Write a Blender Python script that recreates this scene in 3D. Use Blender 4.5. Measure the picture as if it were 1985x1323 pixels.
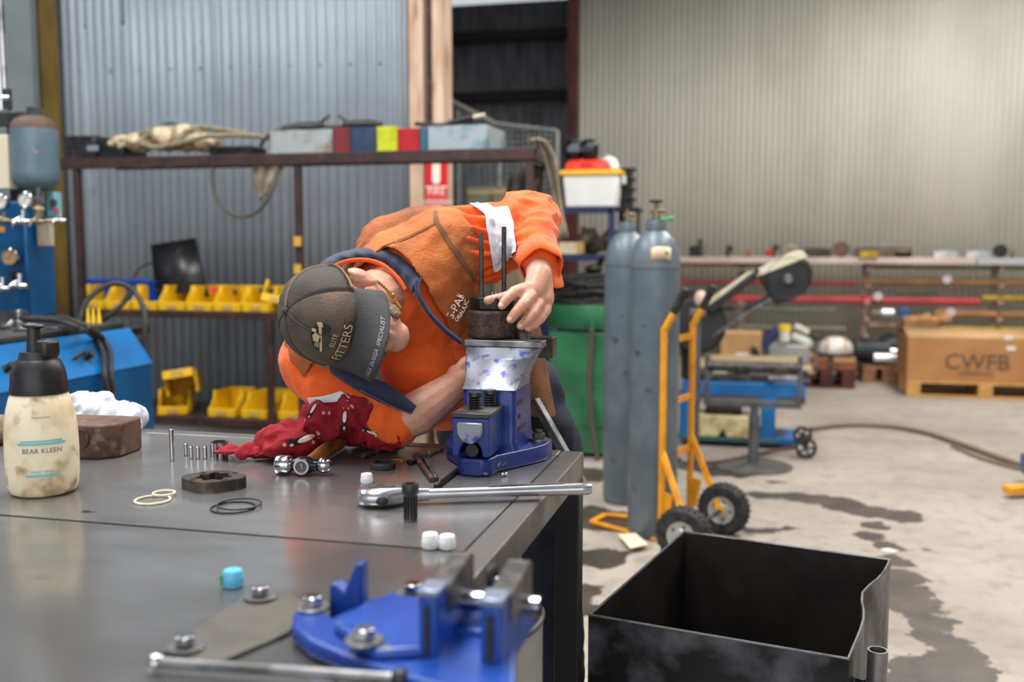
import bpy, bmesh, math, random
from mathutils import Vector, Matrix, noise
R = math.radians
random.seed(7)
for o in list(bpy.data.objects): bpy.data.objects.remove(o)
scene = bpy.context.scene
COL = scene.collection

# ------------------------------------------------------------------ camera
FPX = 1985 * 35 / 36; PITCH = math.atan(191 / FPX); CAMZ = 1.42; YAW = R(14.2)
cam = bpy.data.cameras.new('camera'); cam.sensor_width = 36; cam.lens = 35; cam.clip_start = 0.02; cam.clip_end = 200
cam.dof.use_dof = True; cam.dof.focus_distance = 2.06; cam.dof.aperture_fstop = 2.4; cam.dof.aperture_blades = 0
cam_ob = bpy.data.objects.new('camera', cam); COL.objects.link(cam_ob)
cam_ob.location = (0, 0, CAMZ); cam_ob.rotation_euler = (math.pi / 2 - PITCH, 0, YAW)
scene.camera = cam_ob
FW = Vector((-math.sin(YAW) * math.cos(PITCH), math.cos(YAW) * math.cos(PITCH), -math.sin(PITCH)))
RT = Vector((math.cos(YAW), math.sin(YAW), 0)); UP = RT.cross(FW)
def ray(x, y): return FW + RT * ((x - 992.5) / FPX) - UP * ((y - 661.5) / FPX)
def PZ(x, y, z=0.0):
    d = ray(x, y); t = (z - CAMZ) / d.z; return Vector((d.x * t, d.y * t, z))
def PY(x, y, Y):
    d = ray(x, y); t = Y / d.y; return Vector((d.x * t, Y, CAMZ + d.z * t))
def PD(x, y, t): return Vector((0, 0, CAMZ)) + ray(x, y) * t

# ------------------------------------------------------------------ world, lights, exposure
w = bpy.data.worlds.new('sky'); scene.world = w; w.use_nodes = True
bg = w.node_tree.nodes['Background']; bg.inputs[0].default_value = (0.86, 0.93, 1.0, 1); bg.inputs[1].default_value = 0.75
def area(name, loc, rot, sx, sy, power, col=(1, 1, 1)):
    l = bpy.data.lights.new(name, 'AREA'); l.shape = 'RECTANGLE'; l.size = sx; l.size_y = sy; l.energy = power; l.color = col
    o = bpy.data.objects.new(name, l); COL.objects.link(o); o.location = loc; o.rotation_euler = rot; return o
# daylight through the open front of the shed behind the camera, and through the roof skylights
area('daylight_open_front', (1.0, -5.6, 2.6), (R(86), 0, 0), 9.0, 4.2, 235, (0.95, 0.98, 1.0))
area('daylight_skylight', (-1.2, 2.2, 5.15), (0, 0, 0), 1.1, 5.0, 390, (1.0, 0.985, 0.96))
area('daylight_skylight', (2.2, 7.2, 5.15), (0, 0, 0), 1.1, 8.4, 520, (1.0, 0.975, 0.94))
area('daylight_skylight', (-4.6, 2.4, 5.15), (0, 0, 0), 1.1, 4.6, 270, (0.97, 0.985, 1.0))
scene.view_settings.view_transform = 'Standard'; scene.view_settings.look = 'None'
scene.view_settings.gamma = 1; scene.view_settings.use_curve_mapping = False
scene.view_settings.exposure = -0.12

# ------------------------------------------------------------------ materials
def lin(v):
    v /= 255.0
    return v / 12.92 if v <= 0.04045 else ((v + 0.055) / 1.055) ** 2.4
def C(r, g, b): return (lin(r), lin(g), lin(b), 1)
MATS = {}
def mat(name, c, rough=0.5, metal=0.0, c2=None, sc=6.0, lo=0.42, hi=0.62, bump=0.0, bsc=60.0, rvar=0.0, spec=0.5, stretch=None, c3=None, sc3=30.0, lo3=0.58, hi3=0.7, detail=6.0, sheen=0.0):
    if name in MATS: return MATS[name]
    m = bpy.data.materials.new(name); m.use_nodes = True; nt = m.node_tree; N = nt.nodes; L = nt.links
    b = N['Principled BSDF']; b.inputs['Base Color'].default_value = c; b.inputs['Roughness'].default_value = rough
    b.inputs['Metallic'].default_value = metal; b.inputs['Specular IOR Level'].default_value = spec
    if sheen: b.inputs['Sheen Weight'].default_value = sheen
    tc = N.new('ShaderNodeTexCoord'); vec = tc.outputs['Object']
    if stretch:
        mp = N.new('ShaderNodeMapping'); mp.inputs['Scale'].default_value = stretch; L.new(vec, mp.inputs[0]); vec = mp.outputs[0]
    def nz(s, d=6.0):
        n = N.new('ShaderNodeTexNoise'); n.inputs['Scale'].default_value = s; n.inputs['Detail'].default_value = d; L.new(vec, n.inputs['Vector']); return n.outputs['Fac']
    def ramp(f, a, z):
        r = N.new('ShaderNodeMapRange'); r.inputs[1].default_value = a; r.inputs[2].default_value = z; L.new(f, r.inputs[0]); return r.outputs[0]
    def mix(f, a, bb):
        x = N.new('ShaderNodeMix'); x.data_type = 'RGBA'; L.new(f, x.inputs[0])
        if isinstance(a, tuple): x.inputs[6].default_value = a
        else: L.new(a, x.inputs[6])
        x.inputs[7].default_value = bb; return x.outputs[2]
    if c2:
        f = ramp(nz(sc, detail), lo, hi); col = mix(f, c, c2)
        if c3: col = mix(ramp(nz(sc3), lo3, hi3), col, c3)
        L.new(col, b.inputs['Base Color'])
        if rvar:
            r = N.new('ShaderNodeMapRange'); r.inputs[3].default_value = rough; r.inputs[4].default_value = rough + rvar; L.new(f, r.inputs[0]); L.new(r.outputs[0], b.inputs['Roughness'])
    if bump:
        bp = N.new('ShaderNodeBump'); bp.inputs['Strength'].default_value = bump; bp.inputs['Distance'].default_value = 0.01
        L.new(nz(bsc), bp.inputs['Height']); L.new(bp.outputs[0], b.inputs['Normal'])
    MATS[name] = m; return m

# ------------------------------------------------------------------ mesh builder
TM = {}
def frame(z, x=None):
    z = Vector(z).normalized(); a = Vector(x) if x is not None else (Vector((1, 0, 0)) if abs(z.x) < 0.9 else Vector((0, 1, 0)))
    y = z.cross(a).normalized(); return y.cross(z).normalized(), y, z
class MB:
    def __init__(s): s.v = []; s.f = []
    def add(s, vs, fs):
        n = len(s.v); s.v += [Vector(p) for p in vs]; s.f += [tuple(i + n for i in f) for f in fs]; return s
    def box(s, x0, x1, y0, y1, z0, z1, M=None):
        vs = [Vector((x, y, z)) for x in (x0, x1) for y in (y0, y1) for z in (z0, z1)]
        if M is not None: vs = [M @ p for p in vs]
        return s.add(vs, [(0, 1, 3, 2), (4, 6, 7, 5), (0, 4, 5, 1), (2, 3, 7, 6), (0, 2, 6, 4), (1, 5, 7, 3)])
    def boxc(s, c, d, M=None):
        T = Matrix.Translation(Vector(c)) @ (M if M is not None else Matrix())
        return s.box(-d[0] / 2, d[0] / 2, -d[1] / 2, d[1] / 2, -d[2] / 2, d[2] / 2, T)
    def bar(s, p0, p1, w, h, upv=(0, 0, 1)):
        p0, p1 = Vector(p0), Vector(p1); z = (p1 - p0).normalized(); u = Vector(upv)
        if abs(z.dot(u.normalized())) > 0.98: u = Vector((0, 1, 0))
        x = z.cross(u).normalized(); y = x.cross(z).normalized(); vs = []
        for p in (p0, p1):
            for a, b in ((-1, -1), (1, -1), (1, 1), (-1, 1)): vs.append(p + x * a * w / 2 + y * b * h / 2)
        return s.add(vs, [(3, 2, 1, 0), (4, 5, 6, 7), (0, 1, 5, 4), (1, 2, 6, 5), (2, 3, 7, 6), (3, 0, 4, 7)])
    def cyl(s, p0, p1, r0, r1=None, n=16, ph=0.0):
        r1 = r0 if r1 is None else r1; p0, p1 = Vector(p0), Vector(p1); x, y, z = frame(p1 - p0); vs = []
        for p, r in ((p0, r0), (p1, r1)):
            for i in range(n): a = 2 * math.pi * i / n + ph; vs.append(p + (x * math.cos(a) + y * math.sin(a)) * r)
        fs = [(i, (i + 1) % n, n + (i + 1) % n, n + i) for i in range(n)] + [tuple(range(n - 1, -1, -1)), tuple(range(n, 2 * n))]
        return s.add(vs, fs)
    def ring(s, c, axis, ro, ri, h, n=24, hexo=False):
        c = Vector(c); x, y, z = frame(axis); vs = []
        for r, hh in ((ro, 0), (ro, h), (ri, h), (ri, 0)):
            for i in range(n): a = 2 * math.pi * i / n; vs.append(c + (x * math.cos(a) + y * math.sin(a)) * r + z * hh)
        fs = []
        for k in range(4):
            for i in range(n): fs.append((k * n + i, k * n + (i + 1) % n, ((k + 1) % 4) * n + (i + 1) % n, ((k + 1) % 4) * n + i))
        return s.add(vs, fs)
    def tube(s, pts, r, n=8, closed=False, flat=1.0, fn=None):
        pts = [Vector(p) for p in pts]; m = len(pts); rr = r if isinstance(r, (list, tuple)) else [r] * m
        T = []
        for i in range(m):
            a = pts[(i - 1) % m] if (closed or i > 0) else pts[0]; b = pts[(i + 1) % m] if (closed or i < m - 1) else pts[-1]
            T.append((b - a).normalized())
        x, y, _ = frame(T[0], fn) if fn is not None else frame(T[0]); vs = []
        for i in range(m):
            x = (Vector(fn) if fn is not None else x); x = (x - T[i] * x.dot(T[i])).normalized(); y = T[i].cross(x).normalized()
            for k in range(n):
                a = 2 * math.pi * k / n; vs.append(pts[i] + x * math.cos(a) * rr[i] * flat + y * math.sin(a) * rr[i])
        fs = []
        for i in range(m if closed else m - 1):
            j = (i + 1) % m
            for k in range(n): fs.append((i * n + k, i * n + (k + 1) % n, j * n + (k + 1) % n, j * n + k))
        if not closed: fs += [tuple(range(n - 1, -1, -1)), tuple(range((m - 1) * n, m * n))]
        return s.add(vs, fs)
    def lathe(s, prof, n=24, o=(0, 0, 0), axis=(0, 0, 1)):
        o = Vector(o); x, y, z = frame(axis); vs = []; m = len(prof)
        for r, h in prof:
            for i in range(n): a = 2 * math.pi * i / n; vs.append(o + (x * math.cos(a) + y * math.sin(a)) * max(r, 1e-5) + z * h)
        fs = [(k * n + i, k * n + (i + 1) % n, (k + 1) * n + (i + 1) % n, (k + 1) * n + i) for k in range(m - 1) for i in range(n)]
        fs += [tuple(range(n - 1, -1, -1)), tuple(range((m - 1) * n, m * n))]
        return s.add(vs, fs)
    def prism(s, poly, a, b, axis='z', M=None):
        def mk(p, h): return {'z': Vector((p[0], p[1], h)), 'y': Vector((p[0], h, p[1])), 'x': Vector((h, p[0], p[1]))}[axis]
        n = len(poly); vs = [mk(p, a) for p in poly] + [mk(p, b) for p in poly]
        if M is not None: vs = [M @ p for p in vs]
        return s.add(vs, [tuple(range(n - 1, -1, -1)), tuple(range(n, 2 * n))] + [(i, (i + 1) % n, n + (i + 1) % n, n + i) for i in range(n)])
    def ell(s, c, rad, M=None, n=16, m=10):
        c = Vector(c); vs = []; fs = []
        for j in range(m + 1):
            t = math.pi * j / m
            for i in range(n):
                a = 2 * math.pi * i / n; p = Vector((rad[0] * math.sin(t) * math.cos(a), rad[1] * math.sin(t) * math.sin(a), rad[2] * math.cos(t)))
                vs.append(c + (M @ p if M is not None else p))
        for j in range(m):
            for i in range(n): fs.append((j * n + i, j * n + (i + 1) % n, (j + 1) * n + (i + 1) % n, (j + 1) * n + i))
        return s.add(vs, fs)
    def torus(s, c, Rr, r, axis=(0, 0, 1), n=32, m=8, sx=1.0):
        x, y, z = frame(axis); c = Vector(c)
        return s.tube([c + x * math.cos(2 * math.pi * i / n) * Rr * sx + y * math.sin(2 * math.pi * i / n) * Rr for i in range(n)], r, m, closed=True, fn=z)
    def loft(s, rings, cap=True, closed=True):
        n = len(rings[0]); vs = [p for r in rings for p in r]; k = n if closed else n - 1
        fs = [(j * n + i, j * n + (i + 1) % n, (j + 1) * n + (i + 1) % n, (j + 1) * n + i) for j in range(len(rings) - 1) for i in range(k)]
        if cap and closed: fs += [tuple(range(n - 1, -1, -1)), tuple(range((len(rings) - 1) * n, len(rings) * n))]
        return s.add(vs, fs)
    def mesh(s, name, M=None):
        me = bpy.data.meshes.new(name); vs = [(M @ p) if M is not None else p for p in s.v]
        me.from_pydata([tuple(p) for p in vs], [], s.f)
        bm = bmesh.new(); bm.from_mesh(me); bmesh.ops.remove_doubles(bm, verts=bm.verts, dist=1e-6); bmesh.ops.recalc_face_normals(bm, faces=bm.faces); bm.to_mesh(me); bm.free()
        return me
    def build(s, name, m, parent=None, bevel=0.0, seg=2, smooth=38, world=False, solid=0.0, sub=0):
        M = TM[parent.name].inverted() if (parent is not None and world) else None
        me = s.mesh(name, M); me.materials.append(m)
        if smooth: me.shade_smooth(); me.set_sharp_from_angle(angle=R(smooth))
        o = bpy.data.objects.new(name, me); COL.objects.link(o)
        if parent is not None: o.parent = parent; TM[o.name] = TM[parent.name].copy()
        else: TM[o.name] = Matrix()
        if solid: d = o.modifiers.new('thickness', 'SOLIDIFY'); d.thickness = solid
        if sub: d = o.modifiers.new('smooth', 'SUBSURF'); d.levels = sub; d.render_levels = sub
        if bevel: d = o.modifiers.new('edges', 'BEVEL'); d.width = bevel; d.segments = seg; d.limit_method = 'ANGLE'; d.angle_limit = R(35)
        return o
def tag(o, label, cat, group=None):
    o['label'] = label; o['category'] = cat
    if group: o['group'] = group
    return o
def thing(name, label, cat, loc=(0, 0, 0), rz=0.0, group=None, rot=None):
    o = bpy.data.objects.new(name, None); COL.objects.link(o); o.empty_display_size = 0.05
    o.location = loc; o.rotation_euler = rot if rot else (0, 0, rz)
    M = Matrix.Translation(Vector(loc)) @ o.rotation_euler.to_matrix().to_4x4(); TM[o.name] = M
    return tag(o, label, cat, group)
def struct(o): o['kind'] = 'structure'; return o
def solo(mb, name, m, label, cat, loc=(0, 0, 0), group=None, world=False, **k):
    """a thing that is one mesh, origin at its base"""
    if world: mb.v = [p - Vector(loc) for p in mb.v]
    rz = k.pop('rz', 0.0); o = mb.build(name, m, None, **k); o.location = loc; o.rotation_euler = (0, 0, rz)
    TM[o.name] = Matrix.Translation(Vector(loc)) @ Matrix.Rotation(rz, 4, 'Z'); return tag(o, label, cat, group)
def dup(root, loc, rz, label, group=None):
    r = root.copy(); COL.objects.link(r); r.location = loc; r.rotation_euler = (0, 0, rz); r['label'] = label
    if group: r['group'] = group
    TM[r.name] = Matrix.Translation(Vector(loc)) @ Matrix.Rotation(rz, 4, 'Z')
    for ch in list(root.children):
        c = ch.copy(); COL.objects.link(c); c.parent = r
        for g in ch.children: d = g.copy(); COL.objects.link(d); d.parent = c
    return r
def text_mesh(body, size=1.0, ext=0.0, res=3):
    cu = bpy.data.curves.new('txt', 'FONT'); cu.body = body; cu.size = size; cu.extrude = ext; cu.align_x = 'CENTER'; cu.align_y = 'CENTER'; cu.resolution_u = res
    o = bpy.data.objects.new('txt', cu); COL.objects.link(o); dg = bpy.context.evaluated_depsgraph_get()
    me = bpy.data.meshes.new_from_object(o.evaluated_get(dg)); vs = [v.co.copy() for v in me.vertices]; fs = [tuple(p.vertices) for p in me.polygons]
    bpy.data.objects.remove(o); bpy.data.curves.remove(cu); bpy.data.meshes.remove(me); return vs, fs
def text_on(name, body, size, m, parent, fn, world=True):
    """lettering laid onto a surface: fn maps flat (x, y) to a point"""
    vs, fs = text_mesh(body, size); mb = MB(); mb.add([fn(p.x, p.y) for p in vs], fs)
    M = TM[parent.name].inverted() if world else None
    me = bpy.data.meshes.new(name); me.from_pydata([tuple((M @ p) if M is not None else p) for p in mb.v], [], mb.f); me.materials.append(m)
    o = bpy.data.objects.new(name, me); COL.objects.link(o); o.parent = parent; TM[o.name] = TM[parent.name].copy(); return o
def crv(pts, n=8, closed=False):
    """Catmull-Rom through points"""
    pts = [Vector(p) for p in pts]; out = []; m = len(pts)
    for i in range(m if closed else m - 1):
        if closed: a, b, c, d = pts[i - 1], pts[i], pts[(i + 1) % m], pts[(i + 2) % m]
        else: a, b, c, d = pts[max(i - 1, 0)], pts[i], pts[i + 1], pts[min(i + 2, m - 1)]
        for k in range(n):
            t = k / n; out.append(0.5 * ((2 * b) + (c - a) * t + (2 * a - 5 * b + 4 * c - d) * t * t + (3 * b - a - 3 * c + d) * t ** 3))
    if not closed: out.append(pts[-1])
    return out

# ------------------------------------------------------------------ shared materials
steel = mat('steel_plain', C(150, 150, 152), 0.32, 0.9, C(95, 94, 92), 14, rvar=0.2)
chrome = mat('steel_bright', C(205, 205, 208), 0.16, 1.0, C(150, 150, 152), 9)
darksteel = mat('steel_dark', C(62, 60, 60), 0.42, 0.7, C(95, 92, 90), 22, rvar=0.2)
blackmetal = mat('steel_black_oily', C(28, 27, 27), 0.35, 0.5, C(50, 48, 46), 18)
black = mat('plastic_black', C(18, 18, 19), 0.42, 0.0, C(40, 40, 42), 20)
rubber = mat('rubber_black', C(22, 22, 23), 0.7, 0.0, C(48, 46, 44), 25, bump=0.15)
rust = mat('steel_rusty', C(88, 62, 50), 0.6, 0.4, C(60, 50, 46), 25, c3=C(120, 92, 76), bump=0.2)
rackpaint = mat('rack_red_oxide_paint', C(56, 30, 26), 0.55, 0.0, C(34, 22, 20), 7, c3=C(78, 44, 36), bump=0.1)
viceblue = mat('vice_blue_enamel', C(14, 36, 104), 0.32, 0.0, C(18, 44, 122), 30, c3=C(120, 122, 128), sc3=42, lo3=0.66, hi3=0.70, bump=0.05, bsc=90)
whiteplastic = mat('plastic_white', C(232, 232, 228), 0.45, 0.0, C(226, 225, 219), 6)
navy = mat('navy_quilt', C(22, 27, 52), 0.8, 0.0, C(30, 36, 66), 40, bump=0.2, bsc=120, sheen=0.2)

# ------------------------------------------------------------------ floor
def floor_material():
    m = bpy.data.materials.new('concrete_stained'); m.use_nodes = True; nt = m.node_tree; N = nt.nodes; L = nt.links; b = N['Principled BSDF']
    tc = N.new('ShaderNodeTexCoord'); vec = tc.outputs['Object']
    def nz(s, d=8.0, r=0.6, v=None):
        n = N.new('ShaderNodeTexNoise'); n.inputs['Scale'].default_value = s; n.inputs['Detail'].default_value = d; n.inputs['Roughness'].default_value = r; L.new(v or vec, n.inputs['Vector']); return n
    def rng(f, a, z, o0=0.0, o1=1.0):
        r = N.new('ShaderNodeMapRange'); r.inputs[1].default_value = a; r.inputs[2].default_value = z; r.inputs[3].default_value = o0; r.inputs[4].default_value = o1; L.new(f, r.inputs[0]); return r.outputs[0]
    def mix(f, a, bb):
        x = N.new('ShaderNodeMix'); x.data_type = 'RGBA'; L.new(f, x.inputs[0])
        for k, q in ((6, a), (7, bb)):
            if isinstance(q, tuple): x.inputs[k].default_value = q
            else: L.new(q, x.inputs[k])
        return x.outputs[2]
    def mth(op, a, bb):
        x = N.new('ShaderNodeMath'); x.operation = op
        for k, q in ((0, a), (1, bb)):
            if isinstance(q, (int, float)): x.inputs[k].default_value = q
            else: L.new(q, x.inputs[k])
        return x.outputs[0]
    col = mix(rng(nz(0.7).outputs['Fac'], 0.4, 0.62), C(164, 153, 142), C(142, 132, 122))
    col = mix(rng(nz(9).outputs['Fac'], 0.5, 0.75), col, C(130, 120, 109))
    mp = N.new('ShaderNodeMapping'); mp.inputs['Scale'].default_value = (0.35, 1.6, 1); L.new(vec, mp.inputs[0])
    col = mix(rng(nz(1.3, v=mp.outputs[0]).outputs['Fac'], 0.54, 0.74, 0, 0.55), col, C(108, 97, 86))
    # spilt oil and water: blobs along the runs seen on the concrete
    warp = nz(7.0, 4.0); va = N.new('ShaderNodeVectorMath'); va.operation = 'MULTIPLY_ADD'; L.new(warp.outputs['Color'], va.inputs[0]); va.inputs[1].default_value = (0.24, 0.24, 0); va.inputs[2].default_value = (-0.12, -0.12, 0)
    vb = N.new('ShaderNodeVectorMath'); vb.operation = 'ADD'; L.new(vec, vb.inputs[0]); L.new(va.outputs[0], vb.inputs[1])
    d = None
    for px, py, r in STAINS:
        p = PZ(px, py); v = N.new('ShaderNodeVectorMath'); v.operation = 'DISTANCE'; L.new(vb.outputs[0], v.inputs[0]); v.inputs[1].default_value = p
        q = mth('SUBTRACT', v.outputs['Value'], r); d = q if d is None else mth('SMOOTH_MIN', d, q)
        if q is not d: d.node.inputs[2].default_value = 0.05
    stain = rng(d, 0.006, -0.006)
    col = mix(stain, col, mix(rng(nz(5).outputs['Fac'], 0.4, 0.65), C(58, 50, 44), C(76, 67, 59)))
    L.new(col, b.inputs['Base Color'])
    L.new(rng(stain, 0, 1, 0.72, 0.42), b.inputs['Roughness'])
    bp = N.new('ShaderNodeBump'); bp.inputs['Strength'].default_value = 0.15; bp.inputs['Distance'].default_value = 0.01; L.new(nz(30).outputs['Fac'], bp.inputs['Height']); L.new(bp.outputs[0], b.inputs['Normal'])
    return m
STAINS = [(1480, 960, .09), (1530, 964, .11), (1580, 968, .13), (1630, 978, .14), (1680, 992, .13), (1735, 1000, .13), (1765, 998, .08), (1700, 1020, .06), (1690, 1040, .075), (1722, 1060, .085), (1735, 1090, .09), (1745, 1120, .1), (1755, 1145, .11), (1775, 1175, .12), (1800, 1210, .09), (1815, 1235, .08),
          (1835, 1255, .09), (1850, 1285, .12), (1800, 1305, .12), (1760, 1320, .1), (1850, 1330, .13), (1880, 1310, .07), (1790, 1064, .03), (1790, 1200, .05), (1700, 1160, .1), (1140, 1000, .2), (1190, 1012, .18), (1150, 1082, .15), (1180, 1075, .1), (1060, 1080, .14),
          (1120, 1150, .1), (1050, 1130, .12), (1130, 1180, .08), (1490, 1030, .06), (1525, 1026, .05), (1440, 1024, .05), (1465, 1030, .04), (1400, 912, .2), (1500, 935, .05), (1260, 890, .2), (1150, 920, .2)]
fl = MB(); fl.box(-9, 9, -8, 18, -0.2, 0.0)
struct(fl.build('floor', floor_material(), smooth=0))

# ------------------------------------------------------------------ corrugated walls
zinc = mat('corrugated_zinc', C(152, 161, 170), 0.45, 0.25, C(132, 140, 148), 1.4, 0.35, 0.7, stretch=(1, 1, 0.6), c3=C(104, 102, 102), sc3=5, lo3=0.66, hi3=0.8)
cream = mat('corrugated_cream_paint', C(202, 198, 186), 0.5, 0.0, C(190, 186, 174), 1.2, stretch=(1, 1, 0.4))
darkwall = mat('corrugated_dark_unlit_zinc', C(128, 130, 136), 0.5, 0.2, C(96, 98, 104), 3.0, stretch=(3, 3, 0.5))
def corrugated(name, x0, x1, Y, z0, z1, pitch, amp, m, per=10, holes=(), face=-1):
    """sheets ten ridges wide side by side under one wall"""
    e = bpy.data.objects.new(name, None); COL.objects.link(e); e.location = (x0, Y, z0); TM[e.name] = Matrix.Translation((x0, Y, z0)); struct(e)
    k = 0; W = pitch * per; n = 8
    while x0 + k * W < x1 - 1e-6:
        mb = MB(); sx0 = x0 + k * W; sx1 = min(sx0 + W, x1); cnt = max(2, int(round((sx1 - sx0) / pitch * n)))
        zs = [z0, z1]; hz = [h for h in holes if sx0 <= h[0] < sx1]
        for h in hz: zs += [h[1] - 0.013, h[1] + 0.013]
        zs.sort(); nz_ = len(zs); off = -0.002 * (k % 2)
        for i in range(cnt + 1):
            x = sx0 + (sx1 - sx0) * i / cnt
            for z in zs: mb.v.append(Vector((x, Y + amp * math.sin((x - x0) / pitch * 2 * math.pi) + off, z)))
        for i in range(cnt):
            for j in range(nz_ - 1):
                zc = (zs[j] + zs[j + 1]) / 2; xa = sx0 + (sx1 - sx0) * i / cnt; xb = sx0 + (sx1 - sx0) * (i + 1) / cnt
                if any(xa <= h[0] + .0095 and h[0] < xb and abs(zc - h[1]) < 0.01 for h in hz): continue
                mb.f.append((i * nz_ + j, (i + 1) * nz_ + j, (i + 1) * nz_ + j + 1, i * nz_ + j + 1))
        o = mb.build('corrugated_sheet', m, e, world=True, smooth=80); d = o.modifiers.new('thickness', 'SOLIDIFY'); d.thickness = 0.001
        k += 1
    return e
WY = 6.75
hA = PY(163, 52, WY); hB = PY(239, 45, WY)
corrugated('wall_left', -7.0, -2.44, WY, 0, 5.3, 0.0762, 0.0125, zinc, holes=[(hA.x, hA.z), (hB.x, hB.z)])
corrugated('wall_back', -2.42, 7.6, 13.0, 0, 5.3, 0.0762, 0.011, cream)
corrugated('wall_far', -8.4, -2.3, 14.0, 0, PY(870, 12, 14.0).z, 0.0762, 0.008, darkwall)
def part_mesh(name, m, parent, **k):
    mb = MB(); f = k.pop('f'); f(mb); return mb.build(name, m, parent, **k)
# roof with skylight slots, side walls of the shed (outside the picture)
roofm = mat('roof_zinc', C(150, 152, 154), 0.5, 0.2, C(130, 132, 134), 3)
rf = bpy.data.objects.new('ceiling', None); COL.objects.link(rf); struct(rf); TM[rf.name] = Matrix()
for a, b in ((-8.4, -5.2), (-4.0, -1.8), (-0.6, 1.6), (2.8, 7.6)):
    MB().box(a, b, -6.2, 14.1, 5.3, 5.34).build('roof_sheet', roofm, rf, smooth=0)
for a, b in ((-5.2, -4.0), (-1.8, -0.6), (1.6, 2.8)):
    MB().box(a, b, -6.2, -1.2, 5.3, 5.34).build('roof_sheet', roofm, rf, smooth=0); MB().box(a, b, 11.5, 14.1, 5.3, 5.34).build('roof_sheet', roofm, rf, smooth=0)
screwm = mat('screw_rusty', C(50, 44, 42), .6)
for k in range(12):
    for py in (140, 560):
        q = PY(100 + k * 58, py - k * 1.5, WY); mb_ = MB(); mb_.cyl((q.x, WY - .018, q.z), (q.x, WY - .009, q.z), .007, n=8); mb_.build('roofing_screw', screwm, bpy.data.objects['wall_left'], world=True)
struct(MB().box(-8.5, -8.4, -6.2, 14.1, 0, 5.3).build('wall_side_a', zinc, smooth=0)); struct(MB().box(7.6, 7.7, -6.2, 14.1, 0, 5.3).build('wall_side_b', cream, smooth=0))
# girts of the far wall, red corner post, pale rusty channel column, yellow post
girtm = mat('girt_dark', C(40, 26, 24), 0.7, 0.1, C(28, 20, 19), 5)
for y in (70, 187):
    p = PY(980, y, 13.9); o = struct(MB().box(-6, -2.45, 13.8, 13.98, p.z - 0.065, p.z + 0.065).build('trim_1', girtm, smooth=0))
redpost = mat('post_red_oxide', C(92, 40, 34), 0.6, 0.0, C(62, 30, 28), 4, bump=0.1)
a = PY(1101, 200, 12.85); b = PY(1119, 200, 12.85)
struct(MB().box(a.x, b.x, 12.8, 12.95, 0, 5.3).build('trim_2', redpost, bevel=0.004))
colm = mat('column_pale_timber_paint', C(206, 180, 158), 0.7, 0.0, C(176, 140, 112), 3.0, stretch=(3, 3, 0.6), c3=C(120, 84, 62), sc3=6, lo3=0.6, hi3=0.75, bump=0.1)
a = PY(801, 100, 6.6); b = PY(866, 100, 6.6); cx = a.x; cw = b.x - a.x
ce = bpy.data.objects.new('trim_3', None); COL.objects.link(ce); struct(ce); TM[ce.name] = Matrix()
MB().box(cx, cx + cw * 0.42, 6.5, 6.72, 0, 5.3).build('flange', colm, ce, bevel=0.006)
MB().box(cx + cw * 0.42, cx + cw * 0.7, 6.58, 6.70, 0, 5.3).build('web', rust, ce, smooth=0)
MB().box(cx + cw * 0.7, cx + cw, 6.5, 6.72, 0, 5.3).build('flange', colm, ce, bevel=0.006)
pd = PY(794, 100, 6.66)
struct(MB().box(pd.x - 0.01, cx - 0.005, 6.64, 6.72, 0, 5.3).build('trim_gap_shade', girtm, smooth=0))  # dark strip put in for the shaded gap between wall and column
yel = mat('post_mustard_paint', C(128, 104, 40), 0.6, 0.0, C(104, 84, 34), 5, stretch=(2, 2, .5))
a = PY(62, 60, 6.55); b = PY(98, 60, 6.55)
ye = bpy.data.objects.new('trim_5', None); COL.objects.link(ye); struct(ye); TM[ye.name] = Matrix()
wv = (b.x - a.x)
for k in range(2): MB().box(a.x + wv * k * 0.52, a.x + wv * (k * 0.52 + 0.46), 6.45, 6.64, 0, 5.3).build('channel', yel, ye, bevel=0.012, seg=3)
MB().box(a.x + wv * .4, a.x + wv * .6, 6.5, 6.63, 0, 5.3).build('web', yel, ye, smooth=0)
greyp = mat('panel_grey', C(118, 126, 128), 0.5, 0.1, C(108, 116, 118), 2)
a = PY(-160, 60, 6.3); b = PY(60, 60, 6.3)
struct(MB().box(a.x, b.x, 6.3, 6.36, 0, 5.3).build('trim_6', greyp, smooth=0))
# ================================================================== workbench
BZ = 0.96
def bench_material(name, c, c2, rough, rv):
    m = mat(name, c, rough, 0.72, c2, 3.2, 0.35, 0.7, rvar=rv, c3=C(84, 72, 62), sc3=7, lo3=0.66, hi3=0.85, stretch=(1, 2.2, 1), bump=0.02, bsc=180); return m
plate_a = bench_material('bench_plate_scuffed', C(160, 158, 157), C(126, 123, 121), 0.19, 0.14)
plate_b = bench_material('bench_plate_oily', C(150, 148, 147), C(120, 117, 115), 0.1, 0.14)
railm = mat('bench_rail_worn', C(122, 117, 113), 0.36, 0.65, C(100, 95, 91), 7, rvar=0.15, c3=C(86, 76, 68), sc3=18, lo3=.66, hi3=.8)
bench = thing('workbench', 'long steel workbench with plate top and black square legs', 'workbench', (-1.26, 1.3, 0))
BX0, BX1, BY0, BY1 = -2.15, -0.377, 0.5, 2.14
B = lambda *a: MB().box(*a)
B(BX0 + .05, BX1 - .05, BY0 + .05, 1.386, BZ - .012, BZ - 0.0012).build('top_plate', plate_b, bench, world=True)
B(BX0 + .05, BX1 - .05, 1.3915, BY1 - .048, BZ - .012, BZ).build('top_plate', plate_a, bench, world=True)
B(BX0 + .05, BX1 - .05, 1.37, 1.41, BZ - .03, BZ - .0125).build('joint_strip', mat('joint_grime', C(52, 44, 34), .5), bench, world=True)
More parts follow.
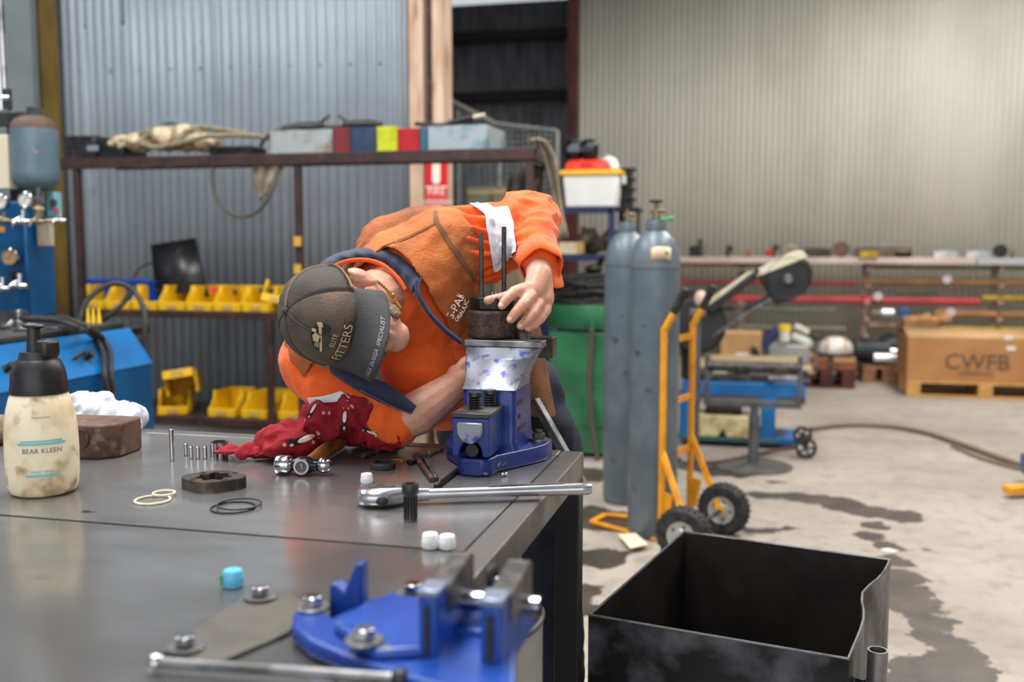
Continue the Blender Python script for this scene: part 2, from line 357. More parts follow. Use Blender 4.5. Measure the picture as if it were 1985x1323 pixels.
B(BX1 - .049, BX1, BY0, BY1, BZ - .058, BZ).build('side_rail', railm, bench, world=True, bevel=.005, seg=3)
B(BX0, BX0 + .049, BY0, BY1, BZ - .058, BZ).build('side_rail', railm, bench, world=True, bevel=.005, seg=3)
B(BX0 + .05, BX1 - .05, BY1 - .047, BY1, BZ - .058, BZ + .001).build('end_rail', railm, bench, world=True, bevel=.005, seg=3)
B(BX0 + .05, BX1 - .05, BY0, BY0 + .049, BZ - .058, BZ).build('end_rail', railm, bench, world=True, bevel=.005, seg=3)
legm = mat('bench_leg_black', C(17, 17, 18), 0.5, 0.2, C(26, 25, 25), 9)
for x in (BX0 + .03, BX1 - .055):
    for y in (BY0 + .03, BY1 - .055): B(x, x + .054, y, y + .054, 0, BZ - .058).build('leg', legm, bench, world=True, bevel=.003)
p0, p1 = PD(1036, 775, 2.32), PD(1136, 950, 2.235)
MB().bar(p0, p1, .019, .019).build('brace_bar', steel, bench, world=True, bevel=.003)

# ================================================================== the vice with the pump
VX = -0.543
vice = thing('bench_vice', 'blue cast iron bench vice clamping the pump at the corner of the workbench', 'vice', (VX, 2.03, BZ))
base = [(-.585, 1.862), (-.57, 1.848), (-.527, 1.848), (-.512, 1.862), (-.508, 1.895), (-.452, 1.99), (-.437, 2.03), (-.437, 2.085), (-.452, 2.105), (-.64, 2.105), (-.66, 2.085), (-.66, 2.03), (-.648, 1.99), (-.592, 1.91)]
MB().prism(base, BZ + .001, BZ + .036).build('base', viceblue, vice, world=True, bevel=.005, seg=3)
def sq(z, xa, xb, ya, yb, c=.008):
    return [Vector(p) for p in ((xa + c, ya, z), (xb - c, ya, z), (xb, ya + c, z), (xb, yb - c, z), (xb - c, yb, z), (xa + c, yb, z), (xa, yb - c, z), (xa, ya + c, z))]
mb = MB(); rings = []
for z, xa, xb, ya, yb in ((.994, -.605, -.478, 1.94, 2.115), (1.012, -.601, -.486, 1.948, 2.105), (1.06, -.6, -.487, 1.95, 2.1), (1.112, -.6, -.487, 1.95, 2.1), (1.122, -.598, -.489, 1.953, 2.1)): rings.append(sq(z, xa, xb, ya, yb))
mb.loft(rings); mb.build('body', viceblue, vice, world=True, bevel=.003)
worn = mat('vice_blue_worn_bare', C(128, 131, 140), 0.36, 0.65, C(56, 72, 132), 60, 0.53, 0.68, detail=10, bump=0.04, bsc=120)
mb = MB(); rings = []
for i in range(11):
    s = i / 10; z = 1.119 + .082 * s ** 1.15; ya = 1.949 + .08 * s ** .85
    rings.append(sq(z, -.601 - .017 * s ** 1.6, -.486 + .036 * s ** 1.9, ya, 2.072, .004))
mb.loft(rings); mb.build('jaw_neck', worn, vice, world=True, smooth=50)
B(-.619, -.448, 2.026, 2.072, 1.199, 1.213).build('jaw_plate', steel, vice, world=True, bevel=.002)
B(-.6, -.5, 2.1, 2.15, 1.0, 1.168).build('rear_body', viceblue, vice, world=True, bevel=.008, seg=3)
B(-.62, -.445, 2.118, 2.165, 1.168, 1.213).build('jaw_plate', darksteel, vice, world=True, bevel=.002)
# square beam towards the camera with an arch cut below
arch = [(-.588, 1.002), (-.588, 1.078), (-.512, 1.078), (-.512, 1.002), (-.526, 1.002)] + [(-.55 + .024 * math.cos(a), 1.004 + .03 * math.sin(a)) for a in [R(10 + 16 * k) for k in range(11)]] + [(-.574, 1.002)]
MB().prism(arch, 1.842, 1.96, 'y').build('beam', viceblue, vice, world=True, bevel=.0025)
B(-.589, -.511, 1.841, 1.955, 1.078, 1.088).build('beam_top', darksteel, vice, world=True, bevel=.002)
half = [(-.577, 1.07)] + [(-.55 + .027 * math.cos(a), 1.056 - .028 * math.sin(a)) for a in [R(180 - 15 * k) for k in range(13)]] + [(-.523, 1.07)]
MB().prism(half, 1.834, 1.845, 'y').build('boss', worn, vice, world=True, bevel=.003)
MB().cyl((-.55, 1.852, 1.012), (-.55, 1.96, 1.012), .013).build('screw', blackmetal, vice, world=True)
for x, y in ((-.556, 1.895), (-.535, 1.935)):
    mb = MB(); mb.lathe([(.0, 0), (.0125, 0)] + [q for k in range(5) for q in ((.0105, .003 + k * .005), (.0138, .0055 + k * .005))] + [(.0138, .031), (.012, .034), (0, .034)], 20, (x, y, 1.088)); mb.build('ribbed_stud', black, vice, world=True)
for x, y in ((-.462, 2.06), (-.642, 2.06)):
    mb = MB().ring((x, y, BZ + .036), (0, 0, 1), .0185, .009, .005); wsh = mb.build('washer', steel, vice, world=True)
    mb = MB().cyl((x, y, BZ + .041), (x, y, BZ + .053), .0145, n=6); mb.cyl((x, y, BZ + .053), (x, y, BZ + .06), .008, n=14); mb.build('anchor_bolt', darksteel, vice, world=True, bevel=.001)
# cast marks on the side of the body
for k, (z, n_) in enumerate(((1.085, 3), (1.055, 2), (1.03, 5))):
    for j in range(n_): B(-.4875, -.4858, 1.972 + j * .016, 1.982 + j * .016, z, z + .011).build('cast_mark', blackmetal, vice, world=True, bevel=.001)

WP = PY(957, 655, 2.092); WX = WP.x; WZ = 1.2135
pump = thing('pump_body', 'brown cast pump body with two tall studs held on the vice jaws', 'pump', (WX, 2.092, WZ))
castm = mat('cast_iron_brown', C(82, 66, 60), 0.55, 0.45, C(58, 46, 42), 60, bump=0.5, bsc=160)
oct_ = lambda r, rx=1: [(r * rx * math.cos(R(22.5 + 45 * k)), r * math.sin(R(22.5 + 45 * k))) for k in range(8)]
MB().prism(oct_(.059), .0, .062).build('casting', castm, pump, bevel=.008, seg=3)
MB().prism(oct_(.055), .062, .09).build('cover_plate', blackmetal, pump, bevel=.004)
MB().box(-.02, .02, -.025, .025, -.05, 0).build('clamp_stub', castm, pump)
S1 = PY(933, 452, 2.07); S2 = PY(977, 440, 2.12)
for s, yy in ((S1, 2.07), (S2, 2.12)):
    x = s.x - WX; y = yy - 2.092
    mb = MB().cyl((x, y, .085), (x, y, s.z - WZ), .0053, n=14); st = mb.build('stud', darksteel, pump)
    mb = MB()
    for k in range(14): mb.torus((x, y, s.z - WZ - .004 - k * .0022), .0053, .0005, n=14, m=4)
    mb.build('thread', darksteel, st)
for k in range(7):
    a = R(360 / 7 * k); MB().cyl((.012 + .014 * math.cos(a), .014 * math.sin(a), .09), (.012 + .014 * math.cos(a), .014 * math.sin(a), .099), .0042, n=10).build('pin', steel, pump)
MB().cyl((.012, 0, .09), (.012, 0, .096), .008, n=12).build('shaft_end', steel, pump)
MB().cyl((.058, -.01, .025), (.085, -.02, .022), .011, n=6).build('port_plug', darksteel, pump)
brass = mat('brass', C(196, 160, 60), 0.3, 0.9, C(150, 120, 50), 20)
MB().cyl((.07, .0, .06), (.082, -.006, .064), .009, n=12).build('port_cap', mat('cap_yellow', C(220, 180, 30), .4), pump)
MB().box(.062, .08, -.018, .02, -.004, .045).build('port_flange', darksteel, pump, bevel=.002)

# ================================================================== loose parts on the bench
Z0 = BZ
def at(x, y, dz=0.0): p = PZ(x, y, Z0); return Vector((p.x, p.y, Z0 + dz))
# spray bottle
fr = at(86, 968); fwd = Vector((FW.x, FW.y, 0)).normalized(); bc = fr + ray(86, 968).normalized().cross(Vector((0, 0, 1))).cross(Vector((0, 0, -1))).normalized() * 0
bc = fr + (Vector((fr.x, fr.y, 0)).normalized()) * .06
bot = thing('spray_bottle', 'dirty cream plastic bottle with black pump head standing on the workbench', 'bottle', (bc.x, bc.y, Z0))
botm = mat('bottle_grimy', C(236, 222, 192), 0.42, 0.0, C(206, 178, 134), 16, 0.46, 0.7, c3=C(140, 106, 70), sc3=30, lo3=0.54, hi3=0.76)
prof = [(0, 0), (.048, 0), (.056, .004), (.0605, .014), (.0625, .035), (.0635, .08), (.0625, .12), (.058, .155), (.052, .178), (.048, .186), (0, .186)]
MB().lathe(prof, 40).build('bottle_body', botm, bot, smooth=60)
MB().lathe([(0, .186), (.05, .186), (.0505, .189), (.0465, .225), (.04, .243), (.036, .248), (0, .248)], 36).build('collar', black, bot, smooth=50)
mb = MB().cyl((0, 0, .247), (0, 0, .262), .034, .03, 24); mb.build('pump_housing', black, bot)
mb = MB().box(.008, .036, -.02, .02, .25, .285); mb.build('pump_tank', black, bot, bevel=.008, seg=3)
mb = MB().cyl((-.006, 0, .262), (-.006, 0, .306), .014, .011, 16); mb.build('plunger', black, bot)
mb = MB().ell((-.006, 0, .308), (.024, .012, .006)); mb.build('thumb_pad', black, bot)
cv = (Vector((0, 0, 0)) - Vector((bc.x, bc.y, 0))).normalized(); ca = math.atan2(cv.y, cv.x)
def on_bottle(z0, r=.0641):
    def f(x, y): a = ca + x / r; return Vector((bc.x + r * math.cos(a), bc.y + r * math.sin(a), Z0 + z0 + y))
    return f
teal = mat('print_teal', C(110, 186, 190), .5); ink = mat('print_grey', C(96, 92, 92), .6)
for z0, hw, th in ((.101, .042, .0022), (.106, .036, .0014), (.043, .03, .002)):
    mb = MB(); n = 16; vs = [on_bottle(z0)(hw * (2 * i / n - 1), s * th) for i in range(n + 1) for s in (-1, 1)]
    mb.add(vs, [(2 * i, 2 * i + 2, 2 * i + 3, 2 * i + 1) for i in range(n)]); mb.build('label_stripe', teal, bot, world=True)
text_on('label_text', 'BEAR KLEEN', .0125, ink, bot, on_bottle(.088)); text_on('label_text', 'HAND SPRAY', .007, teal, bot, on_bottle(.05)); text_on('label_text', 'PUSH DOWN', .005, ink, bot, on_bottle(.148, .0605))

# brown block, white rag, brown sack
blockm = mat('rusty_block', C(104, 76, 62), 0.6, 0.25, C(70, 50, 42), 14, c3=C(140, 112, 96), sc3=20, bump=0.3, bsc=60)
pb = PZ(178, 888, Z0); kb = thing('rusty_block', 'rusty brown steel block behind the spray bottle', 'block', (pb.x, pb.y + .04, Z0), R(8))
mb = MB(); mb.prism([(-.1, -.05), (.02, -.06), (.055, -.03), (.06, .06), (-.1, .07)], 0, .075); mb.build('block_body', blockm, kb, bevel=.006)
mb = MB(); mb.cyl((-.02, -.055, .045), (-.02, -.063, .045), .022, n=20); mb.build('bore_rim', rust, kb)

def remesh(mb, name, m, parent, voxel, it=6, fac=.5, disp=None, world=True, smooth=180, cut=None, solid=0.0, extra=()):
    """union of the shapes in mb as one continuous skin"""
    me0 = mb.mesh('tmp'); o = bpy.data.objects.new('tmp', me0); COL.objects.link(o)
    d = o.modifiers.new('r', 'REMESH'); d.mode = 'VOXEL'; d.voxel_size = voxel; d.adaptivity = 0
    if it: d = o.modifiers.new('s', 'SMOOTH'); d.factor = fac; d.iterations = it
    dg = bpy.context.evaluated_depsgraph_get(); me = bpy.data.meshes.new_from_object(o.evaluated_get(dg)); me.name = name
    bpy.data.objects.remove(o); bpy.data.meshes.remove(me0)
    if disp:
        nrm = [v.normal.copy() for v in me.vertices]
        for v, n in zip(me.vertices, nrm): v.co = v.co + disp(v.co.copy(), n)
    if cut:
        bm = bmesh.new(); bm.from_mesh(me); dead = [f for f in bm.faces if cut(f.calc_center_median())]; bmesh.ops.delete(bm, geom=dead, context='FACES')
        for k in range(4): bmesh.ops.smooth_vert(bm, verts=[v for v in bm.verts if v.is_boundary], factor=.5, use_axis_x=True, use_axis_y=True, use_axis_z=True)
        bm.to_mesh(me); bm.free()
    if world and parent is not None: me.transform(TM[parent.name].inverted())
    me.materials.clear(); me.materials.append(m); me.shade_smooth()
    for x in extra: me.materials.append(x)
    ob = bpy.data.objects.new(name, me); COL.objects.link(ob)
    if parent is not None: ob.parent = parent; TM[ob.name] = TM[parent.name].copy()
    else: TM[ob.name] = Matrix()
    if solid: d = ob.modifiers.new('thickness', 'SOLIDIFY'); d.thickness = solid; d.offset = 1
    return ob
def folds(amp, sc, ridge=True, aniso=None, seed=0.0):
    def f(p, n):
        q = Vector((p.x * sc, p.y * sc, p.z * sc)) + Vector((seed, seed * 2, -seed))
        if aniso: q = Vector((q.dot(aniso[0]), q.dot(aniso[1]), q.dot(aniso[2])))
        a = noise.noise(q) + .45 * noise.noise(q * 2.1)
        if ridge: a = .55 - 1.6 * abs(a)
        return n * amp * a
    return f
ragw = mat('rag_white', C(214, 218, 228), 0.9, 0, C(180, 186, 200), 18, bump=.3, bsc=80)
mb = MB(); q = PZ(200, 838, Z0)
for px, dy, r, h in ((150, .03, .05, .045), (175, .035, .05, .045), (205, .03, .05, .034), (232, .03, .042, .03), (250, .02, .022, .016)):
    p = PZ(px, 836, Z0); mb.ell((p.x, p.y + dy, Z0 + h * .9), (r, r * 1.1, h))
o = remesh(mb, 'white_rag', ragw, None, .005, 3, .5, folds(.02, 22), world=False); tag(o, 'crumpled white rag behind the rusty block at the back edge of the workbench', 'rag')
for v in o.data.vertices: v.co.z = max(v.co.z, Z0 + .002)
mb = MB(); 
for px, r, h in ((-60, .06, .05), (-10, .05, .034)):
    p = PZ(px, 860, Z0); mb.ell((p.x, p.y, Z0 + h * .8), (r, r, h))
o = remesh(mb, 'brown_rag', mat('rag_brown', C(118, 98, 80), .95, 0, C(84, 68, 56), 12, bump=.3), None, .006, 3, .5, folds(.015, 18), world=False); tag(o, 'brown sacking rag at the picture edge beside the spray bottle', 'rag')
for v in o.data.vertices: v.co.z = max(v.co.z, Z0 + .002)

# pins, standing rod, gear ring
p = at(334, 894); rodH = (894 - 830) / FPX * 2.07
solo(MB().lathe([(0, 0), (.0042, 0), (.005, .001), (.005, rodH - .001), (.0042, rodH), (0, rodH)], 16), 'steel_rod', chrome, 'tall bright steel rod standing on end on the workbench', 'rod', p)
for i, (px, py) in enumerate(((361, 884), (371, 890), (384, 890), (398, 890), (415, 882))):
    p = at(px, py); h = .027
    solo(MB().lathe([(0, 0), (.0035, 0), (.0045, .001), (.0045, h - .001), (.0035, h), (0, h)], 14), 'roller_pin', chrome, ['short bright roller pin, first of the row beside the steel rod', 'short bright roller pin, second from the steel rod', 'short bright roller pin, third from the steel rod', 'short bright roller pin, fourth from the steel rod', 'short bright roller pin against the small gear ring'][i], 'pin', p, 'short roller pins in a row')
p = at(426, 884); g = thing('gear_ring', 'small bright toothed steel ring behind the tail of the red cloth', 'gear', p)
gp = [((.021 if k % 4 in (0, 1) else .0175) * math.cos(2 * math.pi * k / 32), (.021 if k % 4 in (0, 1) else .0175) * math.sin(2 * math.pi * k / 32)) for k in range(32)]
mb = MB(); n = 32; inner = [(.0135 * math.cos(2 * math.pi * k / 32), .0135 * math.sin(2 * math.pi * k / 32)) for k in range(32)]
vs = [Vector((x, y, z)) for z in (0, .03) for ring_ in (gp, inner) for x, y in ring_]
fs = []
for i in range(n):
    j = (i + 1) % n; fs += [(i, j, 64 + j, 64 + i), (32 + j, 32 + i, 96 + i, 96 + j), (64 + i, 64 + j, 96 + j, 96 + i), (j, i, 32 + i, 32 + j)]
mb.add(vs, fs); mb.build('toothed_ring', chrome, g, smooth=20)
MB().ring((0, 0, .029), (0, 0, 1), .016, .0135, .003).build('inner_lip', darksteel, g)
# cam ring (lobed spacer)
p = PZ(415, 945, Z0); ck = thing('cam_ring', 'flat brown steel cam ring with a lobed hole lying on the workbench', 'machine part', (p.x, p.y, Z0), R(12))
n = 48; out = []; inn = []
for k in range(n):
    a = 2 * math.pi * k / n; r = .057 * (1 - .09 * abs(math.sin(2 * a)) ** 2) * (1.06 if abs(math.cos(a)) > .9 else 1); out.append((r * math.cos(a), r * .88 * math.sin(a))); r2 = .0305 + .005 * math.cos(7 * a); inn.append((r2 * math.cos(a), r2 * .95 * math.sin(a)))
mb = MB(); h = .021; vs = [Vector((x, y, z)) for z in (0, h) for ring_ in (out, inn) for x, y in ring_]; fs = []
for i in range(n):
    j = (i + 1) % n; fs += [(i, j, 2 * n + j, 2 * n + i), (n + j, n + i, 3 * n + i, 3 * n + j), (2 * n + i, 2 * n + j, 3 * n + j, 3 * n + i), (j, i, n + i, n + j)]
mb.add(vs, fs); mb.build('ring_body', mat('cam_ring_steel', C(96, 86, 78), .38, .7, C(70, 58, 50), 30, rvar=.2), ck, smooth=25)
for a in (45, 135, 225, 315):
    x, y = .043 * math.cos(R(a)), .040 * math.sin(R(a)); MB().cyl((x, y, h - .001), (x, y, h + .0006), .0055, n=14).build('bolt_hole', blackmetal, ck)
# o-rings
cr = mat('oring_cream', C(226, 216, 190), .5, 0, C(206, 192, 160), 30)
for i, (px, py, rr, dz, lab) in enumerate(((296, 972, .030, .0022, 'cream sealing ring lying lowest beside the cam ring'), (318, 962, .019, .0055, 'small cream sealing ring overlapping the larger cream ring'))):
    p = PZ(px, py, Z0); mb = MB(); mb.torus((0, 0, dz), rr, .0022, n=36); solo(mb, 'sealing_ring', cr, lab, 'sealing ring', (p.x, p.y, Z0), 'cream sealing rings')
for i, (px, py, rr, dz, lab) in enumerate(((452, 986, .0375, .0018, 'thin black sealing ring in front of the cam ring, lower one'), (464, 983, .0375, .0048, 'thin black sealing ring laid over its twin in front of the cam ring'))):
    p = PZ(px, py, Z0); mb = MB(); mb.torus((0, 0, dz), rr, .0016, n=40); solo(mb, 'sealing_ring', rubber, lab, 'sealing ring', (p.x, p.y, Z0), 'black sealing rings')
p = PZ(742, 908, Z0); sl = thing('shaft_seal', 'round black shaft seal lying between the hammer and the vice', 'seal', (p.x, p.y, Z0))
MB().ring((0, 0, 0), (0, 0, 1), .026, .018, .012, 36).build('seal_body', rubber, sl, bevel=.002); MB().torus((0, 0, .012), .0185, .0014, n=36).build('lip', black, sl)
p = PZ(768, 897, Z0); mb = MB()
mb.tube([Vector((.02 * math.cos(2 * math.pi * k / 20) , .02 * math.sin(2 * math.pi * k / 20), .001 + .0009 * k / 20)) for k in range(44)], .0009, 6)
solo(mb, 'wire_ring', brass, 'thin golden wire ring behind the black shaft seal', 'ring', (p.x, p.y, Z0))
# caps
def cap(px, py, r, h, m, lab, grp, name='plastic_plug'):
    p = PZ(px, py, Z0); t = thing(name, lab, 'cap', (p.x, p.y, Z0), 0, grp)
    MB().lathe([(0, 0), (r * .96, 0), (r, h * .06), (r, h * .55), (r * .97, h * .6), (r * .97, h * .9), (r * .86, h), (0, h)], 24).build('cap_body', m, t, smooth=40)
    mb = MB()
    for k in range(18): a = 2 * math.pi * k / 18; mb.cyl((r * math.cos(a), r * math.sin(a), h * .08), (r * math.cos(a), r * math.sin(a), h * .5), r * .05, n=5)
    mb.build('grip_ribs', m, t); return t
whitet = mat('cap_white', C(238, 238, 236), .4, 0, C(222, 222, 220), 20)
cap(711, 936, .0115, .018, mat('cap_clear', C(226, 228, 230), .3, 0), 'small clear plastic cap standing between hammer and ratchet', None)
cap(834, 1062, .0125, .022, whitet, 'white plastic cap behind the ratchet socket, one of two touching, the one towards the bottle', 'white caps'); cap(867, 1063, .0125, .02, whitet, 'white plastic cap of the touching two, the one nearer the bench edge', 'white caps')
bt = cap(452, 1136, .0135, .022, mat('cap_light_blue', C(92, 178, 214), .35, 0), 'light blue plastic cap with a green mark standing alone on the bench', None)
MB().box(-.0138, -.008, -.0112, -.0092, .002, .017).build('green_mark', mat('print_green', C(60, 150, 80), .5), bt)
# socket on end
p = PZ(796, 1010, Z0); sk = thing('deep_socket', 'dark deep socket standing on end in front of the ratchet', 'socket', (p.x, p.y, Z0))
mb = MB().lathe([(0, 0), (.0108, 0), (.0112, .002), (.0105, .004), (.0105, .042), (.013, .046), (.0142, .05), (.0142, .06), (.0128, .063), (.008, .063), (.0075, .055), (0, .055)], 24); mb.build('socket_body', darksteel, sk, smooth=35)
mb = MB()
for k in range(12): a = 2 * math.pi * k / 12; mb.cyl((.0105 * math.cos(a), .0105 * math.sin(a), .004), (.0105 * math.cos(a), .0105 * math.sin(a), .043), .0012, n=5)
mb.build('flutes', blackmetal, sk)
# ratchet handle
ra = PZ(738, 980, Z0); rb = PZ(1146, 966, Z0); dirr = (rb - ra).normalized(); Lr = (rb - ra).length
rt = thing('ratchet_handle', 'long satin chrome ratchet lying across the bench and over its edge', 'ratchet', (ra.x, ra.y, Z0), math.atan2(dirr.y, dirr.x))
satin = mat('ratchet_satin_chrome', C(196, 197, 200), .24, .9, C(168, 169, 172), 6)
mb = MB(); rings = []
for x, hw, hh in ((-.041, .006, .008), (-.038, .018, .012), (-.03, .026, .0145), (-.015, .0315, .0165), (0, .033, .017), (.015, .031, .0165), (.03, .025, .0155), (.048, .0165, .0135), (.065, .0125, .0115), (.085, .0105, .0105)):
    rings.append([Vector((x, hw * math.cos(a), .0175 + hh * max(-1, min(1, 1.25 * math.sin(a))))) for a in [2 * math.pi * k / 20 for k in range(20)]])
mb.loft(rings); mb.build('head', satin, rt, smooth=50)
mb = MB(); rings = []
for x, r in ((.08, .0104), (.14, .0098), (.2, .01), (Lr - .02, .0118), (Lr - .006, .0118), (Lr, .0085)):
    rings.append([Vector((x, r * math.cos(a), .0175 + r * math.sin(a) * .95)) for a in [2 * math.pi * k / 16 for k in range(16)]])
mb.loft(rings); mb.build('shank', satin, rt, smooth=50)
mb = MB(); mb.bar((.19, 0, .0285), (Lr - .05, 0, .0295), .005, .002); mb.build('grip_line', steel, rt)
mb = MB(); mb.ell((.002, -.0285, .016), (.0125, .006, .0085)); mb.build('drive_recess', black, rt)
mb = MB(); mb.prism([(-.02, -.012), (.004, -.017), (.026, -.006), (.026, .006), (.004, .017), (-.02, .012)], .031, .0362); mb.build('selector', darksteel, rt, bevel=.0015)
# round bar, bolts
def stick(name, a, b, r, m, lab, cat, grp=None, head=None):
    pa, pb_ = PZ(*a, Z0), PZ(*b, Z0); d = pb_ - pa; L_ = d.length; t = thing(name, lab, cat, (pa.x, pa.y, Z0), math.atan2(d.y, d.x), grp); zc = r if not head else r * 1.0
    MB().cyl((0, 0, zc), (L_, 0, zc), r, n=16).build('shank', m, t, bevel=.0012)
    if head:
        MB().cyl((-r * 1.3, 0, r * 1.55), (0, 0, r * 1.55), r * 1.55, n=6 if head == 'hex' else 16).build('head', steel if head == 'hex' else m, t, bevel=.001)
        mb = MB()
        for k in range(8): mb.torus((L_ - .003 - k * .0028, 0, zc), r, .0006, (1, 0, 0), 14, 4)
        mb.build('thread', m, t)
    return t
stick('round_bar', (703, 890), (780, 863), .0062, rust, 'short rusty round bar lying behind the shaft seal', 'bar')
rb_ = stick('bolt', (808, 893), (838, 936), .0056, rust, 'rusty bolt nearest the shaft seal, lying askew beside the vice', 'bolt', 'loose bolts by the vice', 'cap')
stick('bolt', (823, 891), (846, 934), .0045, darksteel, 'thin dark bolt lying against the rusty bolt beside the vice', 'bolt', 'loose bolts by the vice', 'cap')
stick('bolt', (893, 912), (845, 950), .0052, blackmetal, 'black oily bolt reaching from under the vice towards the ratchet', 'bolt', 'loose bolts by the vice', 'cap')
stick('bolt', (832, 886), (858, 872), .004, steel, 'bright headed bolt tucked under the base of the vice', 'bolt', 'loose bolts by the vice', 'hex')
stick('bolt', (795, 902), (822, 893), .004, blackmetal, 'short black bolt beside the golden wire ring', 'bolt', 'loose bolts by the vice', 'cap')
for i, (px, py) in enumerate(((974, 925), (981, 924))):
    p = PZ(px, py, Z0); mb = MB(); mb.ell((0, 0, .0042), (.0042, .0042, .0042), n=14, m=8); solo(mb, 'ball_bearing', chrome, ['tiny bright steel ball in front of the vice, nearer the bolts', 'tiny bright steel ball in front of the vice, nearer the bench edge'][i], 'ball', (p.x, p.y, Z0), 'steel balls')
p = PZ(168, 993, Z0); mb = MB()
for k, (dx, dy, s) in enumerate(((0, 0, .004), (.006, .001, .003), (-.006, -.001, .003), (.012, .003, .0025))): mb.ell((dx, dy, s * .4), (s, s * .7, s * .4), n=8, m=5)
o = solo(mb, 'metal_shavings', rust, 'few brown crumbs of swarf in front of the spray bottle', 'swarf', (p.x, p.y, Z0)); o['kind'] = 'stuff'

# hammer
hc = PZ(584, 924, Z0); hdir = (PZ(640, 926, Z0) - PZ(530, 924, Z0)).normalized(); ang = math.atan2(hdir.y, hdir.x)
hm = thing('ball_peen_hammer', 'ball-peen hammer with wooden handle half under the red cloth', 'hammer', (hc.x, hc.y + .012, Z0), ang)
HZ = .0205
mb = MB().lathe([(0, -.056), (.0165, -.056), (.0188, -.053), (.0188, -.03), (.0165, -.026), (.0125, -.022), (0, -.022)], 24, (0, 0, HZ), (1, 0, 0)); mb.build('striking_face', chrome, hm, smooth=40)
mb = MB().lathe([(0, -.024), (.0125, -.024), (.012, -.018), (.0165, -.01), (.0175, 0), (.0165, .012), (.0115, .02), (.0115, .028), (0, .028)], 20, (0, 0, HZ), (1, 0, 0)); mb.build('head', mat('hammer_blued', C(44, 50, 60), .28, .8), hm, smooth=50)
mb = MB().ell((.041, 0, HZ), (.0165, .0165, .0165), n=20, m=12); mb.build('ball_peen', chrome, hm)
mb = MB().ring((0, -.0165, HZ), (0, -1, 0), .0155, .0115, .003, 24); mb.build('eye_rim', chrome, hm)
mb = MB().ring((0, -.014, HZ), (0, -1, 0), .0115, .0001, .003, 20); ey = mb.build('eye_wood', mat('hammer_end_grain', C(96, 84, 80), .6), hm)
MB().boxc((.001, -.0172, HZ), (.004, .0015, .013), Matrix.Rotation(R(-20), 4, 'Y')).build('wedge', steel, ey)
he = PZ(688, 855, Z0); hv = Matrix.Rotation(-ang, 3, 'Z') @ (he - Vector((hc.x, hc.y + .012, Z0))); hv.z = 0; hl = hv.length; hn = hv.normalized(); sd = hn.cross(Vector((0, 0, 1)))
mb = MB(); rings = []
for s, a, b in ((.012, .0085, .012), (.05, .0095, .0125), (.1, .0125, .0165), (.16, .0135, .0175), (.22, .0135, .0175), (.27, .013, .0165)):
    rings.append([hn * s + sd * a * math.cos(t) + Vector((0, 0, HZ + b * math.sin(t))) for t in [2 * math.pi * k / 16 for k in range(16)]])
mb.loft(rings); mb.build('handle', mat('hickory_oiled', C(160, 98, 46), .5, 0, C(112, 64, 28), 9, stretch=(6, 1, 6)), hm, smooth=60)

# ================================================================== second vice at the near corner
v2c = PZ(780, 1230, Z0)
v2 = thing('pipe_vice', 'blue pipe vice with ridged jaws and V fin at the near corner of the workbench', 'vice', (v2c.x, v2c.y, Z0))
blue2 = mat('vice_bright_blue_paint', C(16, 56, 136), .36, 0, C(22, 68, 152), 8, c3=C(96, 104, 116), sc3=24, lo3=.68, hi3=.73)
v2b = [(v.x, v.y) for v in [PZ(a, b, Z0 + .022) for a, b in ((567, 1190), (600, 1165), (645, 1195), (712, 1163), (776, 1140), (842, 1140), (960, 1165), (1000, 1240), (1000, 1330), (860, 1335), (727, 1290), (662, 1268), (600, 1242), (567, 1216))]]
MB().prism(v2b, Z0 + .001, Z0 + .022).build('base', blue2, v2, world=True, bevel=.006, seg=3)
up_ = [(v.x, v.y) for v in [PZ(a, b, Z0 + .034) for a, b in ((645, 1208), (712, 1160), (775, 1150), (826, 1160), (826, 1256), (727, 1262))]]
MB().prism(up_, Z0 + .02, Z0 + .034).build('upper_plate', blue2, v2, world=True, bevel=.006, seg=3)
fy = 1.085; fin = [(v.x, v.z) for v in [PY(a, b, fy) for a, b in ((637, 1228), (637, 1139), (645, 1131), (666, 1148), (688, 1096), (697, 1092), (701, 1102), (702, 1180), (680, 1230))]]
MB().prism(fin, fy, fy + .022, 'y').build('notched_fin', blue2, v2, world=True, bevel=.003)
for i, (xa, xb) in enumerate(((812, 850), (931, 974))):
    X0, X1 = PY(xa, 1150, .97).x, PY(xb, 1150, .97).x; zt = PY(830, 1152, .97).z - .004 * i
    MB().prism([(.965, Z0 + .002), (.965, zt), (1.03, zt), (1.09, zt - .012), (1.13, Z0 + .03), (1.13, Z0 + .002)], X0, X1, 'x').build('jaw_casting', blue2, v2, world=True, bevel=.005, seg=3)
    MB().box(X0 + .008, X1 - .008, .9625, .968, Z0 + .018, zt - .012).build('slot', black, v2, world=True)
    MB().box(X0 - .001, X1 + .001, .964, 1.0, zt - .002, zt + .006).build('jaw_cap', mat('vice_cap_pale', C(140, 150, 172), .35, .6), v2, world=True, bevel=.002)
    prof = [(1.0, zt - .03)]; n = 8
    for k in range(n):
        prof += [(1.0 + .08 * k / n, zt - .002 + .010 * k / n), (1.0 + .08 * (k + .5) / n, zt + .004 + .010 * k / n)]
    prof += [(1.08, zt + .012), (1.09, zt + .008), (1.09, zt - .03)]
    MB().prism(prof, X0 + .002, X1 + .004, 'x').build('ridged_jaw', mat('jaw_worn_steel', C(104, 99, 96), .5, .6, C(74, 70, 68), 40), v2, world=True, bevel=.0012)
xa, xb = PY(812, 1150, .97).x, PY(974, 1150, .97).x
MB().cyl((xa, 1.06, Z0 + .052), (xb + .02, 1.06, Z0 + .052), .012).build('screw', chrome, v2, world=True)
MB().box(xa + .02, xb - .02, 1.03, 1.12, Z0 + .002, Z0 + .03).build('slide', blue2, v2, world=True, bevel=.004)
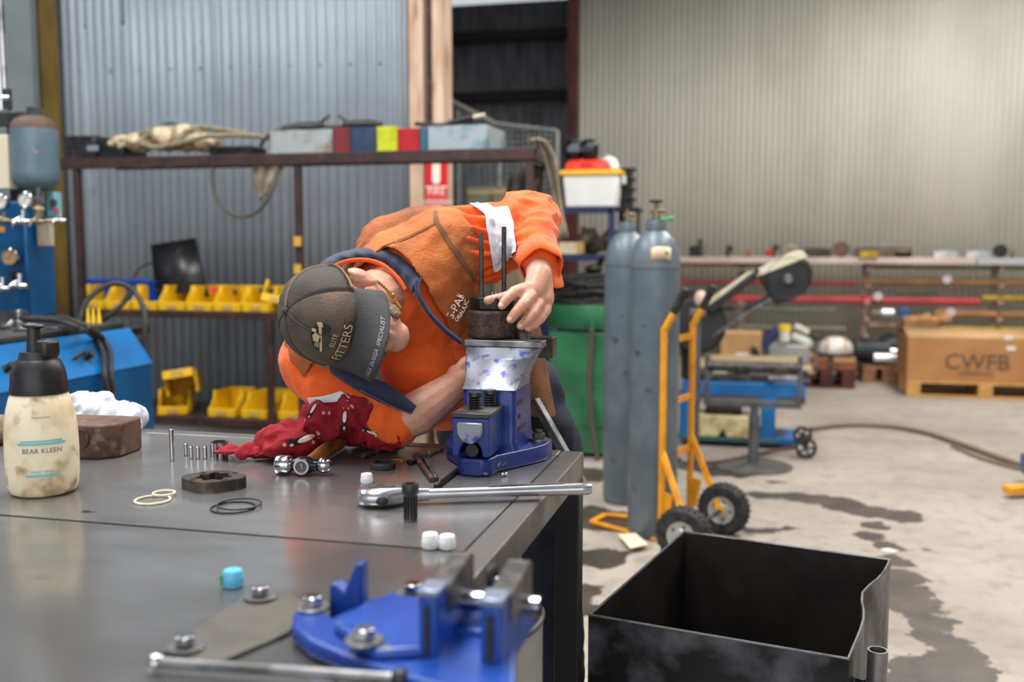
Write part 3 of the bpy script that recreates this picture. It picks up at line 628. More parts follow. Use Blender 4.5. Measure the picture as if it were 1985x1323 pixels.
pq = PD(955, 1118, 1.2); MB().cyl((pq.x, pq.y, Z0 + .05), (pq.x, pq.y, pq.z), .008).build('jaw_bolt', chrome, v2, world=True, bevel=.002)
MB().torus((pq.x, pq.y, pq.z), .012, .005, (1, 0, 0), 18, 8).build('bolt_eye', darksteel, v2, world=True)
def bolt(px, py, z, par=None, lab=None):
    p = PZ(px, py, z)
    if par is None: par = thing('anchor_bolt', lab, 'bolt', (p.x, p.y, z - .0005), 0, 'bench anchor bolts'); 
    MB().ring((p.x, p.y, z), (0, 0, 1), .021, .008, .004).build('washer', steel, par, world=True, bevel=.001)
    MB().cyl((p.x, p.y, z + .004), (p.x, p.y, z + .016), .0125, n=6).build('bolt_head' if par is v2 else 'hex_head', chrome, par, world=True, bevel=.0015)
bolt(606, 1180, Z0 + .022, v2); bolt(706, 1245, Z0 + .034, v2); bolt(800, 1155, Z0 + .022, v2)
shm = mat('plate_reflection_tone', C(116, 111, 103), .34, .6, C(98, 93, 86), 14, rvar=.2)
sp = [(v.x, v.y) for v in [PZ(a, b, Z0 + .004) for a, b in ((470, 1158), (560, 1150), (600, 1172), (560, 1225), (420, 1285), (312, 1262))]]
solo(MB().prism(sp, Z0, Z0 + .004), 'reflection_plate', shm, 'thin added plate toned like the ribbed reflection on the bench beside the pipe vice', 'plate', (sp[0][0], sp[0][1], Z0), world=True, bevel=.001)  # added plate; its tone stands for the ribbed reflection in the bench top
bolt(505, 1160, Z0 + .0045, None, 'hex bolt with washer on the thin plate, nearer the light blue cap'); bolt(360, 1258, Z0 + .0045, None, 'hex bolt with washer on the thin plate, nearer the steel handle')
a_, b_ = PZ(302, 1284, Z0 + .012), PZ(776, 1316, Z0 + .016)
hb = thing('handle_bar', 'loose round steel vice handle lying along the near bench edge', 'bar', (a_.x, a_.y, Z0))
MB().cyl(a_, b_, .0058).build('rod', steel, hb, world=True); MB().ell(b_, (.0105, .0105, .0105)).build('end_knob', darksteel, hb, world=True); MB().ell(a_, (.0095, .0095, .0095)).build('end_knob', chrome, hb, world=True)

# ================================================================== bins beside the bench
er = PD(1057, 1190, 1.6); dr = thing('waste_drum', 'grey round waste drum standing under the bench edge by the near vice', 'drum', (er.x - .165, er.y - .04, 0))
mb = MB().lathe([(.0, .0), (.16, .0), (.165, .01), (.165, .28), (.169, .285), (.165, .29), (.165, .54), (.169, .545), (.165, .55), (.166, er.z), (.160, er.z), (.158, .03), (0, .03)], 40); mb.build('shell', mat('drum_grey', C(150, 148, 144), .5, .3, C(128, 126, 122), 5), dr, smooth=40)
MB().torus((0, 0, er.z), .165, .005, n=40).build('rim', darksteel, dr); MB().cyl((0, 0, .03), (0, 0, .5), .156, n=32).build('dark_contents', black, dr)

RIM = .55; cn = [PZ(1325, 1031, RIM), PZ(1727, 1086, RIM), PZ(1646, 1280, RIM), PZ(1140, 1194, RIM)]
binm = mat('bin_black_steel', C(58, 58, 62), .34, .75, C(34, 33, 34), 5, .4, .62, c3=C(116, 118, 132), sc3=7, lo3=.5, hi3=.7, rvar=.2)
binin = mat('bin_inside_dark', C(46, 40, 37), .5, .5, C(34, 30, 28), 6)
cc = sum(cn, Vector()) / 4; sb = thing('scrap_bin', 'open black steel scrap bin standing on the floor beside the workbench', 'bin', (cc.x, cc.y, 0))
th = .005
def wall(a, b, name, dip=None):
    a, b = Vector((a.x, a.y, 0)), Vector((b.x, b.y, 0)); d = (b - a).normalized(); nn = Vector((d.y, -d.x, 0))
    if (Vector((cc.x, cc.y, 0)) - a).dot(nn) < 0: nn = -nn
    n = 12; mb = MB(); rings = []
    for i in range(n + 1):
        s = i / n; p = a.lerp(b, s); zt = RIM; off = 0
        if dip: off = dip * math.exp(-((s - .42) / .16) ** 2)
        q = p + nn * off; rings.append([Vector((p.x, p.y, .0)), Vector((p.x + nn.x * th, p.y + nn.y * th, .0)), Vector((q.x + nn.x * th, q.y + nn.y * th, zt)), Vector((q.x, q.y, zt))])
    mb.loft(rings); o = mb.build(name, binm, sb, world=True, smooth=25, bevel=.0012)
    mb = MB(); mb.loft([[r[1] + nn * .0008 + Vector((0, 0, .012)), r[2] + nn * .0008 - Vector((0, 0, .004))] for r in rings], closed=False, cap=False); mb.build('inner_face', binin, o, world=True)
    mb = MB(); mb.tube([r[3].lerp(r[2], .5) + Vector((0, 0, .0005)) for r in rings], .0032, 6); mb.build('rim_edge', steel, o, world=True)
    return o
wall(cn[0], cn[1], 'back_panel'); wall(cn[1], cn[2], 'side_panel', .03); wall(cn[2], cn[3], 'front_panel'); wall(cn[3], cn[0], 'side_panel')
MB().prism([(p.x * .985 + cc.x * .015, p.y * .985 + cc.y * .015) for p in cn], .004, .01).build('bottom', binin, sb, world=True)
tp = PZ(1690, 1268, .535); d = (cn[2] - cn[1]).normalized(); MB().ring((tp.x + .012, tp.y, .12), (0, 0, 1), .0215, .0175, .425, 24).build('corner_tube', steel, sb, world=True)
mb = MB(); mb.bar((tp.x - .012, tp.y, .45), (tp.x - .03, tp.y + .01, .45), .01, .05); mb.build('tube_bracket', binm, sb, world=True)
# ================================================================== person
skin = mat('skin', C(206, 152, 128), .5, 0, C(190, 132, 110), 22, c3=C(150, 108, 88), sc3=46, lo3=.62, hi3=.8, bump=.12, bsc=160)
orange = mat('shirt_orange', C(240, 98, 18), .8, 0, C(224, 84, 12), 10, bump=.25, bsc=190, sheen=.15)
vestm = mat('vest_grimy_orange', C(196, 108, 52), .85, 0, C(166, 86, 38), 6, .4, .65, c3=C(82, 60, 44), sc3=7, lo3=.46, hi3=.78, bump=.35, bsc=150)
def cone(mb, a, ra, b, rb, n=14):
    """tapered capsule"""
    a, b = Vector(a), Vector(b); d = b - a; L_ = d.length; x, y, z = frame(d); prof = []
    for k in range(5): t = R(-90 + 22.5 * k); prof.append((ra * math.cos(t), ra * math.sin(t)))
    prof.append((ra, 0)); prof.append((rb, L_))
    for k in range(1, 5): t = R(22.5 * k); prof.append((rb * math.cos(t), L_ + rb * math.sin(t)))
    return mb.lathe(prof, n, a, d)
def chain(mb, pts):
    for (a, ra), (b, rb) in zip(pts, pts[1:]): cone(mb, a, ra, b, rb)
def egg(mb, c, ax, rad, n=20, m=14):
    M = Matrix((ax[0], ax[1], ax[2])).transposed(); return mb.ell(c, rad, M, n, m)
KV = -FW
def cdir(r, u, k): return (RT * r + UP * u + KV * k).normalized()
# joints, placed by what is seen of them
J = dict(pel=PD(985, 800, 2.56), waist=PD(925, 715, 2.47), chest=PD(795, 590, 2.31), neck=PD(735, 578, 2.18), nk2=PD(700, 592, 2.1),
         shL=PD(872, 482, 2.27), elL=PD(1030, 428, 2.36), wrL=PD(1046, 535, 2.13), shR=PD(612, 700, 2.22), elR=PD(772, 828, 2.18), wrR=PD(878, 752, 2.2))
S = (J['neck'] - J['pel']).normalized(); LX = (J['shL'] - J['shR']); LX = (LX - S * LX.dot(S)).normalized(); FR = LX.cross(S).normalized()
HU = cdir(-.77, .08, .63); HF = cdir(.53, -.48, .70); HF = (HF - HU * HF.dot(HU)).normalized(); HL = HU.cross(HF)
HC = PD(660, 616, 2.03)
def hd(f, l, u): return HC + HF * f + HL * l + HU * u
feet = Vector((J['pel'].x, J['pel'].y + .02, 0))
man = thing('person', 'worker in grimy orange vest and dark cap bent over the bench vice', 'person', feet)

h_ = PD
def hand(mb, wr, pts_list, palm):
    for a, ra, b, rb in palm: cone(mb, a, ra, b, rb)
    for f in pts_list: chain(mb, f)

body = MB()
# head with face
egg(body, hd(.0, 0, .01), (HF, HL, HU), (.094, .074, .105)); egg(body, hd(.03, 0, -.06), (HF, HL, HU), (.062, .056, .062)); egg(body, hd(.066, 0, -.102), (HF, HL, HU), (.028, .032, .024))
egg(body, hd(.045, .034, -.028), (HF, HL, HU), (.042, .03, .034)); egg(body, hd(.045, -.034, -.028), (HF, HL, HU), (.042, .03, .034))
cone(body, hd(.088, 0, .0), .009, hd(.112, 0, -.036), .0135); egg(body, hd(.1, .011, -.042), (HF, HL, HU), (.013, .009, .008)); egg(body, hd(.1, -.011, -.042), (HF, HL, HU), (.013, .009, .008))
for s in (1, -1):
    egg(body, hd(.082, .03 * s, .016), (HF, HL, HU), (.014, .022, .009))
    egg(body, hd(-.012, .084 * s, -.03), (HF, HL, HU), (.019, .012, .033)); egg(body, hd(-.02, .094 * s, -.018), (HF, HL, HU), (.02, .008, .024))
cone(body, hd(.09, .016, -.066), .0065, hd(.09, -.016, -.066), .0065); cone(body, hd(.087, .013, -.076), .007, hd(.087, -.013, -.076), .007)
# neck, trunk, pelvis, legs
chain(body, [(hd(-.022, 0, -.05), .056), (J['nk2'], .06), (J['neck'], .066), (J['chest'], .10)])
egg(body, J['chest'], (LX, FR, S), (.15, .105, .15)); egg(body, J['waist'], (LX, FR, S), (.135, .1, .14)); egg(body, J['pel'], (LX, FR, S), (.15, .11, .12))
chain(body, [(J['neck'], .05), (J['shL'], .062), (J['elL'], .043), (J['elL'].lerp(J['wrL'], .35), .042), (J['wrL'], .0285)])
chain(body, [(J['neck'], .05), (J['shR'], .055), (h_(660, 755, 2.2), .04), (h_(715, 802, 2.19), .038), (J['elR'], .037), (J['elR'].lerp(J['wrR'], .35), .05), (J['wrR'], .036)])
legs = []
for s in (-1, 1):
    hip = J['pel'] + Vector((.09 * s, 0, -.06)); kn = Vector((hip.x + .03 * s, hip.y + .01, .5)); an = Vector((hip.x + .04 * s, hip.y + .05, .085)); toe = an + Vector((.02 * s, -.16, -.05))
    legs.append((hip, kn, an, toe)); chain(body, [(hip, .085), (kn, .056), (an, .04)]); chain(body, [(an + Vector((0, .02, -.035)), .035), (toe, .03)])
# his left hand (seen at the top of the pump): back of hand, four fingers and thumb round the cover plate
T0 = 2.1
def h(x, y, t): return PD(x, y, t)
for a, ra, b, rb in ((h(1046, 535, 2.125), .029, h(1035, 565, 2.095), .024), (h(1050, 540, 2.13), .024, h(1056, 580, 2.115), .021),
                     (h(1030, 560, 2.1), .019, h(1012, 561, 2.075), .0125), (h(1038, 570, 2.1), .019, h(1029, 575, 2.075), .0125), (h(1050, 575, 2.11), .018, h(1043, 590, 2.085), .012), (h(1058, 580, 2.12), .017, h(1058, 600, 2.105), .0115)): cone(body, a, ra, b, rb)
F_L = [[(h(1014, 561, 2.078), 0.0140), (h(997, 566, 2.05), 0.0123), (h(983, 580, 2.035), 0.0110), (h(973, 593, 2.032), 0.0096)],
       [(h(1029, 575, 2.072), 0.0140), (h(1012, 592, 2.04), 0.0125), (h(1000, 606, 2.03), 0.0114), (h(990, 619, 2.03), 0.0101)],
       [(h(1044, 590, 2.083), 0.0134), (h(1032, 609, 2.055), 0.0118), (h(1021, 622, 2.045), 0.0108), (h(1010, 632, 2.045), 0.0096)],
       [(h(1059, 600, 2.103), 0.0123), (h(1048, 618, 2.08), 0.0106), (h(1035, 630, 2.07), 0.0096), (h(1024, 637, 2.068), 0.0087)],
       [(h(1022, 562, 2.115), 0.0151), (h(1000, 570, 2.13), 0.0140), (h(975, 578, 2.13), 0.0123), (h(946, 583, 2.125), 0.0106)]]
for f in F_L: chain(body, f)
# his right hand, closing on the lower side of the pump behind the vice
for a, ra, b, rb in ((J['wrR'], .034, h(893, 735, 2.2), .03), (h(885, 725, 2.2), .022, h(905, 720, 2.2), .02), (h(893, 745, 2.2), .022, h(910, 742, 2.2), .018)): cone(body, a, ra, b, rb)
for k in range(4):
    y0 = 712 + 12 * k; chain(body, [(h(903, y0, 2.2 + .006 * k), .0105), (h(925, y0 - 4, 2.215), .0098), (h(940, y0 + 3, 2.225), .009), (h(945, y0 + 12, 2.215), .0082)])
chain(body, [(h(890, 716, 2.19), .0125), (h(900, 702, 2.195), .0115), (h(914, 694, 2.2), .0095)])
remesh(body, 'body', skin, man, .0034, 4, .5)
# nails
nail = mat('nail', C(224, 178, 162), .3)
for f in F_L[:4]:
    tip, prev = f[-1][0], f[-2][0]; ax = (tip - prev).normalized(); toC = (Vector((0, 0, CAMZ)) - tip).normalized(); nn = (toC + UP * .35 - ax * .25); nn = (nn - ax * nn.dot(ax)).normalized()
    mb = MB(); mb.ell(tip + nn * (f[-1][1] * .78) + ax * .001, (.0062, .0048, .0022), Matrix((ax, nn.cross(ax), nn)).transposed(), 12, 8); mb.build('fingernail', nail, man, world=True)
# eyes, eyebrows
for s in (1, -1):
    mb = MB(); egg(mb, hd(.079, .03 * s, .004), (HF, HL, HU), (.011, .012, .009)); mb.build('eye', mat('eye_white', C(230, 226, 220), .2), man, world=True)
    mb = MB(); egg(mb, hd(.0885, .03 * s, .003), (HF, HL, HU), (.002, .005, .005)); mb.build('iris', mat('iris_grey', C(70, 80, 84), .2), man, world=True)
hair = mat('hair_brown', C(132, 106, 84), .8, 0, C(100, 78, 60), 60, bump=.6, bsc=200)
mb = MB(); egg(mb, hd(-.03, 0, .012), (HF, HL, HU), (.078, .0785, .075)); egg(mb, hd(.018, 0, .0), (HF, HL, HU), (.026, .0775, .03)); remesh(mb, 'hair', hair, man, .004, 2, .5, folds(.003, 120, False))
mb = MB(); egg(mb, hd(.062, 0, -.106), (HF, HL, HU), (.026, .031, .022)); egg(mb, hd(.093, 0, -.057), (HF, HL, HU), (.011, .024, .006)); egg(mb, hd(.04, .046, -.082), (HF, HL, HU), (.03, .012, .02)); egg(mb, hd(.04, -.046, -.082), (HF, HL, HU), (.03, .012, .02))
remesh(mb, 'beard', hair, man, .004, 2, .5, folds(.003, 130, False))

# ---- shirt: body and both sleeves in one skin
sh = MB()
egg(sh, J['chest'], (LX, FR, S), (.168, .125, .16)); egg(sh, J['waist'], (LX, FR, S), (.15, .115, .16)); egg(sh, J['pel'].lerp(J['waist'], .5), (LX, FR, S), (.12, .1, .12))
chain(sh, [(J['neck'].lerp(J['chest'], .35), .07), (J['shL'], .088), (h(945, 475, 2.3), .084), (h(1000, 450, 2.33), .076), (h(1030, 428, 2.345), .06)])
chain(sh, [(h(1018, 420, 2.34), .062), (h(1036, 440, 2.32), .058), (h(1036, 470, 2.25), .050), (h(1043, 502, 2.18), .043)])
cone(sh, h(1021, 398, 2.35), .048, h(1032, 420, 2.345), .052)
chain(sh, [(J['neck'].lerp(J['chest'], .35), .085), (J['shR'], .082), (h(650, 745, 2.2), .075), (h(700, 793, 2.2), .066), (h(738, 814, 2.19), .06), (h(760, 823, 2.185), .052)])
egg(sh, h(850, 730, 2.36), (LX, FR, S), (.12, .1, .16))
ax1 = (J['elL'] - J['shL']).normalized()
def shirt_disp(p, n):
    q = Vector(p); a = (q - J['shL']).dot(ax1); v = Vector((0, 0, 0)); c = q * 1.0
    wv = noise.noise(c * 9) * .008 + (.3 - abs(noise.noise(c * 17))) * .014
    # gathers running along the sleeve at the armhole, creases around the elbow
    if q.x > J['shL'].x - .06 and q.z > 1.2:
        f1 = math.exp(-((a - .05) / .07) ** 2); ang = math.atan2((q - J['shL']).dot(UP), (q - J['shL']).dot(KV)); wv += f1 * .008 * math.sin(ang * 15 + noise.noise(c * 14) * 3)
        f2 = math.exp(-((q - J['elL']).length / .11) ** 2); wv += f2 * .026 * (.45 - 1.6 * abs(noise.noise(Vector((q.dot(ax1) * 12, q.z * 30, q.dot(KV) * 14)))))
    return n * wv
def shirt_cut(p):
    if (p - J['neck']).dot(S) > .0 and (p - J['neck']).length < .085: return True
    return False
shirt = remesh(sh, 'shirt', orange, man, .0055, 5, .5, shirt_disp, cut=None)
# rolled cuff hanging open under the wrist
mb = MB(); rings = []
for (x, y, t, r) in ((1043, 492, 2.2, .046), (1046, 508, 2.17, .048), (1050, 520, 2.145, .047)):
    c = h(x, y, t); d = (J['wrL'] - J['elL']).normalized(); a1, a2, _ = frame(d); rings.append([c + (a1 * math.cos(k * math.pi / 12) + a2 * math.sin(k * math.pi / 12)) * r * (1 + .06 * math.sin(k * 1.3)) for k in range(24)])
mb.loft(rings, cap=False); mb.build('cuff', orange, man, world=True, smooth=80, solid=.003)
mb = MB(); pts = [((1068, 470, 2.17), (1083, 480, 2.2)), ((1066, 505, 2.15), (1087, 515, 2.19)), ((1070, 540, 2.13), (1093, 543, 2.18)), ((1072, 562, 2.13), (1098, 558, 2.18))]
mb.loft([[h(*a), h(*a).lerp(h(*b), .5) + KV * .012, h(*b)] for a, b in pts], closed=False, cap=False); mb.build('cuff_flap', orange, man, world=True, smooth=80, solid=.004, sub=1)
# white reflective bands round the sleeves
refl = mat('reflective_tape', C(226, 228, 234), .45, 0, C(205, 208, 216), 30, bump=.15, bsc=60)
bands = MB()
def tidy(mb):
    used = sorted({i for f in mb.f for i in f}); ix = {i: k for k, i in enumerate(used)}; m2 = MB(); m2.v = [mb.v[i] for i in used]; m2.f = [tuple(ix[i] for i in f) for f in mb.f]; return m2
def drape(name, m, outline, off, par=man, target=None, sub=3, lift=0.0):
    """a patch sewn on: follows the surface of the target cloth"""
    from mathutils.bvhtree import BVHTree
    tg = target if isinstance(target, (list, tuple)) else [target]; V_ = []; F_ = []
    for q in tg: k0 = len(V_); V_ += [TM[q.name] @ v.co for v in q.data.vertices]; F_ += [tuple(i + k0 for i in p.vertices) for p in q.data.polygons]
    bvh = BVHTree.FromPolygons(V_, F_)
    o0 = Vector((0, 0, CAMZ)); mb = MB(); bm = bmesh.new(); vs = [bm.verts.new((x, y, 0)) for x, y in outline]; bm.faces.new(vs); bmesh.ops.triangulate(bm, faces=bm.faces)
    for _ in range(sub): bmesh.ops.subdivide_edges(bm, edges=bm.edges, cuts=1, use_grid_fill=True)
    bm.verts.index_update(); last = None; P_ = []
    for v in bm.verts:
        d = ray(v.co.x, v.co.y).normalized(); hit = bvh.ray_cast(o0, d); P_.append((hit[0] + hit[1].lerp(-d, .5).normalized() * off) if hit[0] is not None else None)
    good = [p for p in P_ if p is not None]
    if not good: bm.free(); return None
    dist = sorted((p - o0).length for p in good)[len(good) // 2]
    P_ = [p if (p is not None and abs((p - o0).length - dist) < .12) else None for p in P_]
    mb.add([p if p is not None else Vector((0, 0, 0)) for p in P_], [tuple(v.index for v in f.verts) for f in bm.faces if all(P_[v.index] is not None for v in f.verts)]); bm.free(); mb = tidy(mb); ob = mb.build(name, m, par, world=True, smooth=80, solid=.0012); sm = ob.modifiers.new('relax', 'SMOOTH'); sm.factor = .5; sm.iterations = 5; ob.modifiers.move(len(ob.modifiers) - 1, 0); return ob
drape('reflective_band', refl, [(905, 398), (936, 388), (955, 405), (985, 402), (998, 440), (1006, 480), (1004, 492), (985, 505), (966, 527), (955, 530), (972, 503), (975, 490), (966, 455), (955, 425), (938, 418), (922, 405)], .012, target=shirt)
drape('reflective_band', refl, [(806, 786), (815, 766), (850, 746), (852, 756), (828, 780), (812, 790)], .004, target=shirt)
drape('reflective_band', refl, [(596, 770), (622, 768), (662, 757), (682, 772), (655, 779), (625, 781), (600, 785)], .006, target=shirt)

# ---- vest: padded shell over the shirt, open down the front
ve = MB()
egg(ve, J['chest'] + S * .01, (LX, FR, S), (.186, .148, .165)); egg(ve, J['waist'], (LX, FR, S), (.175, .14, .175)); egg(ve, J['pel'].lerp(J['waist'], .5), (LX, FR, S), (.14, .12, .13))
chain(ve, [(J['neck'].lerp(J['chest'], .3), .105), (J['shL'].lerp(J['neck'], .12) + KV * .005, .098)]); chain(ve, [(J['neck'].lerp(J['chest'], .3), .1), (J['shR'].lerp(J['neck'], .2), .09)])
chain(ve, [(h(760, 500, 2.36), .09), (h(845, 470, 2.36), .085)]); egg(ve, h(935, 690, 2.4), (LX, FR, S), (.13, .1, .17))
def vest_disp(p, n):
    c = Vector(p); return n * (noise.noise(c * 7) * .010 + (.3 - abs(noise.noise(c * 14))) * .012 - .004 * abs(noise.noise(c * 30)))
armc = J['shL'] + ax1 * .075
def vest_cut(p):
    r = p - J['neck']; l = r.dot(LX); f = r.dot(FR); s = r.dot(S)
    if f > .0 and abs(l + .015) < .055 + max(0, .05 + s * .25): return True       # open front
    if s > -.03 and r.length < .11 and f > -.05: return True                      # neck hole
    if (p - J['shL']).dot(ax1) > .045 and (p - J['chest']).dot(LX) > .1: return True   # armholes
    axr = (J['elR'] - J['shR']).normalized()
    if (p - J['shR']).dot(axr) > .03 and (p - J['chest']).dot(LX) < -.1: return True
    return False
vest = remesh(ve, 'vest', vestm, man, .006, 6, .5, vest_disp, cut=vest_cut, solid=.006)
# hem of the vest hanging behind the vice
hemm = mat('vest_canvas_brown', C(128, 80, 46), .9, 0, C(96, 60, 36), 14, bump=.4, bsc=140)
mb = MB(); rows = [((985, 560, 2.3), (1030, 600, 2.34), (1050, 625, 2.45)), ((990, 640, 2.3), (1040, 670, 2.33), (1060, 690, 2.45)), ((1000, 720, 2.31), (1045, 735, 2.33), (1068, 740, 2.45)), ((1010, 790, 2.33), (1055, 798, 2.35), (1080, 800, 2.46)), ((1012, 806, 2.33), (1058, 812, 2.35), (1083, 808, 2.46))]
mb.loft([[h(*a), h(*b), h(*c)] for a, b, c in rows], closed=False, cap=False); mb.build('vest_hem', hemm, man, world=True, smooth=80, solid=.006, sub=2)
# navy collar: tall band round the neck and the lining edges of the open front
def strip(name, m, outer, inner, bulge, par=None, n=6, wob=0.0):
    """padded cloth band between two edge curves"""
    A, B_ = crv([h(*q) for q in outer], n), crv([h(*q) for q in inner], n); rings = []
    for k, (a, b) in enumerate(zip(A, B_)):
        bl = bulge * (1 + wob * math.sin(k * 1.7)); row = [a.lerp(b, s) + KV * (bl * math.sin(math.pi * s)) for s in (0, .12, .3, .5, .7, .88, 1)]; rings.append(row + [a.lerp(b, s) - KV * .006 for s in (.8, .2)])
    mb = MB(); mb.loft(rings); return mb.build(name, m, par or man, world=True, smooth=70)
strip('collar', navy, ((600, 530, 2.2), (640, 497, 2.215), (690, 482, 2.22), (735, 481, 2.205), (775, 497, 2.18), (814, 535, 2.14), (812, 560, 2.125)), ((628, 536, 2.17), (660, 512, 2.18), (700, 502, 2.18), (738, 508, 2.17), (772, 532, 2.15), (796, 563, 2.12), (805, 580, 2.115)), .016, wob=.35)
mb = MB(); mb.tube(crv([h(808, 548, 2.115), h(812, 575, 2.105), h(832, 608, 2.1), h(862, 640, 2.11), h(893, 664, 2.13)], 6), .0075, 8, flat=.7); mb.build('front_edge', navy, man, world=True)
zipm = mat('zip_blue_teeth', C(74, 84, 120), .4, .3)
def teeth(pts, name):
    pts = crv([h(*q) for q in pts], 14); mb = MB()
    for k in range(0, len(pts) - 1, 1): mb.boxc(pts[k], (.0035, .0035, .0016))
    mb.build(name, zipm, man, world=True, smooth=0)
teeth([(818, 535, 2.12), (812, 556, 2.1), (818, 578, 2.095), (836, 604, 2.09), (864, 634, 2.1), (893, 657, 2.12)], 'zip_teeth')
strip('collar_flap', navy, ((640, 700, 2.12), (700, 728, 2.09), (752, 744, 2.085), (808, 788, 2.1)), ((640, 724, 2.12), (690, 756, 2.09), (740, 782, 2.085), (796, 804, 2.1)), .012)
teeth([(700, 757, 2.07), (735, 775, 2.072), (768, 791, 2.08), (800, 802, 2.095)], 'zip_teeth')
# shirt collar ring, necklace
mb = MB(); pts = crv([h(*q) for q in ((640, 522, 2.17), (665, 509, 2.175), (702, 504, 2.17), (740, 513, 2.155), (770, 538, 2.14), (786, 562, 2.135))], 6)
mb.tube(pts, .0052, 10, flat=.9); mb.build('shirt_collar', orange, man, world=True)
gold = mat('gold_chain', C(196, 158, 66), .25, 1.0)
mb = MB(); pts = crv([h(*q) for q in ((676, 524, 2.11), (705, 530, 2.085), (735, 549, 2.075), (760, 574, 2.07), (778, 598, 2.068))], 12); mb.tube(pts, .0024, 6)
for k in range(0, len(pts), 2): mb.torus(pts[k], .0028, .0011, (pts[min(k + 1, len(pts) - 1)] - pts[k - 1 if k else 0]), 8, 4)
mb.build('necklace', gold, man, world=True)
mb = MB(); mb.ell(h(762, 572, 2.06), (.004, .004, .004)); mb.build('pendant', gold, man, world=True)
# button, seams
seam = mat('seam_brown', C(120, 62, 26), .9)
drape('yoke_seam', seam, [(742, 480), (790, 461), (846, 433), (848, 437), (792, 466), (743, 485)], .008, target=[vest, shirt])
drape('armhole_binding', mat('binding_grimy', C(120, 80, 50), .9, 0, C(90, 62, 44), 20), [(838, 402), (846, 402), (852, 432), (880, 476), (905, 512), (925, 545), (917, 548), (894, 515), (868, 478), (841, 434)], .009, target=[vest, shirt])
for x, y in ((838, 720), (815, 700), (870, 690)):
    mb = MB(); c = h(x, y, 2.06); mb.ell(c, (.005, .005, .005)); 
# chest badge on the vest: white letters over a green band
drape('badge_band', mat('badge_green', C(36, 78, 58), .8), [(880, 618), (890, 602), (899, 588), (906, 574), (910, 590), (903, 604), (893, 617), (885, 626)], .003, target=vest, sub=2)
badge = mat('badge_white', C(226, 216, 206), .7); badr = mat('badge_red', C(170, 44, 36), .7)
def badge_text(body_, size, m, path, dep, off):
    P_ = [h(x, y, dep) for x, y in path]; tot = sum((b - a).length for a, b in zip(P_, P_[1:]))
    def f(x, y):
        s = max(0.0, min(.9999, x / tot + .5)); k = s * (len(P_) - 1); i = int(k); a, b = P_[i], P_[i + 1]; d = (b - a).normalized(); nn = KV.cross(d).normalized(); return a.lerp(b, k - i) + nn * y + KV * off
    return text_on('badge_text', body_, size, m, man, f)
badge_dep = []
for x, y in ((880, 600), (895, 590), (900, 585)):
    from mathutils.bvhtree import BVHTree
    Mx = TM[vest.name]; bvh = BVHTree.FromPolygons([Mx @ v.co for v in vest.data.vertices], [tuple(p.vertices) for p in vest.data.polygons]); hit = bvh.ray_cast(Vector((0, 0, CAMZ)), ray(x, y).normalized())
    if hit[0] is not None: badge_dep.append((hit[0] - Vector((0, 0, CAMZ))).dot(FW))
bd = (min(badge_dep) if badge_dep else 2.12) - .016
badge_text('G-PAK', .028, badr, [(872, 616), (880, 602), (888, 588), (895, 572)], bd + .001, 0); badge_text('G-PAK', .025, badge, [(872, 616), (880, 602), (888, 588), (895, 572)], bd, .002)
badge_text('DRAULIC', .013, badge, [(884, 622), (893, 611), (900, 598), (906, 582)], bd - .002, .003)
# trousers and boots
tr = mat('trousers_navy', C(34, 38, 54), .9, 0, C(26, 28, 40), 12, bump=.3); bootm = mat('boot_leather', C(70, 50, 36), .7, 0, C(50, 36, 28), 12)
mb = MB(); egg(mb, J['pel'], (LX, FR, S), (.165, .125, .12))
for hip, kn, an, toe in legs: chain(mb, [(J['pel'], .1), (hip, .1), (kn, .075), (an, .062)])
remesh(mb, 'trousers', tr, man, .01, 6, .5, folds(.012, 12, False))
for hip, kn, an, toe in legs:
    mb = MB(); chain(mb, [(an + Vector((0, 0, .03)), .055), (an + Vector((0, .01, -.03)), .05)]); chain(mb, [(an + Vector((0, .02, -.04)), .044), (toe + Vector((0, 0, .005)), .042)])
    ob = remesh(mb, 'boot', bootm, man, .006, 4, .5)
    for v in ob.data.vertices: v.co.z = max(v.co.z, 0.0)

# ---- cap
capm = mat('cap_waxed_brown', C(84, 70, 58), .75, 0, C(122, 92, 68), 9, .45, .66, c3=C(52, 46, 42), sc3=12, lo3=.5, hi3=.72, bump=.25, bsc=220)
capd = mat('cap_charcoal', C(70, 64, 58), .85, 0, C(58, 52, 48), 14, bump=.3, bsc=220); brimm = mat('cap_brim_charcoal', C(44, 44, 47), .8, 0, C(54, 53, 55), 20, bump=.25, bsc=260)
tan = mat('cap_tape_tan', C(128, 112, 92), .8)
CF, CL, CU, C0 = .112, .097, .098, .022       # dome radii and the height of its rim
def dome(az, el, off=0.0):
    """az from the front round to his left, el from the rim to the crown"""
    e = math.cos(el) ** .8; return hd((CF + off) * math.cos(az) * e - .004, (CL + off) * math.sin(az) * e, C0 + (CU + off) * math.sin(el) ** 1.0)
NA = 6; names = []
for k in range(NA):
    mb = MB(); a0 = 2 * math.pi * k / NA; m_, n_ = 10, 10; vs = []
    for j in range(m_ + 1):
        for i in range(n_ + 1):
            az = a0 + 2 * math.pi / NA * i / n_; el = math.pi / 2 * (j / m_) ** .9 * .995; puff = .0022 * math.sin(math.pi * i / n_) * math.cos(el); vs.append(dome(az, el, puff))
    for j in range(m_):
        for i in range(n_): mb.f.append((j * (n_ + 1) + i, j * (n_ + 1) + i + 1, (j + 1) * (n_ + 1) + i + 1, (j + 1) * (n_ + 1) + i))
    mb.v = vs
    if k == 0: cap_ = bpy.data.objects.new('cap', None); COL.objects.link(cap_); cap_.parent = man; TM[cap_.name] = TM[man.name].copy()
    mb.build('crown_panel', capm if k in (0, 5) else capd, cap_, world=True, smooth=80, solid=.002)
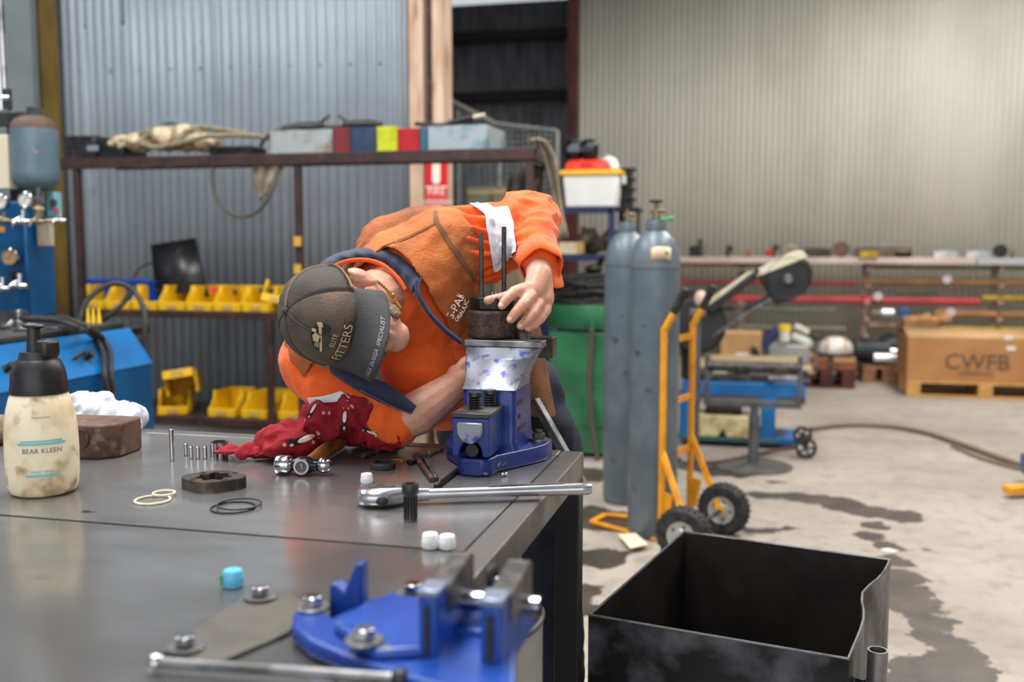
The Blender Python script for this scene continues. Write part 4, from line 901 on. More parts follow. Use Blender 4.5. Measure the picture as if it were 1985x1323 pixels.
mb = MB(); mb.ell(dome(0, math.pi / 2, .001), (.008, .008, .008), n=14, m=8); mb.build('crown_button', capd, cap_, world=True)
for k in range(NA):
    az = 2 * math.pi * k / NA; mb = MB(); mb.tube([dome(az, math.pi / 2 * .97 * j / 14, .0006) for j in range(15)], .0014 if k != 2 else .004, 6, flat=.6); mb.build('panel_seam', tan if k == 2 else capd, cap_, world=True)
mb = MB(); mb.tube([dome(R(62) + R(240) * k / 24, .04, .002) for k in range(25)], .007, 8, flat=.4); mb.build('sweat_strap', tan, cap_, world=True)
# brim: curved peak
def brim(u, v, off=0.0):
    """u -1..1 across, v 0..1 from the crown outwards"""
    az = u * R(64); p0 = Vector((CF * math.cos(az) * 1.0 - .004, CL * math.sin(az), C0 + .004)); L_ = .093 * max(0, 1 - abs(u) ** 2.0) ** .72
    x = p0.x + L_ * v; y = p0.y * (1 + .03 * v); z = p0.z - .016 * v - 7.0 * y * y * (.35 + .65 * v) * 1.0 + 7.0 * p0.y ** 2 * .35 * (1 - v); return hd(x, y, z + off)
mb = MB(); nu, nv = 36, 12
for j in range(nv + 1):
    for i in range(nu + 1): mb.v.append(brim(-1 + 2 * i / nu, j / nv))
for j in range(nv):
    for i in range(nu): mb.f.append((j * (nu + 1) + i, j * (nu + 1) + i + 1, (j + 1) * (nu + 1) + i + 1, (j + 1) * (nu + 1) + i))
mb.build('brim', brimm, cap_, world=True, smooth=80, solid=.0035)
brimtxt = mat('brim_print_grey', C(150, 146, 142), .7)
def on_brim(x, y):
    u = x / .1; v = .84 - y / .085
    return brim(u, v, .0032)
text_on('brim_text', 'UGGA  DUGGA  SPECIALIST', .0142, brimtxt, cap_, lambda x, y: on_brim(x * .6 + .016, y))
embm = mat('embroidery_cream', C(186, 164, 132), .8); embd = mat('embroidery_dark', C(38, 33, 30), .85)
def on_crown(x, y, off=.0032): az = x / .1 - R(4); el = .14 + y / .1; return dome(az, el, off)
text_on('logo_text', 'FITTERS', .027, embd, cap_, lambda x, y: on_crown(x * 1.06, y + .004, .003)); text_on('logo_text', 'FITTERS', .0245, embm, cap_, lambda x, y: on_crown(x, y + .004, .0042)); text_on('logo_text', 'ELITE', .0135, embm, cap_, lambda x, y: on_crown(x + .004, y + .0255, .004))
def emb(poly, m, off):
    mb = MB(); pts = [on_crown(x, y, off) for x, y in poly]; mb.add(pts, [tuple(range(len(pts)))]); mb.build('logo_motif', m, cap_, world=True, smooth=0)
el_ = lambda cx, cy, rx, ry, n=14: [(cx + rx * math.cos(2 * math.pi * k / n), cy + ry * math.sin(2 * math.pi * k / n)) for k in range(n)]
emb([(-.036, .036), (.03, .036), (.036, .05), (.024, .07), (-.004, .072), (-.03, .058)], embd, .0036); emb([(-.034, .04), (-.03, .037), (.032, .056), (.03, .062)], embm, .0048); emb([(.028, .052), (.038, .056), (.036, .066), (.026, .062)], embm, .0046)
emb([(-.012, .052), (.004, .054), (.01, .064), (-.002, .068), (-.014, .062)], embm, .0044); emb(el_(.014, .068, .005, .005), embm, .0046); emb([(-.026, .046), (-.012, .05), (-.014, .058), (-.026, .056)], tan, .0046)

# ================================================================== red cloth over the hammer handle
red = bpy.data.materials.new('cloth_red_dotted'); red.use_nodes = True; nt = red.node_tree; b = nt.nodes['Principled BSDF']; b.inputs['Roughness'].default_value = .9
tc = nt.nodes.new('ShaderNodeTexCoord'); vo = nt.nodes.new('ShaderNodeTexVoronoi'); vo.inputs['Scale'].default_value = 26; nt.links.new(tc.outputs['Object'], vo.inputs['Vector'])
r1 = nt.nodes.new('ShaderNodeMapRange'); r1.inputs[1].default_value = .15; r1.inputs[2].default_value = .11; nt.links.new(vo.outputs['Distance'], r1.inputs[0])
nn = nt.nodes.new('ShaderNodeTexNoise'); nn.inputs['Scale'].default_value = 14; nt.links.new(tc.outputs['Object'], nn.inputs['Vector'])
mx = nt.nodes.new('ShaderNodeMix'); mx.data_type = 'RGBA'; mx.inputs[6].default_value = C(158, 14, 34); mx.inputs[7].default_value = C(118, 8, 24); nt.links.new(nn.outputs['Fac'], mx.inputs[0])
m2 = nt.nodes.new('ShaderNodeMix'); m2.data_type = 'RGBA'; nt.links.new(r1.outputs[0], m2.inputs[0]); nt.links.new(mx.outputs[2], m2.inputs[6]); m2.inputs[7].default_value = C(214, 160, 160); nt.links.new(m2.outputs[2], b.inputs['Base Color'])
mb = MB()
def lump(px, py, t, r, sq_=(1, 1, 1)): c = PD(px, py, t); mb.ell(c, (r * sq_[0], r * sq_[1], r * sq_[2]), n=14, m=10)
for q in ((556, 862, 2.13, .054, (1.1, 1, .7)), (572, 850, 2.15, .05, (1.1, 1, .85)), (622, 816, 2.17, .05), (655, 806, 2.18, .05), (690, 808, 2.2, .05), (648, 800, 2.16, .034), (716, 838, 2.23, .048, (1.1, 1, .75)), (740, 848, 2.24, .036, (1, 1, .65)), (630, 808, 2.14, .045), (540, 872, 2.1, .036, (1.2, 1, .6)), (676, 800, 2.15, .044), (708, 818, 2.17, .042), (738, 834, 2.17, .036), (752, 844, 2.17, .028), (690, 808, 2.15, .038)): lump(*q)
for q in ((505, 880, 2.1, .018, (1.5, 1.2, .5)), (475, 878, 2.11, .018, (1.5, 1.2, .5)), (445, 874, 2.12, .018, (1.5, 1.6, .5)), (425, 876, 2.12, .012, (1.3, 1.6, .5))): lump(*q)
def rag_disp(p, n):
    c = Vector(p) + Vector((noise.noise(Vector(p) * 9), noise.noise(Vector(p) * 9 + Vector((5, 1, 2))), noise.noise(Vector(p) * 9 + Vector((1, 8, 3))))) * .03
    r1 = 1 - 2.2 * abs(noise.noise(c * 13)); r2 = 1 - 2.2 * abs(noise.noise(c * 27 + Vector((3, 3, 3)))); r3 = 1 - 2 * abs(noise.noise(c * 55))
    return n * (.016 * r1 + .009 * r2 + .003 * r3 - .012)
rag = remesh(mb, 'red_cloth', red, None, .0034, 3, .5, rag_disp, world=False)
for v in rag.data.vertices: v.co.z = max(v.co.z, Z0 + .002)
tag(rag, 'crumpled red cloth printed with white dots and penguins on the workbench', 'cloth'); TM[rag.name] = Matrix()
ragoff = .002
def motif(poly, m, off=ragoff): 
    o = drape('printed_motif', m, poly, off, par=rag, target=rag, sub=2); return o
blk = mat('print_black', C(28, 24, 28), .9); wht = mat('print_offwhite', C(222, 190, 180), .9); gld = mat('print_gold', C(206, 140, 60), .9)
def rotp(poly, cx, cy, a, s=1.0): return [(cx + s * (x * math.cos(a) - y * math.sin(a)), cy + s * (x * math.sin(a) + y * math.cos(a))) for x, y in poly]
def penguin(cx, cy, a, s=1.0):
    motif(rotp(el_(0, 0, 24, 10), cx, cy, a, s), blk, .002); motif(rotp(el_(5, 1, 18, 6.5), cx, cy, a, s), wht, .0028); motif(rotp(el_(-24, 0, 8, 9), cx, cy, a, s), blk, .0022); motif(rotp(el_(-25, 3, 4.5, 4), cx, cy, a, s), wht, .003)
    motif(rotp([(24, -6), (33, -11), (30, -3)], cx, cy, a, s), gld, .002); motif(rotp([(24, 5), (34, 6), (29, 10)], cx, cy, a, s), gld, .002)
penguin(588, 852, R(-18)); penguin(668, 812, R(-80), .7); penguin(718, 838, R(20), .6); penguin(606, 795, R(-60), .55)
# ================================================================== blue hydraulic test bench at the far left
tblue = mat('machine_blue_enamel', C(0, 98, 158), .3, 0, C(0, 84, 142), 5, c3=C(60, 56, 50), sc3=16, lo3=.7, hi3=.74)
tdark = mat('machine_blue_shadowed_panel', C(0, 72, 120), .34, 0, C(0, 60, 102), 4)  # darker copy of the machine blue, shading put into the colour
oily = mat('machine_top_oily', C(42, 42, 42), .3, .3, C(58, 56, 54), 8, rvar=.2)
brassd = mat('brass_dull', C(150, 132, 100), .35, .8, C(120, 110, 96), 24)
A0 = PZ(234, 639, 1.05); A1 = PZ(295, 705, .9)     # far corners of the sloping front
XT, XF, YE = A0.x, A1.x, A1.y
tb = thing('hydraulic_test_bench', 'blue hydraulic test bench with sloping control panel and tower', 'machine', (XT - .4, YE - .7, 0))
YS = 2.2
def slab(name, m, pts, **k): return MB().prism(pts, YS, YE, 'y').build(name, m, tb, world=True, **k)
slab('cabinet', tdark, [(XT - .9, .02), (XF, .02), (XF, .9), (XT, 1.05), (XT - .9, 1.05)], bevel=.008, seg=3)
dx = Vector((XF - XT, 0, .9 - 1.05)); nrm = Vector((.15, 0, XF - XT)).normalized()
mb = MB(); q = [Vector((XT, YS, 1.05)), Vector((XF, YS, .9)), Vector((XF, YE, .9)), Vector((XT, YE, 1.05))]
mb.add([p + nrm * .001 for p in q] + [p + nrm * .004 for p in q], [(0, 1, 2, 3), (7, 6, 5, 4), (0, 4, 5, 1), (1, 5, 6, 2), (2, 6, 7, 3), (3, 7, 4, 0)]); mb.build('control_panel', tblue, tb, world=True)
MB().box(XT - .9, XT - .02, YS, YE, 1.052, 1.075).build('bench_top', oily, tb, world=True, bevel=.004)
# tower with one leaning side
ty = PZ(60, 616, 1.075).y
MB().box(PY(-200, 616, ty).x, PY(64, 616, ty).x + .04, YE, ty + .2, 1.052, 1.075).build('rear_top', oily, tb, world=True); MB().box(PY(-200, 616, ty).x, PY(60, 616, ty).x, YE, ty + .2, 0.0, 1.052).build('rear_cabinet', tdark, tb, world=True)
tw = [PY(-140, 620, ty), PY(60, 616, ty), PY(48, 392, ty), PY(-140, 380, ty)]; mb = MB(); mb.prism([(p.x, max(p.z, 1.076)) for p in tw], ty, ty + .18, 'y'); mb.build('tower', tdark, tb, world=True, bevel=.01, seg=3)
sx0, sx1 = PY(46, 410, ty).x, PY(57, 610, ty).x; MB().add([Vector((sx0 - .004, ty - .004, PY(50, 405, ty).z)), Vector((sx0 + .008, ty - .004, PY(50, 405, ty).z)), Vector((sx1 + .008, ty - .004, 1.08)), Vector((sx1 - .004, ty - .004, 1.08))], [(0, 1, 2, 3)]).build('panel_fold', tblue, tb, world=True, solid=.003)
MB().box(PY(-100, 610, ty).x, PY(58, 610, ty).x, ty - .02, ty, 1.075, PY(50, 603, ty).z).build('tower_foot', steel, tb, world=True)
def gauge(px, py, r, dep, face=(190, 188, 180)):
    c = PD(px, py, dep); mb = MB().lathe([(0, 0), (r, 0), (r * 1.05, .006), (r * 1.05, .03), (r * .92, .034), (r * .9, .028), (0, .028)], 28, c + FW * .034, -FW); g = mb.build('pressure_gauge', chrome, tb, world=True)
    mb = MB(); mb.cyl(c + FW * .007, c + FW * .005, r * .88, n=28); mb.build('dial', mat('gauge_face_%d' % face[2], C(*face), .4), g, world=True)
    a = c + FW * .004; mb = MB(); mb.bar(a - RT * r * .3 - UP * r * .35, a + RT * r * .45 + UP * r * .6, r * .07, .001, FW); mb.build('needle', black, g, world=True)
    mb = MB()
    for k in range(11): t = R(225 - 27 * k); dd = RT * math.cos(t) + UP * math.sin(t); mb.bar(a + dd * r * .68, a + dd * r * .8, r * .06, .001, FW)
    mb.build('scale_marks', black, g, world=True)
td = (PY(50, 500, ty) - Vector((0, 0, CAMZ))).dot(FW)
gauge(47, 387, .033, td - .12); gauge(-1, 391, .033, td - .1); gauge(18, 498, .037, td - .06, (150, 120, 84))
# manifold pipe and fittings at the top of the tower
m0, m1 = PD(-40, 430, td - .1), PD(125, 428, td - .1)
MB().cyl(m0, m1, .0085).build('manifold_pipe', brassd, tb, world=True)
def valve(px, py, dep, s=1.0, m=chrome):
    c = PD(px, py, dep); mb = MB(); mb.ell(c, (.016 * s, .016 * s, .016 * s)); mb.cyl(c, c + UP * .045 * s, .009 * s); mb.cyl(c - RT * .03 * s, c + RT * .03 * s, .011 * s); mb.cyl(c + UP * .045 * s, c + UP * .05 * s, .014 * s); o = mb.build('valve', m, tb, world=True)
    mb = MB(); mb.tube([c + UP * .02 * s + KV * .02 * s, c + UP * .0 * s + KV * .035 * s - RT * .02 * s, c - UP * .03 * s + KV * .04 * s - RT * .03 * s], .006 * s, 8); mb.build('lever', m, o, world=True)
valve(45, 430, td - .12); valve(8, 428, td - .11, .8, brassd); valve(76, 430, td - .11, .9, brassd); valve(118, 428, td - .1, .8); valve(5, 560, td - .05, 1.0); valve(38, 555, td - .06, 1.1); 
MB().cyl(PD(46, 424, td - .115), PD(47, 404, td - .11), .008).build('gauge_stem', chrome, tb, world=True)
MB().cyl(PD(75, 420, td - .1), PD(75, 398, td - .1), .02, .017).build('reducer', brassd, tb, world=True); MB().cyl(PD(75, 407, td - .1), PD(75, 402, td - .1), .024).build('reducer_collar', mat('brass_pale', C(196, 176, 130), .4, .5), tb, world=True)
MB().cyl(PD(74, 400, td - .1), PD(73, 364, td - .1), .011).build('drop_pipe', darksteel, tb, world=True)
# small blue switch box with red button
sbx = PD(99, 398, td + .05); mb = MB(); mb.box(-.025, .022, 0, .05, -.055, .06, Matrix.Translation(sbx)); mb.build('switch_box', mat('switch_box_aqua', C(96, 150, 160), .5), tb, world=True, bevel=.006)
MB().cyl(PD(103, 393, td + .03), PD(103, 393, td + .055), .018).build('switch_ring', black, tb, world=True); MB().cyl(PD(109, 407, td + .015), PD(109, 407, td + .055), .011).build('red_button', mat('button_red', C(170, 20, 34), .35), tb, world=True)
cb = PD(84, 452, td + .02); MB().box(cb.x - .035, cb.x + .035, cb.y, cb.y + .03, cb.z - .06, cb.z + .06).build('tag_plate', mat('plate_khaki', C(150, 142, 118), .7), tb, world=True, bevel=.002)
lg = PD(3, 445, td - .06); MB().box(lg.x - .02, lg.x + .014, lg.y, lg.y + .004, lg.z - .012, lg.z + .012).build('warning_label', mat('label_amber', C(220, 150, 30), .5), tb, world=True)
sw = PD(22, 535, td - .02); MB().box(sw.x - .008, sw.x + .008, sw.y, sw.y + .02, sw.z - .02, sw.z + .02).build('toggle_switch', black, tb, world=True, bevel=.002)
# accumulator bottle on a dark bracket
ac = PD(68, 300, td + .02); H_ = .17; prof = [(0, -H_), (.02, -H_), (.06, -H_ + .01), (.09, -H_ + .035), (.101, -H_ + .06), (.103, -H_ + .09), (.103, H_ - .055)]
accm = mat('accumulator_paint', C(84, 106, 120), .4, .2, C(98, 116, 126), 6, c3=C(170, 138, 110), sc3=14, lo3=.68, hi3=.74)
MB().lathe(prof + [(0, H_ - .055)], 32, ac).build('accumulator', accm, tb, world=True, smooth=50)
MB().lathe([(0, H_ - .056), (.103, H_ - .056), (.099, H_ - .035), (.08, H_ - .012), (.05, H_ + .004), (0, H_ + .01)], 32, ac).build('accumulator_dome', mat('rust_brown_dome', C(86, 66, 54), .8, 0, C(70, 54, 46), 20, bump=.3), tb, world=True, smooth=60)
MB().cyl(ac - Vector((0, 0, H_ + .02)), ac - Vector((0, 0, H_ - .005)), .022).build('accumulator_neck', black, tb, world=True)
pz = PD(24, 300, td + .13); MB().box(pz.x - .025, pz.x + .025, pz.y, pz.y + .05, 1.076, PD(24, 225, td + .13).z).build('bracket_post', mat('bracket_dark', C(34, 36, 40), .5, .3), tb, world=True)
ba = PD(68, 226, td + .09); bx0 = PD(-60, 226, td + .09).x; MB().box(bx0, ba.x, ba.y - .02, ba.y + .06, ba.z - .035, ba.z + .022).build('bracket_arm', mat('bracket_grey', C(62, 64, 70), .45, .3), tb, world=True, bevel=.003)
MB().box(ba.x - .03, ba.x, ba.y - .02, ba.y + .06, ba.z + .02, ba.z + .042).build('bracket_lip', mat('bracket_grey', C(62, 64, 70)), tb, world=True)
cbx = PD(3, 312, td - .02); MB().box(cbx.x - .15, cbx.x + .035, cbx.y, cbx.y + .06, PD(3, 366, td - .02).z, PD(3, 262, td - .02).z).build('cream_cover', mat('cover_cream', C(206, 196, 172), .6), tb, world=True, bevel=.004)
# ram tubes going up out of the frame
for px, r, m in ((10, .016, chrome), (2, .022, chrome)):
    a = PD(px + 2, 215, td + .06); MB().cyl(a, Vector((a.x, a.y, 3.2)), r).build('ram_tube', m, tb, world=True)
a = PD(14, 192, td + .05); MB().cyl(a - Vector((0, 0, .05)), a + Vector((0, 0, .045)), .021).build('ram_clamp', black, tb, world=True)
MB().cyl(a + RT * .02 + KV * .02, a - RT * .01 + KV * .02, .012).build('clamp_nut', chrome, tb, world=True)
# knobs on the sloping panel
for px, py in ((12, 718), (48, 712), (168, 695), (140, 697)):
    p = PY(px, py, 3.4); s = None
    # intersect with the sloping panel plane
    d = ray(px, py); t = (Vector((XT, 0, 1.05)) - Vector((0, 0, CAMZ))).dot(nrm) / d.dot(nrm); p = Vector((0, 0, CAMZ)) + d * t
    if px == 140: MB().cyl(p, p + nrm * .05 + Vector((0, .03, 0)), .008).build('lever', black, tb, world=True); continue
    k_ = MB().lathe([(0, 0), (.022, 0), (.022, .004), (.01, .006), (.01, .02), (.015, .022), (.015, .036), (0, .036)], 16, p, nrm).build('panel_knob', black, tb, world=True)
# loose fittings on the machine top
for i, (px, py, r, lab) in enumerate(((22, 636, .016, 'large bright hex nut among the fittings on the blue machine'), (38, 628, .013, 'tall bright pipe fitting standing on the blue machine'), (8, 640, .014, 'bright bent fitting at the picture edge on the blue machine'), (40, 644, .011, 'small bright fitting lying before the tall one on the blue machine'), (66, 640, .008, 'pale spanner lying on the blue machine top'), (98, 638, .008, 'grey steel strip lying towards the end of the blue machine top'))):
    p = PZ(px, py, 1.075); mb = MB()
    if i == 0: mb.ring((0, 0, 0), (0, 0, 1), r * 1.3, r * .7, .02, 6)
    elif i == 1: mb.lathe([(0, 0), (r * 1.3, 0), (r * 1.3, .012), (r * .8, .014), (r * .8, .045), (r * 1.2, .046), (r * 1.2, .06), (0, .06)], 12)
    elif i in (2, 3): mb.tube([(-.03, 0, r), (0, 0, r), (.02, .01, r * 1.5), (.03, .02, r * 2.4)], r * .9, 10)
    else: mb.box(-.04, .04, -.008, .008, 0, .008); mb.cyl((-.04, 0, .004), (-.055, 0, .004), .011, n=6)
    solo(mb, 'pipe_fitting' if i < 4 else ('spanner' if i == 4 else 'steel_strip'), chrome if i < 4 else steel, lab, 'fitting' if i < 4 else 'tool', p, 'fittings on the blue machine' if i < 4 else None, bevel=.001)
# black hoses over the end of the machine
def onp(px, py, z): return PZ(px, py, z)
hp = [PZ(60, 622, 1.13), PZ(120, 625, 1.1), PZ(165, 640, 1.09), PD(185, 670, 3.85), PD(198, 715, 3.68), PD(207, 765, 3.6), PD(206, 800, 3.56), PD(203, 850, 3.56)]
def on_panel(px, py, lift):
    d = ray(px, py); t = (Vector((XT, 0, 1.05)) - Vector((0, 0, CAMZ))).dot(nrm) / d.dot(nrm); return Vector((0, 0, CAMZ)) + d * t + nrm * lift
def on_front(px, py, lift=.02): d = ray(px, py); t = (XF + lift) / d.x; return Vector((0, 0, CAMZ)) + d * t
for i, off in enumerate((0, 14)):
    pts = [PZ(40 + off, 618 - i * 2, 1.12), PZ(110 + off, 622 - i * 4, 1.1), PZ(152 + off, 636 - i * 3, 1.095), on_panel(176 + off, 660, .022), on_panel(192 + off, 690, .022), on_front(203 + off * .9, 730, .03), on_front(209 + off * .7, 765, .03), on_front(209 + off * .3, 800, .03), on_front(206, 850 + 2 * i, .028 + .02 * i)]
    mb = MB(); mb.tube(crv(pts, 8), .011, 10); solo(mb, 'hydraulic_hose', rubber, ['black hydraulic hose over the blue machine panel, the one nearer the knobs', 'black hydraulic hose over the blue machine panel, the outer one'][i], 'hose', pts[0], 'hoses over the machine panel', world=True)
lp = [PD(150, 655, 4.35), PD(152, 640, 4.4), PD(165, 590, 4.45), PD(195, 560, 4.5), PD(228, 550, 4.52), PD(258, 563, 4.5), PD(277, 595, 4.45), PD(282, 630, 4.4), PD(276, 680, 4.4), PD(272, 740, 4.4)]
mb = MB(); mb.tube(crv(lp, 8), .012, 10); solo(mb, 'looped_hose', rubber, 'black hose standing in a loop in front of the yellow bins', 'hose', lp[0], world=True)
lp = [PD(160, 645, 4.48), PD(200, 620, 4.5), PD(232, 595, 4.52), PD(252, 570, 4.55), PD(262, 558, 4.58)]
mb = MB(); mb.tube(crv(lp, 8), .012, 10); solo(mb, 'straight_hose', rubber, 'short black hose slanting across inside the loop', 'hose', lp[0], world=True)
ylw = mat('cone_yellow', C(236, 196, 24), .4)
for i, px in enumerate((172, 182, 193)):
    p = PD(px, 641, 4.3); mb = MB(); mb.lathe([(0, 0), (.016, 0), (.016, .005), (.012, .008), (.0035, .095), (0, .096)], 16); solo(mb, 'plastic_nozzle', ylw, ['slim yellow plastic nozzle, first of three at the end of the machine', 'slim yellow plastic nozzle, middle of three at the end of the machine', 'slim yellow plastic nozzle, last of three, closest to the bins'][i], 'nozzle', p, 'yellow nozzles')
# carton under the nozzles on the machine end shelf
p = PD(185, 641, 4.3); mb = MB(); mb.box(p.x - .1, p.x + .1, YE - .005, max(p.y + .08, YE + .2), p.z - .03, p.z - .001); mb.build('end_shelf', blackmetal, tb, world=True, smooth=0)

# ================================================================== steel rack along the corrugated wall
RY0, RY1, RX0, RX1 = 5.4, 6.0, -4.28, -1.27
zT, zM, zB = 1.93, 1.005, .35
rk = thing('steel_rack', 'red oxide steel rack with three shelves along the corrugated wall', 'rack', ((RX0 + RX1) / 2, 5.7, 0))
xs = [PY(148, 400, RY0).x, PY(578, 500, RY0).x, RX1]
for x in xs:
    for y in (RY0,): MB().box(x - .02, x + .02, y, y + .04, 0, zT).build('upright', rackpaint, rk, world=True, bevel=.003)
MB().box(RX0, RX1 + .03, RY0 - .01, RY0 + .04, zT - .055, zT + .01).build('front_beam', rackpaint, rk, world=True, bevel=.003); MB().box(RX0, RX1 + .03, RY1 - .04, RY1, zT - .02, zT).build('rear_beam', rackpaint, rk, world=True, bevel=.003)
for k in range(14): x = RX0 + .1 + k * (RX1 - RX0 - .15) / 13; MB().box(x - .06, x + .06, RY0 + .04, RY1 - .04, zT - .008, zT).build('shelf_slat', rackpaint, rk, world=True, smooth=0)
MB().box(RX1 - .01, RX1 + .03, RY0 + .04, RY1 - .04, zT - .055, zT).build('end_beam', rackpaint, rk, world=True, smooth=0)
xr = xs[1] - .15
for z, nm in ((zM, 'middle_shelf'), (zB, 'bottom_shelf')):
    x1 = xs[1] + .02 if z == zM else xs[1] + .4
    MB().box(xs[0] - .02, x1, RY0 - .01, RY0 + .03, z - .045, z).build('shelf_beam', rackpaint, rk, world=True, bevel=.003); MB().box(xs[0] - .02, x1, RY0 + .03, RY1 - .02, z - .02, z - .003).build(nm, mat('shelf_board_ochre', C(110, 84, 30), .6, 0, C(70, 52, 26), 6) if z == zM else rackpaint, rk, world=True, smooth=0)
px_ = PY(522, 610, RY0).x; MB().box(px_ - .018, px_ + .018, RY0 - .02, RY0 + .02, 0, zM - .045).build('prop_post', rackpaint, rk, world=True, bevel=.003)
for py in (468, 522): p = PY(578, py, RY0); MB().box(p.x - .022, p.x + .022, RY0 - .012, RY0 - .002, p.z - .028, p.z + .028).build('yellow_mark', mat('tape_ochre', C(196, 150, 50), .6), rk, world=True)
# yellow open-front bins
ybin = mat('bin_yellow', C(222, 176, 12), .42, 0, C(200, 154, 8), 9, c3=C(120, 96, 30), sc3=14, lo3=.62, hi3=.8)
def make_bin(label, w=.178, d=.3, hgt=.145):
    t = thing('storage_bin', label, 'bin', (0, 0, 0), 0, 'yellow open-front storage bins'); e = .006
    def wallp(name, pts, x0, x1): return MB().prism(pts, x0, x1, 'x').build(name, ybin, t, bevel=.002)
    side = [(0, 0), (d, 0), (d, hgt), (.10, hgt), (.02, .055), (0, .05)]
    wallp('side', side, -w / 2, -w / 2 + e); wallp('side', side, w / 2 - e, w / 2); wallp('back', [(d - e, 0), (d, 0), (d, hgt), (d - e, hgt)], -w / 2, w / 2); wallp('bottom', [(0, 0), (d, 0), (d, e), (0, e)], -w / 2, w / 2); wallp('front_lip', [(-.004, 0), (.004, 0), (.004, .052), (-.006, .05)], -w / 2, w / 2)
    MB().boxc((0, -.0075, .022), (.07, .002, .022)).build('label_card', mat('card_brown', C(176, 140, 88), .7), t)
    for s in (-1, 1): MB().box(s * w / 2 - .009, s * w / 2 + .009, .085, .105, 0, hgt + .004).build('stacking_rib', ybin, t, bevel=.003)
    return t
ordn = ['first from the blue machine', 'second from the blue machine', 'third from the blue machine', 'fourth from the blue machine', 'fifth, under the leaning black panel', 'sixth, before the first red cap', 'seventh, between the red caps', 'eighth, at the second red cap']
bin0 = None
px0 = [172, 236, 306, 374, 428, 480]
X = PY(174, 600, RY0).x; W_ = .19
for i in range(7):
    x = X + i * W_; lab = 'yellow storage bin on the middle rack shelf, ' + ordn[i]
    if bin0 is None: bin0 = make_bin(lab); bin0.location = (x, RY0 + .02, zM); TM[bin0.name] = Matrix.Translation((x, RY0 + .02, zM))
    else: dup(bin0, (x, RY0 + .02, zM), R(random.uniform(-3, 3)), lab)
t_ = dup(bin0, (PY(524, 590, RY0).x, RY0 + .06, zM + .05), R(16), 'yellow storage bin tipped up behind the cap of the worker'); t_.rotation_euler = (R(-14), R(12), R(18))
for (px, py, rz, ry, lab, dz) in ((425, 805, 4, 0, 'yellow storage bin on the bottom rack shelf beside the rack prop', 0), (488, 805, -3, 0, 'yellow storage bin on the bottom rack shelf, second along from the blue machine', 0), (562, 810, 2, 0, 'yellow storage bin on the bottom rack shelf next to the red cloth', 0), (330, 800, 24, 0, 'yellow storage bin standing skewed just behind the blue machine', 0)):
    x = PY(px, py, RY0).x; t_ = dup(bin0, (x, RY0 + .03, zB + .001), R(rz), lab)
t_ = dup(bin0, (PY(336, 790, RY0 - .05).x, RY0 + .0, zB + .17), R(20), 'yellow storage bin heaped upside down on another behind the blue machine'); t_.rotation_euler = (R(10), R(172), R(24)); t_.location.z = zB + .29
# things on the middle shelf
blu = mat('crate_blue', C(16, 72, 176), .4, 0, C(12, 60, 156), 8)
a, b2 = PY(182, 545, 5.75).x, PY(330, 545, 5.75).x; cr_ = thing('blue_crate', 'blue plastic tray crate behind the yellow bins', 'crate', ((a + b2) / 2, 5.75, zM), R(-12))
w_ = (b2 - a); 
for nm, bx in (('front', (-w_ / 2, w_ / 2, -.12, -.113, 0, .17)), ('back', (-w_ / 2, w_ / 2, .113, .12, 0, .17)), ('end', (-w_ / 2, -w_ / 2 + .007, -.12, .12, 0, .17)), ('end', (w_ / 2 - .007, w_ / 2, -.12, .12, 0, .17)), ('bottom', (-w_ / 2, w_ / 2, -.12, .12, 0, .006))): MB().box(*bx).build(nm, blu, cr_, bevel=.002)
MB().box(-w_ / 2 - .012, w_ / 2 + .012, -.135, -.113, .16, .178).build('rim', blu, cr_, bevel=.003)
# black panel leaning
P4 = [PY(302, 562, 5.6), PY(405, 575, 5.6), PY(378, 463, 5.75), PY(293, 476, 5.75)]; pn = thing('black_board', 'black smudged panel leaning against the corrugated wall above the bins', 'panel', (P4[0].x + .15, 5.6, zM))
mb = MB(); mb.add(P4, [(0, 1, 2, 3)]); mb.build('sheet', mat('panel_black_smudged', C(30, 30, 32), .35, 0, C(66, 66, 70), 7, .5, .7), pn, world=True, solid=.012)
mb = MB(); mb.tube(P4, .008, 4, closed=True); mb.build('edge_frame', black, pn, world=True)
mb = MB(); mb.tube(crv([PY(258, 540, 5.7), PY(272, 520, 5.7), PY(300, 510, 5.72), PY(315, 530, 5.72)], 8), .006, 6); solo(mb, 'wire_loop', black, 'thin black wire looping out of the blue crate', 'wire', PY(258, 540, 5.7), world=True)
redm = mat('cap_red', C(226, 40, 50), .4)
for i, (px, py) in enumerate(((416, 562), (490, 562))):
    p = PY(px, py, 5.62); t = thing('glue_tube', ['black tube with red cap lying in the bins, nearer the black panel', 'black tube with red cap lying in the bins, nearer the cap of the worker'][i], 'tube', (p.x, p.y, zM + .1), 0, 'red capped tubes'); mb = MB(); mb.cyl((0, 0, p.z - zM - .1), (.022, -.05, p.z - zM - .1), .02); mb.build('red_cap', redm, t); MB().cyl((0, 0, p.z - zM - .1), (.13, .04, p.z - zM - .115), .017).build('tube_body', black, t)
